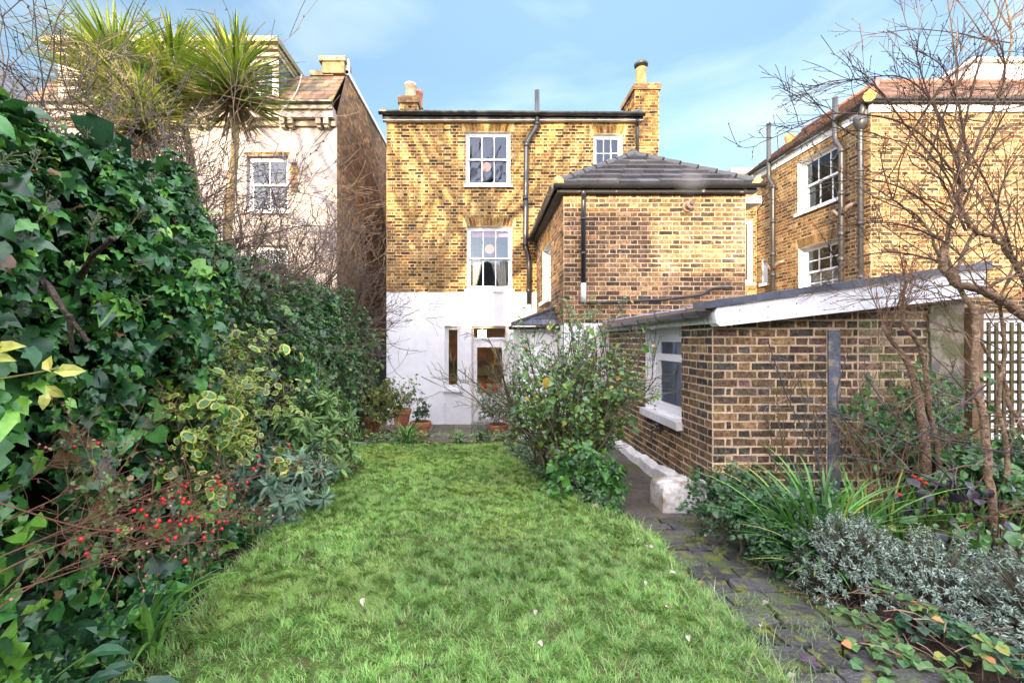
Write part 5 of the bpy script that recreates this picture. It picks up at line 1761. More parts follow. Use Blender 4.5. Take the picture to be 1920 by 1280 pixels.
t = thing('laurel_sprig', P(20, 700, 1.3), 'few big pale yellow leaves on a twig at the left edge', 'plant')
mb = MB()
mb.tube([P(-60, 720, 1.32), P(60, 700, 1.3), P(110, 690, 1.29)], 0.003, 5, (0.2, 0.22, 0.06))
mb.tube([P(-40, 640, 1.3), P(0, 650, 1.3)], 0.003, 5, (0.2, 0.22, 0.06))
mb.build('stem', M['twig'], t)
mb = MB()
yl = np.array([P(95, 697, 1.29), P(100, 697, 1.29), P(85, 722, 1.29), P(90, 735, 1.28), P(-10, 655, 1.3), P(-15, 668, 1.3)])
tt = np.array([(-0.5, 0, 0.9), (1, 0, 0.25), (0.3, 0, -0.3), (-0.2, -0.2, -1), (1, 0, 0.35), (1, 0, -0.1)], float)
mb.inst(*leaf_t(0.27, 0.2, 0.1), basis(np.array([(0.15, -1, 0.35)] * 6) + rng.standard_normal((6, 3)) * 0.35, tt, np.array((0.06, 0.07, 0.055, 0.05, 0.065, 0.055))), yl, np.array([(0.42, 0.40, 0.08), (0.38, 0.4, 0.08), (0.4, 0.42, 0.1), (0.36, 0.4, 0.1), (0.38, 0.4, 0.06), (0.3, 0.36, 0.06)]))
mb.build('leaves', M['leaf'], t)

def rosette_plant(name, label, cat, spots, seed, pal, L=0.085, nl=22, width=0.13, group=None, old=None, stem=0.45):
    """Stems ending in whorls of narrow leaves (spurge, lavender)."""
    rg = np.random.default_rng(seed)
    base = spots[0][0]
    t = thing(name, base, label, cat, group)
    sm, lm = MB(), MB()
    P_, N_, T_, S_ = [], [], [], []
    for (b, d, h) in spots:
        b, d = np.array(b), nrm(np.array(d))
        tip = b + d * h
        mid = b + d * h * 0.5 + np.array((0, 0, 0.03))
        sm.tube([b, mid, tip], [0.005, 0.0045, 0.003], 4, (0.12, 0.11, 0.07), cap=False)
        k = nl
        a = rg.uniform(0, 2 * math.pi, k)
        e = rg.uniform(-0.5, 0.95, k)
        x = nrm(np.cross(d, (0.3, 0.2, 0.9)))
        y = np.cross(d, x)
        td = (np.cos(a)[:, None] * x + np.sin(a)[:, None] * y) * np.sqrt(np.clip(1 - e ** 2, 0.05, 1))[:, None] + d * e[:, None]
        P_.append(tip - d * (0.05 * rg.random((k, 1))))
        T_.append(td)
        N_.append(nrm(d - td * np.sum(td * d, -1, keepdims=True) + 0.15 * rg.standard_normal((k, 3))))
        S_.append(L * rg.uniform(0.7, 1.15, k))
    P_, T_, N_, S_ = (np.concatenate(q) for q in (P_, T_, N_, S_))
    lm.inst(*leaf_t(width, 0.18, 0.03), basis(N_, T_, S_), P_, leafcols(rg, len(P_), pal))
    sm.build('stems', M['twig'], t)
    lm.build('foliage', M['soft'], t)
    if old:
        om = MB()
        m = old
        i = rg.integers(0, len(spots), m)
        p = np.array([np.array(spots[j][0]) + nrm(np.array(spots[j][1])) * spots[j][2] * 0.78 for j in i])
        om.inst(*leaf_t(width * 1.2, 0.2, 0.05), basis(np.array((0.2, -0.8, 0.3)) + rg.standard_normal((m, 3)) * 0.5, np.array((0, 0, -1.0)) + rg.standard_normal((m, 3)) * 0.4, L * rg.uniform(0.8, 1.2, m)), p, leafcols(rg, m, [(0.5, 0.22, 0.04, 3), (0.5, 0.35, 0.05, 3), (0.4, 0.1, 0.03, 1)]))
        om.build('old_leaves', M['soft'], t)
    return t
def dome(rg, c, rx, ry, rz, n, h):
    out = []
    for i in range(n):
        u = nrm(rg.standard_normal(3))
        u[2] = abs(u[2])
        tip = np.array(c) + u * np.array((rx, ry, rz)) * rg.uniform(0.75, 1.05)
        b = np.array(c) + (tip - np.array(c)) * 0.25
        b[2] = max(c[2], tip[2] - h)
        d = tip - b
        out.append((b, d, np.linalg.norm(d)))
    return out
rg = np.random.default_rng(61)
rosette_plant('spurge', 'tall green spurge with whorled leaves and orange old leaves by the hedge', 'spurge', dome(rg, (-1.72, 4.7, 0.7), 0.45, 0.55, 0.88, 95, 0.5), 62, [(0.17, 0.3, 0.09, 3), (0.23, 0.36, 0.1, 2), (0.12, 0.23, 0.09, 2)], 0.14, 26, 0.11, 'spurges', old=60)
rosette_plant('spurge', 'low blue green spurge overhanging the lawn edge', 'spurge', dome(rg, (-1.62, 3.75, 0.7), 0.42, 0.6, 0.5, 95, 0.4), 63, [(0.16, 0.26, 0.17, 3), (0.2, 0.31, 0.2, 2), (0.1, 0.18, 0.11, 2)], 0.115, 26, 0.11, 'spurges', old=30)

# red berried shrub with long arching stems
t = thing('berry_shrub', (-1.6, 1.6, 0.72), 'sprawling thin stemmed shrub dotted with red and pink berries', 'shrub')
mb, tips = MB(), []
stems = [[P(-40, 1060, 1.35), P(200, 960, 1.55), P(330, 905, 1.75), P(450, 880, 1.95)], [P(-40, 1000, 1.4), P(180, 900, 1.55), P(300, 760, 1.8)], [P(-40, 1090, 1.3), P(150, 1000, 1.5), P(400, 950, 1.8), P(500, 985, 1.9)],
         [P(-40, 960, 1.45), P(100, 870, 1.6), P(190, 760, 1.7)], [P(-20, 1150, 1.3), P(150, 1040, 1.5), P(420, 1010, 1.7)], [P(-40, 1050, 1.5), P(160, 985, 1.6), P(560, 870, 2.3), P(640, 862, 2.5)],
         [P(60, 1100, 1.45), P(180, 950, 1.6), P(260, 830, 1.75)], [P(-40, 930, 1.3), P(180, 1000, 1.5), P(330, 990, 1.7), P(470, 960, 1.9)], [P(20, 1110, 1.4), P(240, 1035, 1.6), P(420, 925, 1.8)]]
rg = np.random.default_rng(66)
for s_ in stems:
    b = bend(s_, 8, 0.5)
    mb.tube(b, np.linspace(0.0022, 0.0012, len(b)), 5, (0.15, 0.07, 0.045), cap=False)
    for i in range(2, len(b)):
        for _ in range(2):
            e = nrm(nrm(b[i] - b[i - 1]) + rg.standard_normal(3) * 0.8)
            grow(mb, rg, b[i] + (b[i - 1] - b[i]) * rg.random(), e, rg.uniform(0.08, 0.24), 0.0014, 1, dict(wig=0.2, up=0.0, kids=[2], spread=0.8, ratio=0.5, rmin=0.0009, seg=0.04), tips, (0.14, 0.07, 0.045))
mb.build('stems', M['twig'], t)
sph = [(math.sin(math.pi * i / 4) * 0.5 + 0.001, -math.cos(math.pi * i / 4) * 0.5) for i in range(5)]
cent = [P(410, 905, 1.85), P(425, 930, 1.85), P(395, 925, 1.8), P(278, 945, 1.6), P(262, 955, 1.6), P(355, 965, 1.7), P(420, 970, 1.8), P(3, 875, 1.35), P(255, 975, 1.6), P(440, 895, 1.9)]
b_red, b_pink = MB(), MB()
b_red.lathe((0, 0, 0), [(r_ * 0.0145, z_ * 0.0145) for r_, z_ in sph], 8, (0.55, 0.012, 0.02))
b_pink.lathe((0, 0, 0), [(r_ * 0.009, z_ * 0.009) for r_, z_ in sph], 8, (0.55, 0.2, 0.2))
b_red, b_pink = b_red.build('berry', M['leaf'], t, smooth=True), b_pink.build('berry', M['leaf'], t, smooth=True)
nb, used = 0, [False, False]
ords = sorted(range(len(tips)), key=lambda i: (min(np.linalg.norm((tips[i][0] - c_)[[0, 2]]) for c_ in cent) + 0.10 * rg.random()))
for i in ords[:52] + list(rg.choice(ords[52:], 44, replace=False)):
    red = nb < 52
    src = b_red if red else b_pink
    o = src
    if used[0 if red else 1]:
        o = src.copy()
        COL.objects.link(o)
    used[0 if red else 1] = True
    o.location = Vector([float(q) for q in tips[i][0] + rg.standard_normal(3) * 0.006])
    o.location.z -= 0.006
    nb += 1
mb = MB()
tp = np.array([q[0] for q in tips])[::3]
put_leaves(mb, LEAF, rg, tp, np.tile((0.2, -0.5, 0.4), (len(tp), 1)), 0.016, [(0.09, 0.16, 0.05, 2), (0.2, 0.15, 0.08, 1)])
mb.build('leaves', M['soft'], t)

def cover(name, label, cat, pts, leaf, size, pal, seed, h=0.1, mats='leaf', kind='stuff', up=1.0):
    rg = np.random.default_rng(seed)
    mb = MB()
    n = len(pts)
    p = pts + np.c_[np.zeros((n, 2)), rg.random(n) ** 0.8 * h]
    nn = np.array((0, -0.25, up)) + rg.standard_normal((n, 3)) * 0.45
    tt = rg.standard_normal((n, 3)) * np.array((1, 1, 0.2)) + np.array((0.2, -0.4, 0))
    mb.inst(leaf[0], leaf[1], basis(nn, tt, size * np.exp(rg.standard_normal(n) * 0.3)), p, leafcols(rg, n, pal))
    o = mb.build(name, M[mats])
    return tag(o, label, cat, kind=kind)
rg = np.random.default_rng(70)
n = 2600
y = rg.uniform(1.3, 4.2, n)
x = lawn_l(y) - 0.13 - np.abs(rg.normal(0, 0.26, n))
cl = np.sin(y * 7) * np.sin(x * 9 + 1) + rg.normal(0, 0.4, n)
k = cl > -0.35
pts = np.stack((x, y, ground_z(x, y)), -1)[k]
cover('ivy_ground_cover', 'dark ivy carpet creeping over the bed left of the lawn', 'ground cover', pts, IVY, 0.062, G_IVY, 71, 0.22)
n = 2600
y = rg.uniform(3.6, 6.6, n)
x = lawn_r(y) + 0.05 + np.abs(rg.normal(0, 0.22, n))
pts = np.stack((x, y, ground_z(x, y)), -1)[(x < 0.95)]
cover('periwinkle_cover', 'small leaved green and pale ground cover below the central bush', 'ground cover', pts, LEAF, 0.032, [(0.05, 0.13, 0.04, 3), (0.09, 0.17, 0.06, 2), (0.2, 0.24, 0.12, 1.5), (0.03, 0.08, 0.03, 2)], 72, 0.16)
n = 2400
y = rg.uniform(6.4, 7.1, n)
x = rg.uniform(-1.9, 0.6, n)
k = np.sin(x * 5 + 1) + 0.6 * np.sin(x * 11) + rg.normal(0, 0.5, n) > -0.3
pts = np.stack((x, y, ground_z(x, y)), -1)[k]
cover('border_cover', 'bright green low leaves edging the far end of the lawn', 'ground cover', pts, LEAF, 0.042, [(0.1, 0.2, 0.05, 3), (0.2, 0.28, 0.06, 1.5), (0.05, 0.13, 0.05, 2)], 73, 0.2)

def straps(name, label, base, n, H, lean, wid, pal, seed, cat='plant', rad=0.08, droop=0.35, group=None, segs=9, ang=None):
    rg = np.random.default_rng(seed)
    t = thing(name, base, label, cat, group)
    mb = MB()
    a = rg.uniform(0, 2 * math.pi, n) if ang is None else rg.uniform(ang[0], ang[1], n)
    r_ = rg.random(n) * rad
    b = np.array(base) + np.stack((np.cos(a) * r_, np.sin(a) * r_, np.zeros(n)), -1)
    mb.blades(b, a + rg.normal(0, 0.4, n), H * rg.uniform(0.5, 1.15, n), lean * rg.uniform(0.25, 1.25, n), wid * rg.uniform(0.7, 1.2, n), leafcols(rg, n, pal), segs=segs, fold=0.45, droop=droop, tipw=0.02)
    mb.build('leaves', M['leaf'], t)
    return t
STR = [(0.096, 0.225, 0.0438, 3), (0.144, 0.3, 0.0562, 3), (0.064, 0.15, 0.0375, 2)]
STY = STR + [(0.35, 0.33, 0.09, 1.3), (0.3, 0.22, 0.08, 0.6)]
gz = lambda x, y: float(ground_z(np.array(x), np.array(y)))
straps('day_lily', 'broad arching strap leaves over the near left lawn edge', (-1.38, 1.9, gz(-1.38, 1.9)), 24, 0.40, 0.36, 0.026, STR, 81, ang=(-1.2, 0.9), droop=0.55)
straps('day_lily', 'upright strap leaves in shadow under the berries', (-1.5, 2.35, gz(-1.5, 2.35)), 30, 0.3, 0.16, 0.016, STR, 82)
straps('day_lily', 'clump of green blades by the spurge at the lawn edge', (-1.55, 3.1, gz(-1.55, 3.1)), 40, 0.26, 0.12, 0.012, STR, 83)
straps('day_lily', 'green and straw coloured blades at the far left lawn corner', (-1.08, 6.62, 0.56), 75, 0.36, 0.26, 0.017, STY, 84, rad=0.16, droop=0.45)
straps('day_lily', 'grey green blades behind the left end of the lawn', (-1.75, 6.6, 0.56), 40, 0.26, 0.18, 0.014, [(0.1, 0.17, 0.1, 2)] + STR, 85, droop=0.4)
straps('day_lily', 'yellowing blades in the middle of the far border', (-0.35, 6.66, 0.56), 40, 0.22, 0.16, 0.011, STY, 86)
straps('rosemary', 'spiky grey upright tuft at the far right lawn corner', (-0.02, 6.7, 0.56), 130, 0.36, 0.1, 0.008, [(0.14, 0.17, 0.13, 3), (0.1, 0.09, 0.08, 2), (0.06, 0.1, 0.06, 2)], 87, cat='shrub', rad=0.13, droop=0.05)

# broad leaf plant in the bottom left corner
t = thing('hellebore', (-1.35, 1.35, 0.76), 'low plant with big dark glossy leaves in the bottom left corner', 'plant')
rg = np.random.default_rng(91)
mb = MB()
n = 46
a = rg.uniform(-2.2, 1.0, n)
b = np.array((-1.38, 1.42, 0.86)) + np.stack((np.cos(a) * rg.uniform(0.02, 0.3, n), np.sin(a) * rg.uniform(0.02, 0.32, n), rg.uniform(-0.05, 0.12, n)), -1)
td = np.stack((np.cos(a), np.sin(a), rg.uniform(-0.5, 0.1, n)), -1)
mb.inst(*leaf_t(0.22, 0.16, 0.06), basis(np.array((0.1, -0.3, 1.0)) + rg.standard_normal((n, 3)) * 0.3, td, rg.uniform(0.09, 0.15, n)), b, leafcols(rg, n, [(0.025, 0.085, 0.04, 3), (0.035, 0.11, 0.05, 2), (0.02, 0.06, 0.03, 2)]))
mb.build('leaves', M['leaf'], t)

# ------------------------------------------------------------------ pots by the back door
def pot(label, c, R, h, seed, plant=None, col=(0.32, 0.13, 0.065), group='terracotta pots on the patio'):
    t = thing('potted_plant' if plant else 'plant_pot', c, label, 'plant pot', group)
    mb = MB()
    mb.lathe(c, [(0.0, 0.0), (R * 0.68, 0.0), (R * 0.9, h * 0.74), (R * 1.0, h * 0.75), (R * 1.03, h * 0.97), (R * 0.99, h), (R * 0.88, h), (R * 0.86, h * 0.85), (0.0, h * 0.86)], 24, col)
    mb.build('pot', M['terracotta'], t, smooth=False)
    mb = MB()
    mb.lathe((c[0], c[1], c[2] + h * 0.865), [(R * 0.86, 0), (0, 0.015)], 16, (0.03, 0.022, 0.016))
    mb.build('soil', M['soil'], t)
    if plant:
        n, L, leaf, size, pal, per = plant
        rg = np.random.default_rng(seed)
        sm, tips = MB(), []
        for i in range(n):
            b = np.array(c) + (rg.uniform(-0.5, 0.5) * R, rg.uniform(-0.5, 0.5) * R, h * 0.86)
            grow(sm, rg, b, nrm(np.array((0, 0, 1)) + rg.standard_normal(3) * np.array((0.45, 0.45, 0.1))), L * rg.uniform(0.6, 1.1), 0.006, 2, dict(BC, kids=[4, 4], seg=0.06), tips, (0.12, 0.1, 0.06))
        sm.build('stems', M['twig'], t)
        tp = np.repeat(np.array([q[0] for q in tips]), per, 0)
        tp = tp + rg.standard_normal(tp.shape) * 0.02
        lm = MB()
        put_leaves(lm, leaf, rg, tp, np.tile((0.1, -0.6, 0.5), (len(tp), 1)) + rg.standard_normal((len(tp), 3)) * 0.4, size, pal, down=0.2)
        lm.build('foliage', M['soft'], t)
    return t
YG = [(0.15, 0.22, 0.05, 3), (0.24, 0.26, 0.07, 2), (0.08, 0.14, 0.04, 2), (0.3, 0.2, 0.08, 0.6)]
pot('large terracotta pot with a leafy yellow green bush beside the hedge', (-2.16, 8.9, 0.24), 0.24, 0.36, 1, (16, 0.62, LEAF, 0.05, YG, 2))
pot('dark brown pot with yellow green leaves standing before the big one', (-1.80, 8.55, 0.0), 0.2, 0.36, 2, (10, 0.85, LEAF, 0.045, YG, 2), (0.13, 0.06, 0.04))
pot('low brown pot squeezed between two bigger pots on the left', (-2.06, 8.45, 0.0), 0.17, 0.33, 3, None, (0.17, 0.07, 0.045))
pot('terracotta pot with bare twiggy plant against the white wall', (-1.85, 10.6, 0.06), 0.22, 0.42, 4, (9, 0.6, LEAF, 0.04, [(0.14, 0.12, 0.08, 2), (0.1, 0.14, 0.06, 2)], 1))
pot('round terracotta pot with small sprigs in front of the white wall', (-1.30, 9.75, 0.0), 0.22, 0.34, 5, (7, 0.36, LEAF, 0.045, [(0.06, 0.12, 0.06, 2), (0.05, 0.09, 0.05, 2)], 1))
pot('terracotta pot with grey green plant to the right of the door', (0.30, 9.2, 0.0), 0.2, 0.38, 6, (14, 0.62, SLIM, 0.06, [(0.1, 0.16, 0.07, 3), (0.16, 0.2, 0.11, 2), (0.07, 0.11, 0.06, 2)], 2))
pot('wide shallow brown bowl half hidden by the central bush', (0.56, 8.3, 0.0), 0.24, 0.26, 7, None, (0.16, 0.095, 0.07))
mb = MB()
mb.box(-2.4, 8.68, -0.02, -1.95, 9.12, 0.12, (0.13, 0.11, 0.09))
mb.box(-2.38, 8.7, 0.123, -1.94, 9.1, 0.238, (0.15, 0.12, 0.1))
tag(mb.build('stone_block', M['concrete']), 'two stacked stone slabs under the large terracotta pot', 'block')
# plank edging and a bit of blue edging at the end of the lawn
mb = MB()
mb.tube([(-2.0, 6.35, 0.61), (-1.75, 6.42, 0.615), (-1.35, 6.52, 0.61)], 0.022, 7, (0.05, 0.065, 0.10))
tag(mb.build('hosepipe', M['black'], smooth=True), 'dark blue hosepipe lying along the far left lawn corner', 'hose')
mb = MB()
for i in range(12):
    mb.box(-2.6 + i * 0.3, 7.02, 0.0, -2.305 + i * 0.3, 7.1, 0.5 + 0.01 * (i % 3), (0.13, 0.09, 0.06))
tag(mb.build('retaining_wall', M['mortar']), 'low edging wall holding up the lawn above the patio', 'wall')

# ------------------------------------------------------------------ central bush
t = thing('bush', (0.85, 4.7, 0.5), 'large loose twiggy bush with small green leaves in mid garden', 'bush')
rg = np.random.default_rng(101)
mb, tips = MB(), []
for i in range(46):
    b = np.array((0.90, 4.75, 0.48)) + np.array((rg.uniform(-0.28, 0.3), rg.uniform(-0.3, 0.3), 0))
    d = nrm(np.array((0.0, 0, 1)) + rg.standard_normal(3) * np.array((0.22, 0.22, 0.06)))
    grow(mb, rg, b, d, 1.62 * rg.uniform(0.7, 1.15), 0.011, 2, dict(wig=0.10, up=0.02, kids=[9, 5], spread=0.68, ratio=0.30, rmin=0.0026, seg=0.09, t0=0.18), tips, (0.10, 0.085, 0.05))
mb.build('stems', M['twig'], t)
tp = np.array([q[0] for q in tips]); td = np.array([q[1] for q in tips])
k = (np.abs(tp[:, 0] - 0.90) < 0.62) & (rg.random(len(tp)) < np.interp(tp[:, 2], (0.5, 1.0, 1.9, 2.4), (1.0, 1.0, 0.8, 0.4)))
tp, td = tp[k], td[k]
k = (tp[:, 2] < 1.75) & (rg.random(len(tp)) < 0.7)
tp, td = np.concatenate((tp, tp[k])), np.concatenate((td, td[k]))
lm = MB()
put_leaves(lm, LEAF, rg, tp + rg.standard_normal(tp.shape) * 0.02, nrm(td * 0.5 + np.array((0, -0.5, 0.35))), 0.038, [(0.09, 0.19, 0.035, 4), (0.13, 0.24, 0.04, 3), (0.06, 0.14, 0.04, 3), (0.07, 0.16, 0.08, 1.5), (0.28, 0.3, 0.05, 0.5), (0.35, 0.24, 0.04, 0.2)], down=0.3)
lm.build('foliage', M['leaf'], t)
bush('evergreen_shrub', 'low bright green leafy shrub at the foot of the central bush', 'shrub', (1.0, 4.25, 0.5), 11, 0.5, dict(BC, kids=[4, 4]), LEAF, 0.046, [(0.05, 0.17, 0.03, 3), (0.08, 0.22, 0.035, 2), (0.03, 0.1, 0.03, 2)], 103, per=3, spreadb=0.18, fan=0.6)

# ------------------------------------------------------------------ right bed
bush('hebe', 'mounded dark green small leaved shrub against the outhouse corner', 'shrub', (2.12, 3.55, 0.5), 34, 0.42, dict(BC, kids=[5, 5], seg=0.05), LEAF, 0.03, [(0.035, 0.11, 0.035, 4), (0.05, 0.15, 0.045, 2), (0.025, 0.07, 0.03, 2)], 111, per=3, spreadb=0.26, fan=0.65)
bush('hebe', 'low dark green shrub spilling over the path edge', 'shrub', (2.0, 3.1, 0.52), 26, 0.32, dict(BC, kids=[5, 5], seg=0.05), LEAF, 0.028, [(0.035, 0.11, 0.035, 4), (0.05, 0.14, 0.045, 2), (0.025, 0.07, 0.03, 2)], 112, per=3, spreadb=0.2, fan=0.6)
SG = [(0.0694, 0.194, 0.0307, 4), (0.0992, 0.255, 0.0393, 3), (0.0397, 0.122, 0.0262, 2), (0.317, 0.347, 0.0525, 0.7)]
straps('montbretia', 'clump of long arching strap leaves beside the outhouse corner', (2.2, 3.0, 0.55), 120, 0.66, 0.6, 0.026, SG, 113, rad=0.2, droop=0.42)
straps('montbretia', 'drooping strap leaves hanging over the path', (2.05, 2.78, 0.55), 30, 0.4, 0.42, 0.022, SG, 114, ang=(2.4, 4.6), droop=0.65)
straps('montbretia', 'upright strap leaves behind the silver lavender', (2.75, 3.35, 0.55), 46, 0.55, 0.25, 0.022, SG, 115, rad=0.2, droop=0.2)
straps('montbretia', 'green strap leaves at the right edge under the trellis', (3.45, 3.3, 0.55), 60, 0.5, 0.22, 0.024, SG, 116, rad=0.35, droop=0.15)
rg = np.random.default_rng(121)
LAV = [(0.277, 0.369, 0.288, 3), (0.202, 0.281, 0.225, 3), (0.37, 0.466, 0.369, 1.5), (0.109, 0.145, 0.117, 2)]
def lavender(label, c, rx, ry, rz, n, seed):
    rosette_plant('lavender', label, 'lavender', dome(np.random.default_rng(seed), c, rx, ry, rz, n, 0.28), seed + 1, LAV, 0.024, 22, 0.12, 'lavender bushes in the right bed')
lavender('silver grey lavender bush nearest the strap leaves', (2.12, 2.68, 0.55), 0.33, 0.34, 0.5, 600, 131)
lavender('silver grey lavender bush in the middle of the row', (2.4, 2.45, 0.55), 0.36, 0.36, 0.48, 600, 133)
lavender('silver grey lavender bush reaching the right picture edge', (2.62, 2.15, 0.56), 0.38, 0.36, 0.52, 600, 135)
mb = MB()
for i in range(230):
    x, y = rg.uniform(1.85, 2.6), rg.uniform(1.9, 2.7)
    if y > 2.75 - (x - 1.8) * 0.9 + 0.2: continue
    a = rg.uniform(0, 6.3)
    l_ = rg.uniform(0.06, 0.2)
    z = gz(x, y) + 0.02 + rg.random() * 0.07
    p = np.array((x, y, z))
    d = np.array((math.cos(a), math.sin(a), rg.uniform(-0.1, 0.35))) * l_
    mb.tube([p, p + d * 0.5 + (0, 0, 0.012), p + d], 0.0024, 3, np.array((0.19, 0.13, 0.09)) * rg.uniform(0.6, 1.3), cap=False)
tag(mb.build('dead_stalks', M['twig']), 'brown dead stalks littered under the lavender', 'plant litter', kind='stuff')
# lobed ground leaves at the bottom right
t = thing('strawberry_plant', (1.8, 2.0, 0.62), 'low plant with crinkled green three part leaves spreading onto the path', 'plant')
rg = np.random.default_rng(141)
lm = MB()
sm = lm
TL = leaf_t(0.5, 0.12, 0.12)
pp_, tt_, nn_, ss_ = [], [], [], []
for i in range(150):
    py = rg.uniform(1145, 1300)
    px = rg.uniform(1590 - (py - 1145) * 0.0, 1860) + rg.normal(0, 20)
    Y = rg.uniform(1.78, 2.45)
    x = (px - CX) / FPX * Y
    if x < 1.45 or x > 2.15 or (x < 1.62 and rg.random() < 0.7): continue
    if math.sin(x * 16 + 1) * math.sin(Y * 14) < -0.25: continue
    z = gz(x, Y) + rg.uniform(0.05, 0.11)
    c = np.array((x, Y, z))
    sm.tube([(x + rg.uniform(-0.05, 0.05), Y + rg.uniform(-0.05, 0.05), gz(x, Y)), c], 0.0015, 3, (0.2, 0.13, 0.06), cap=False)
    a0_ = rg.uniform(0, 6.3)
    for k in range(3):
        a = a0_ + k * 1.25 - 1.25
        pp_.append(c); tt_.append((math.cos(a), math.sin(a), -0.15)); nn_.append(np.array((0, -0.2, 1)) + rg.standard_normal(3) * 0.2); ss_.append(rg.uniform(0.034, 0.052))
lm.inst(TL[0], TL[1], basis(np.array(nn_), np.array(tt_, float), np.array(ss_)), np.array(pp_), leafcols(rg, len(pp_), [(0.09, 0.2, 0.06, 3), (0.13, 0.26, 0.08, 2), (0.06, 0.14, 0.05, 2), (0.25, 0.27, 0.06, 0.5), (0.4, 0.2, 0.07, 0.4)]))
lm.build('leaves', M['soft'], t)
n = 900
y = rg.uniform(1.6, 2.3, n)
x = rg.uniform(2.0, 2.7, n)
pts = np.stack((x, y, ground_z(x, y)), -1)[x > 2.05 + (2.1 - y) * 0.3]
cover('creeping_cover', 'small dark green ground leaves in the bottom right corner', 'ground cover', pts, ROUND, 0.036, [(0.03, 0.1, 0.05, 3), (0.05, 0.15, 0.06, 2), (0.03, 0.07, 0.04, 2)], 143, 0.1)
mb = MB()
for (x, y, a, l_, w_) in ((2.02, 1.94, 0.25, 0.22, 0.09), (1.98, 2.16, -0.2, 0.18, 0.1), (2.25, 2.0, 0.5, 0.15, 0.1), (1.9, 1.8, 0.1, 0.16, 0.08)):
    F_ = Frame((x, y, gz(x, y) - 0.005), (math.cos(a), math.sin(a), 0.05), (math.sin(a), -math.cos(a), 0))
    b_ = MB()
    b_.fbox(F_, -l_ / 2, 0.0, -w_ / 2, l_ / 2, 0.045, w_ / 2, (0.10, 0.075, 0.06))
    tag(b_.build('loose_brick', M['stone']), 'loose broken brick lying among the leaves bottom right', 'brick', 'loose bricks bottom right')

# climber on the outhouse wall
t = thing('climber', (3.55, 4.08, 0.6), 'green small leaved climber on the outhouse wall beside the pier', 'climber')
rg = np.random.default_rng(151)
mb, tips = MB(), []
for i in range(16):
    b = P(rg.uniform(1600, 1790), 900, 4.05)
    b[2] = 0.6
    grow(mb, rg, b, nrm(np.array((rg.uniform(-0.35, 0.25), 0, 1))), 1.05 * rg.uniform(0.7, 1.05), 0.005, 2, dict(wig=0.18, up=0.02, pull=(0, 0.0, 0), kids=[6, 4], spread=0.9, ratio=0.36, rmin=0.0018, seg=0.07), tips, (0.13, 0.11, 0.06))
mb.build('stems', M['twig'], t)
tp = np.array([q[0] for q in tips]); tp[:, 1] = np.clip(4.02 + (tp[:, 1] - 4.05) * 0.35, 3.85, 4.1)
k = rg.random(len(tp)) < np.interp(tp[:, 2], (0.6, 1.2, 1.5, 1.9), (0.15, 0.5, 0.95, 1.0))
tp = tp[k]
lm = MB()
put_leaves(lm, LEAF, rg, np.repeat(tp, 2, 0) + rg.standard_normal((2 * len(tp), 3)) * 0.025, np.tile((0, -1.0, 0.1), (2 * len(tp), 1)), 0.042, [(0.06, 0.19, 0.04, 3), (0.04, 0.13, 0.035, 3), (0.09, 0.24, 0.05, 1)])
lm.build('foliage', M['leaf'], t)

# the gnarled bare shrub-tree on the right
t = thing('bare_tree', (3.3, 3.25, 0.55), 'gnarled leafless tree with long whippy twigs at the right edge', 'tree')
rg = np.random.default_rng(161)
YT = 3.2
BK = (0.20, 0.135, 0.085)
limbs = [
    (0.075, 0.055, [np.array((4.2, YT, 0.4)), P(2010, 800, YT), P(1985, 650, YT), P(1920, 590, YT), P(1850, 545, YT), P(1785, 530, YT), P(1762, 490, YT), P(1775, 455, YT + 0.02)]),
    (0.05, 0.006, [P(2000, 700, YT + 0.1), P(1940, 570, YT + 0.05), P(1900, 480, YT), P(1860, 440, YT), P(1812, 430, YT), P(1798, 370, YT), P(1800, 280, YT), P(1790, 180, YT), P(1800, 60, YT)]),
    (0.055, 0.03, [np.array((3.5, YT - 0.05, 0.4)), P(1855, 870, YT - 0.05), P(1835, 760, YT - 0.05), P(1825, 660, YT - 0.03), P(1835, 600, YT), P(1800, 540, YT + 0.05), P(1770, 460, YT)]),
    (0.035, 0.018, [np.array((3.68, YT + 0.1, 0.4)), P(1890, 860, YT + 0.1), P(1870, 740, YT + 0.1), P(1890, 660, YT + 0.1), P(1870, 560, YT + 0.05), P(1905, 480, YT)]),
    (0.045, 0.02, [np.array((4.1, YT + 0.2, 0.4)), P(1960, 860, YT + 0.2), P(1900, 780, YT + 0.2), P(1880, 700, YT + 0.2), P(1840, 640, YT + 0.15)]),
    (0.03, 0.012, [P(1775, 455, YT), P(1790, 400, YT), P(1815, 300, YT + 0.05), P(1860, 210, YT + 0.1), P(1900, 80, YT + 0.1), P(1880, -40, YT + 0.1)]),
    (0.022, 0.008, [P(1762, 490, YT), P(1745, 430, YT), P(1700, 385, YT), P(1640, 370, YT - 0.05)]),
    (0.02, 0.008, [P(1812, 430, YT), P(1790, 380, YT), P(1740, 300, YT + 0.05), P(1690, 262, YT), P(1600, 255, YT)]),
    (0.03, 0.02, [P(1850, 545, YT), P(1880, 520, YT - 0.05), P(1920, 515, YT - 0.05), P(1980, 500, YT - 0.1)]),
    (0.025, 0.012, [P(1785, 530, YT), P(1800, 480, YT + 0.1), P(1830, 440, YT + 0.15), P(1930, 380, YT + 0.2)]),
]
bm, tips = MB(), []
nodes = []
for (r0, r1, pl) in limbs:
    b = bend(pl, 5, 0.16)
    b = b + rg.standard_normal(b.shape) * 0.006
    bm.tube(b, np.linspace(r0, r1, len(b)) * 0.45, 10, np.array(BK) * rg.uniform(0.85, 1.15), rough=0.07, rng=rg)
    nodes += [(b[i], nrm(b[i] - b[i - 1]), np.interp(i, (0, len(b)), (r0, r1))) for i in range(2, len(b))]
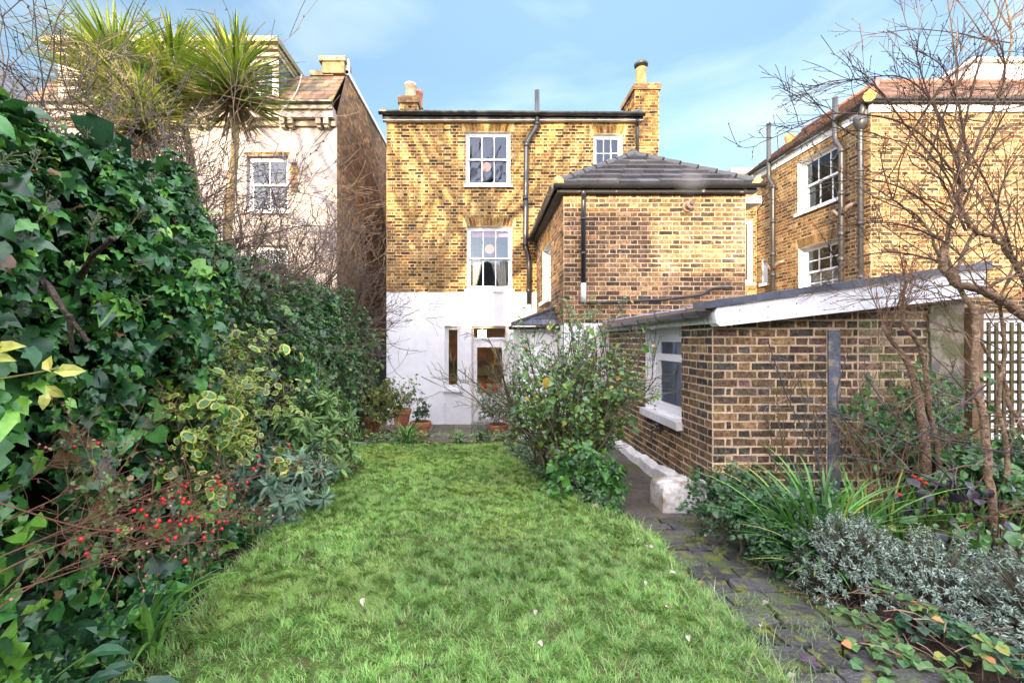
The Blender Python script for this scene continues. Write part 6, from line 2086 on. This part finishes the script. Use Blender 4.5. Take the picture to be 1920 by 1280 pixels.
bm.build('trunk', M['bark'], t, smooth=True)
tw = MB()
DK = (0.085, 0.055, 0.04)
# long whips traced along the photograph's main arcs
whips = [
    [P(1800, 400, YT), P(1780, 330, YT), P(1700, 240, YT), P(1640, 150, YT), P(1560, 150, YT), P(1520, 165, YT)],
    [P(1800, 330, YT), P(1760, 200, YT), P(1700, 140, YT), P(1620, 145, YT), P(1560, 160, YT)],
    [P(1812, 360, YT), P(1720, 230, YT), P(1560, 205, YT - 0.1), P(1470, 250, YT - 0.2), P(1425, 268, YT - 0.25)],
    [P(1790, 430, YT), P(1700, 350, YT), P(1600, 330, YT - 0.1), P(1500, 370, YT - 0.2)],
    [P(1775, 455, YT), P(1700, 420, YT - 0.05), P(1620, 415, YT - 0.1), P(1550, 440, YT - 0.15)],
    [P(1798, 300, YT), P(1740, 180, YT), P(1720, 110, YT), P(1715, 92, YT)],
    [P(1800, 280, YT), P(1830, 130, YT), P(1870, 30, YT), P(1900, -30, YT)],
    [P(1740, 300, YT), P(1800, 130, YT), P(1900, 60, YT), P(1960, 20, YT)],
    [P(1700, 262, YT), P(1780, 140, YT), P(1880, 50, YT), P(1960, -10, YT)],
    [P(1815, 300, YT), P(1800, 200, YT), P(1770, 120, YT), P(1712, 92, YT)],
    [P(1860, 210, YT), P(1890, 140, YT), P(1870, 60, YT), P(1830, 0, YT)],
    [P(1800, 400, YT), P(1850, 280, YT), P(1900, 180, YT), P(1960, 130, YT)],
    [P(1762, 490, YT), P(1680, 470, YT - 0.1), P(1600, 480, YT - 0.2), P(1540, 520, YT - 0.25)],
    [P(1860, 440, YT), P(1880, 330, YT), P(1940, 250, YT)],
    [P(1900, 480, YT), P(1870, 380, YT), P(1800, 250, YT + 0.1), P(1750, 215, YT + 0.1)],
]
for w in whips:
    b = bend(w, 7, 0.4)
    tw.tube(b, np.linspace(0.0072, 0.0026, len(b)), 5, DK, cap=False)
    for i in range(2, len(b)):
        if rg.random() < 0.7:
            d = nrm(nrm(b[i] - b[i - 1]) + rg.standard_normal(3) * 0.55 + np.array((0, 0, 0.25)))
            grow(tw, rg, b[i], d, rg.uniform(0.12, 0.42), 0.003, 1, dict(wig=0.08, up=0.03, kids=[3], spread=0.6, ratio=0.45, rmin=0.0019, seg=0.06), tips, DK)
for (p, d, r) in nodes:
    for _ in range(2):
        if rg.random() < 0.26:
            e = nrm(d * 0.35 + rg.standard_normal(3) * np.array((0.8, 0.5, 0.6)) + np.array((-0.12, -0.05, 0.45)))
            grow(tw, rg, p, e, rg.uniform(0.35, 0.95), 0.0055, 2, dict(wig=0.09, up=0.0, kids=[4, 3], spread=0.6, ratio=0.42, rmin=0.0019, seg=0.07), tips, np.array(BK) * 0.8)
for (p, d, l) in tips:
    if rg.random() < 0.25:
        e = nrm(d + rg.standard_normal(3) * 0.8)
        tw.tube([p, p + e * 0.008, p + e * 0.014], [0.0015, 0.004, 0.0012], 4, (0.06, 0.04, 0.035), cap=False)
tw.build('twigs', M['twig'], t)

t = thing('bare_sapling', (3.2, 3.7, 0.55), 'short crooked leafless trunk with brush of twigs before the pier', 'tree')
Yq = 3.65
bm, tw, tips = MB(), MB(), []
for (r0, r1, pl) in ((0.035, 0.016, [np.array((3.5, Yq, 0.4)), P(1735, 830, Yq), P(1728, 780, Yq), P(1722, 740, Yq), P(1705, 680, Yq), P(1672, 640, Yq), P(1655, 610, Yq)]), (0.02, 0.014, [np.array((3.6, Yq, 0.4)), P(1760, 850, Yq), P(1740, 760, Yq), P(1738, 700, Yq), P(1722, 640, Yq), P(1690, 605, Yq), P(1692, 560, Yq)])):
    b = bend(pl, 5, 0.12)
    bm.tube(b, np.linspace(r0, r1, len(b)), 9, BK, rough=0.08, rng=rg)
    for k in range(9):
        grow(tw, rg, b[-1 - (k % 3)], nrm(np.array((rg.uniform(-0.6, 0.5), rg.uniform(-0.4, 0.3), 1))), rg.uniform(0.3, 0.6), 0.005, 2, dict(wig=0.12, up=0.03, kids=[4, 3], spread=0.6, ratio=0.45, rmin=0.0019, seg=0.07), tips, (0.2, 0.12, 0.07))
bm.build('trunk', M['bark'], t, smooth=True)
tw.build('twigs', M['twig'], t)
bare('rose_bush', 'thin leafless green stemmed bush before the outhouse brick wall', (2.75, 3.75, 0.55), 8, 1.15, 0.007, 2, 171, dict(wig=0.07, up=0.03, kids=[4, 4], spread=0.5, ratio=0.4, rmin=0.0022, seg=0.08), (-0.05, 0, 1), None, 0.1, (0.10, 0.085, 0.045), cat='bush', spreadb=0.25)
bare('rose_bush', 'leafless bush with spreading brown stems left of the climber', (3.05, 3.5, 0.55), 7, 1.0, 0.009, 2, 172, dict(wig=0.08, up=0.0, kids=[5, 4], spread=0.6, ratio=0.42, rmin=0.0022, seg=0.08), (0.1, 0, 0.8), None, 0.1, (0.14, 0.085, 0.05), cat='bush', spreadb=0.2)
t = thing('bramble', (3.3, 3.2, 0.6), 'dark arching bare canes sweeping over the right bed', 'bramble')
mb = MB()
tips = []
for w in ([P(1560, 770, 3.0), P(1650, 800, 3.0), P(1740, 850, 3.0), P(1810, 930, 3.0)], [P(1500, 850, 2.95), P(1640, 860, 2.95), P(1760, 900, 2.95), P(1850, 980, 2.95)], [P(1620, 700, 3.1), P(1680, 790, 3.05), P(1780, 830, 3.0), P(1900, 850, 3.0)], [P(1700, 830, 2.9), P(1780, 780, 2.95), P(1850, 720, 3.0)], [P(1590, 660, 3.1), P(1560, 760, 3.05), P(1620, 830, 3.0)], [P(1440, 640, 3.2), P(1480, 760, 3.2), P(1530, 840, 3.15), P(1545, 930, 3.1)]):
    b = bend(w, 6, 0.3)
    mb.tube(b, np.linspace(0.0035, 0.0055, len(b)), 5, (0.06, 0.05, 0.055), cap=False)
    for i in range(1, len(b)):
        if rg.random() < 0.5:
            grow(mb, rg, b[i], nrm(rg.standard_normal(3) + np.array((0, 0, 0.5))), rg.uniform(0.1, 0.35), 0.0028, 1, dict(wig=0.12, up=0.02, kids=[3], spread=0.7, ratio=0.5, rmin=0.0018, seg=0.06), tips, (0.13, 0.11, 0.1))
mb.build('canes', M['twig'], t)
# withered black leaves and a few red flowers in the right bed
t = thing('withered_plant', (3.1, 3.0, 0.55), 'frost blackened drooping leaves in the right bed', 'plant')
mb = MB()
n = 60
p = np.stack((rg.uniform(2.7, 3.35, n), rg.uniform(2.8, 3.2, n), rg.uniform(0.75, 1.15, n)), -1)
put_leaves(mb, ROUND, rg, p, np.tile((0, -0.8, 0.1), (n, 1)), 0.052, [(0.018, 0.016, 0.025, 3), (0.03, 0.025, 0.035, 2)], down=1.0)
for i in range(14):
    x, y = rg.uniform(2.75, 3.3), rg.uniform(2.85, 3.15)
    mb.tube([(x, y, 0.5), (x + rg.uniform(-0.1, 0.1), y, rg.uniform(0.85, 1.1))], 0.004, 4, (0.05, 0.045, 0.03))
mb.build('leaves', M['leaf'], t)
bush('evergreen_shrub', 'dark low shrub at the foot of the trellis behind the tree', 'shrub', (3.9, 3.75, 0.55), 26, 0.6, dict(BC, kids=[4, 4]), LEAF, 0.05, [(0.05, 0.14, 0.04, 3), (0.08, 0.2, 0.045, 2), (0.03, 0.09, 0.03, 2)], 176, per=3, spreadb=0.35, fan=0.55)
straps('montbretia', 'green blades filling the ground under the crooked bare trunk', (3.0, 3.4, 0.55), 70, 0.5, 0.25, 0.02, SG, 117, rad=0.4, droop=0.2)
t = thing('geranium', (2.85, 2.85, 0.55), 'green round leaved plant with a few scarlet flowers', 'plant')
mb = MB()
n = 70
p = np.stack((rg.uniform(2.55, 3.3, n), rg.uniform(2.7, 3.0, n), rg.uniform(0.66, 0.98, n)), -1)
put_leaves(mb, ROUND, rg, p, np.tile((0, -0.7, 0.5), (n, 1)), 0.05, [(0.1, 0.22, 0.05, 2), (0.06, 0.15, 0.04, 3), (0.25, 0.3, 0.06, 0.6)])
mb.build('leaves', M['leaf'], t)
mb = MB()
for c in (P(1725, 898, 2.8), P(1735, 905, 2.8), P(1687, 927, 2.75), P(1715, 893, 2.8)):
    mb.lathe(c, [(r_ * 0.024, z_ * 0.016) for r_, z_ in sph], 7, (0.6, 0.02, 0.01))
mb.build('flowers', M['soft'], t)

# ------------------------------------------------------------------ grass
rg = np.random.default_rng(200)
def lawn_pts(n, y0, y1, power=1.0):
    y = y0 + (y1 - y0) * rg.random(n) ** power
    u = rg.random(n)
    l, r = lawn_l(y) - 0.03, lawn_r(y) + 0.04
    x = l + (r - l) * u
    return x, y, np.minimum(u, 1 - u) * (r - l)
parts = []
gm = MB()
def noise2(x, y, s, sd):
    r_ = np.random.default_rng(sd)
    v = 0
    for k in range(6):
        a, f_ = r_.uniform(0, 6.28), s * (0.6 + 0.35 * k)
        v = v + np.sin((x * math.cos(a) + y * math.sin(a)) * f_ + r_.uniform(0, 6.28)) / (1 + 0.35 * k)
    return v / 2.6
for (n, y0, y1, wd, hh) in ((100000, 0.95, 2.6, 0.0026, 0.028), (85000, 2.5, 4.3, 0.0036, 0.028), (65000, 4.2, 6.48, 0.0052, 0.030)):
    x, y, e = lawn_pts(n, y0, y1)
    # gather blades into tufts
    tx, ty = np.round(x / 0.055) * 0.055, np.round(y / 0.055) * 0.055
    h1 = np.sin(tx * 127.1 + ty * 311.7) * 43758.5453
    h2 = np.sin(tx * 269.5 + ty * 183.3) * 43758.5453
    h1, h2 = h1 - np.floor(h1), h2 - np.floor(h2)
    x = tx + (h1 - 0.5) * 0.05 + (x - tx) * 0.95
    y = ty + (h2 - 0.5) * 0.05 + (y - ty) * 0.95
    big, mid_ = noise2(x, y, 2.6, 1), noise2(x, y, 8.0, 2)
    keep = (rg.random(n) < np.clip(0.95 + 0.5 * mid_ - 0.4 * (noise2(x, y, 3.7, 12) > 0.5), 0.35, 1)) & (y < 6.5)
    x, y, h1, h2, big, mid_, e = (q[keep] for q in (x, y, h1, h2, big, mid_, e))
    m = len(x)
    hgt = hh * np.clip(0.75 + 0.45 * h1 + 0.3 * mid_ + 0.22 * rg.standard_normal(m), 0.25, 2.0)
    hgt *= np.where(e < 0.08, 1.25, 1.0)
    ang = h2 * 6.28 + rg.normal(0, 0.9, m)
    lean = hgt * rg.uniform(0.35, 1.6, m)
    c = leafcols(rg, m, [(0.21, 0.37, 0.085, 4), (0.16, 0.31, 0.085, 3), (0.27, 0.44, 0.095, 3), (0.11, 0.22, 0.06, 1.5), (0.46, 0.44, 0.19, 1.4), (0.42, 0.34, 0.19, 0.8)])
    far_f = np.clip((y - 2.0) / 3.5, 0, 1)[:, None]
    patch = np.clip(noise2(x, y, 4.2, 9) * 1.6 - 0.35, 0, 1)[:, None]
    c = c * (1 - 0.3 * patch) + np.array((0.40, 0.40, 0.09)) * 0.3 * patch
    hgt = hgt * (1 - 0.3 * patch[:, 0])
    c = c * (1 + 0.2 * big[:, None]) * (np.array((0.84, 1.0, 0.86)) * (1 - far_f) + np.array((0.95, 1.06, 0.70)) * far_f)
    gm.blades(np.stack((x, y, lawn_h(x, y) - 0.004), -1), ang, hgt, lean, np.full(m, wd), c, segs=3, tipw=0.06, droop=0.12)
# shaggy edges and weeds on the path
for (n, fx) in ((3600, lambda y: lawn_r(y) + rg.normal(0.02, 0.04, len(y))), (3600, lambda y: lawn_l(y) - rg.normal(0.02, 0.035, len(y)))):
    y = rg.uniform(0.95, 6.45, n)
    x = fx(y)
    hgt = rg.uniform(0.03, 0.095, n)
    gm.blades(np.stack((x, y, lawn_h(x, y) - 0.03), -1), rg.uniform(0, 6.28, n), hgt, hgt * rg.uniform(0.4, 1.4, n), np.full(n, 0.004), leafcols(rg, n, [(0.22, 0.37, 0.09, 4), (0.15, 0.28, 0.08, 2), (0.42, 0.38, 0.2, 1.2)]), segs=3, droop=0.2, tipw=0.06)
n = 14000
x, y = rg.uniform(1.05, 1.98, n), rg.uniform(0.95, 4.0, n)
k = noise2(x, y, 9.0, 5) + 0.5 * noise2(x, y, 30.0, 6) > 0.28
x, y = x[k], y[k]
m = len(x)
hgt = rg.uniform(0.010, 0.022, m)
gm.blades(np.stack((x, y, path_z(y) - 0.006), -1), rg.uniform(0, 6.28, m), hgt, hgt * rg.uniform(0.3, 1.2, m), np.full(m, 0.005), leafcols(rg, m, [(0.17, 0.21, 0.03, 3), (0.12, 0.17, 0.03, 3), (0.24, 0.26, 0.05, 1)]), segs=2, tipw=0.2)
for (cx_, cy_, r_, n) in ((1.35, 2.05, 0.10, 260), (1.5, 2.55, 0.09, 200), (1.3, 3.05, 0.08, 160), (1.62, 2.3, 0.08, 160), (1.42, 1.75, 0.10, 200), (1.7, 3.3, 0.06, 100), (1.25, 2.5, 0.07, 120)):
    x, y = cx_ + rg.normal(0, r_, n), cy_ + rg.normal(0, r_ * 0.7, n)
    hgt = rg.uniform(0.015, 0.05, n)
    gm.blades(np.stack((x, y, path_z(y) - 0.01), -1), rg.uniform(0, 6.28, n), hgt, hgt * rg.uniform(0.6, 2.0, n), np.full(n, 0.0032), leafcols(rg, n, [(0.12, 0.2, 0.07, 3), (0.16, 0.24, 0.1, 2), (0.25, 0.25, 0.12, 1)]), segs=3, droop=0.2, tipw=0.06)
tag(gm.build('grass', M['grass']), 'long tufted green grass of the lawn', 'grass', kind='stuff')

# fallen leaves
fm = MB()
T_ = leaf_t(0.3, 0.25, 0.12)
spots = [(545, 1010, 0), (1005, 1142, 0), (1010, 1200, 0), (1217, 1025, 0), (1210, 1088, 0), (1248, 1137, 0), (1255, 1072, 0), (875, 962, 0), (1000, 855, 0), (1195, 1010, 0), (1213, 1024, 0), (680, 1120, 0), (1425, 1174, 1), (1372, 1094, 1), (1490, 1262, 1), (1440, 1127, 1), (1318, 1000, 1), (1290, 1190, 0)]
for i, (px, py, on) in enumerate(spots):
    lo, hi = 0.9, 6.4
    for _ in range(40):
        Y = (lo + hi) / 2
        zz = CAM_H + (CY - py) / FPX * Y
        g_ = (float(path_z(np.array(Y))) + 0.012) if on else float(lawn_z(Y)) + 0.045
        if zz > g_: lo = Y
        else: hi = Y
    p = P(px, py, Y)
    b_ = MB()
    n_ = nrm(np.array((rg.normal(0, 0.25), rg.normal(0, 0.25) - 0.2, 1)))
    b_.inst(T_[0], T_[1], basis(n_[None], nrm(rg.standard_normal((1, 3)) * np.array((1, 1, 0.1))), np.array([rg.uniform(0.03, 0.045)])), np.zeros((1, 3)), np.array([(0.48, 0.46, 0.36)]) * rg.uniform(0.75, 1.15))
    o = b_.build('fallen_leaf', M['soft'])
    o.location = p
    tag(o, 'pale fallen leaf lying on the path stones' if on else 'pale fallen leaf lying on the lawn', 'leaf', 'pale fallen leaves on the path' if on else 'pale fallen leaves on the lawn')
lit = MB()
n = 230
y = rg.uniform(1.2, 6.3, n)
x = lawn_l(y) + (lawn_r(y) - lawn_l(y)) * rg.random(n)
lit.inst(T_[0], T_[1], basis(np.array((0, 0, 1.0)) + rg.standard_normal((n, 3)) * 0.4, rg.standard_normal((n, 3)) * np.array((1, 1, 0.2)), rg.uniform(0.012, 0.028, n)), np.stack((x, y, lawn_h(x, y) + 0.022), -1), leafcols(rg, n, [(0.12, 0.08, 0.045, 3), (0.06, 0.045, 0.03, 3), (0.25, 0.2, 0.1, 1.5)]))
tag(lit.build('leaf_litter', M['soft']), 'small brown scraps of dead leaf among the grass', 'leaf litter', kind='stuff')
b_ = MB()
p = np.array((1.42, 2.02, float(path_z(np.array(2.02))) + 0.02))
k = 5
aa = np.linspace(-1.9, 1.9, k) + 0.6
b_.inst(*leaf_t(0.2, 0.1, 0.05), basis(np.tile((0, -0.2, 1.0), (k, 1)), np.stack((np.cos(aa), np.sin(aa), np.full(k, 0.1)), -1), np.array((0.04, 0.06, 0.07, 0.06, 0.04))), np.tile(p, (k, 1)), np.tile((0.10, 0.06, 0.09), (k, 1)))
tag(b_.build('maple_leaf', M['soft']), 'purple brown lobed leaf lying on the path', 'leaf')

# bare trees beyond the frame, behind the camera, whose twigs streak the sunlit walls
for (bx, by, h_, sd, lab) in ((-4.5, 0.2, 11.5, 301, 'tall leafless tree over the fence to the left of the garden'), (-3.6, -1.6, 13.2, 305, 'taller leafless tree behind the fence at the near end of the garden')):
    rt = np.random.default_rng(sd)
    t = thing('bare_tree', (bx, by, 0.6), lab, 'tree', 'bare trees beyond the left fence')
    bm, tw, tips = MB(), MB(), []
    top_ = np.array((bx, by, 0.6 + h_ * 0.5))
    bm.tube([(bx, by, 0.3), (bx + 0.1, by, 0.6 + h_ * 0.25), top_], [0.2, 0.17, 0.14], 10, (0.12, 0.09, 0.07))
    bm.build('trunk', M['bark'], t, smooth=True)
    for i in range(7):
        grow(tw, rt, top_ - (0, 0, rt.uniform(0, 1.0)), nrm(np.array((rt.normal(0.12, 0.6), rt.normal(0, 0.3), 0.8))), h_ * 0.42 * rt.uniform(0.8, 1.1), 0.125, 2, dict(wig=0.05, up=0.03, kids=[6, 3], spread=0.45, ratio=0.55, rmin=0.028, seg=0.3, rr=0.62), tips, (0.12, 0.09, 0.07))
    tw.build('crown', M['twig'], t)

# steam drifting from the boiler flue
bmv = MB()
q = P(1296, 340, YE - 0.32)
bmv.lathe(q, [(0.30 * math.sin(math.pi * i / 8) + 0.001, -0.24 * math.cos(math.pi * i / 8)) for i in range(9)], 14)
mv = bpy.data.materials.new('steam')
mv.use_nodes = True
N, L = mv.node_tree.nodes, mv.node_tree.links
N.clear()
o_ = N.new('ShaderNodeOutputMaterial')
pv = N.new('ShaderNodeVolumePrincipled')
pv.inputs['Color'].default_value = (0.95, 0.95, 0.95, 1)
tcv = N.new('ShaderNodeTexCoord')
nv = N.new('ShaderNodeTexNoise')
nv.inputs['Scale'].default_value = 4.0
nv.inputs['Detail'].default_value = 3.0
gr = N.new('ShaderNodeTexGradient')
gr.gradient_type = 'SPHERICAL'
mp = N.new('ShaderNodeMapping')
mp.inputs['Location'].default_value = tuple(float(-v / s) for v, s in zip(q, (0.3, 0.3, 0.24)))
mp.inputs['Scale'].default_value = (1 / 0.3, 1 / 0.3, 1 / 0.24)
ml = N.new('ShaderNodeMath'); ml.operation = 'MULTIPLY'
m2 = N.new('ShaderNodeMath'); m2.operation = 'MULTIPLY'; m2.inputs[1].default_value = 0.8
L.new(tcv.outputs['Object'], nv.inputs['Vector'])
L.new(tcv.outputs['Object'], mp.inputs['Vector'])
L.new(mp.outputs['Vector'], gr.inputs['Vector'])
L.new(gr.outputs['Fac'], ml.inputs[0])
L.new(nv.outputs['Fac'], ml.inputs[1])
L.new(ml.outputs[0], m2.inputs[0])
L.new(m2.outputs[0], pv.inputs['Density'])
L.new(pv.outputs['Volume'], o_.inputs['Volume'])
tag(bmv.build('steam', mv, smooth=True), 'faint puff of steam above the flue of the brick extension', 'steam', kind='stuff')
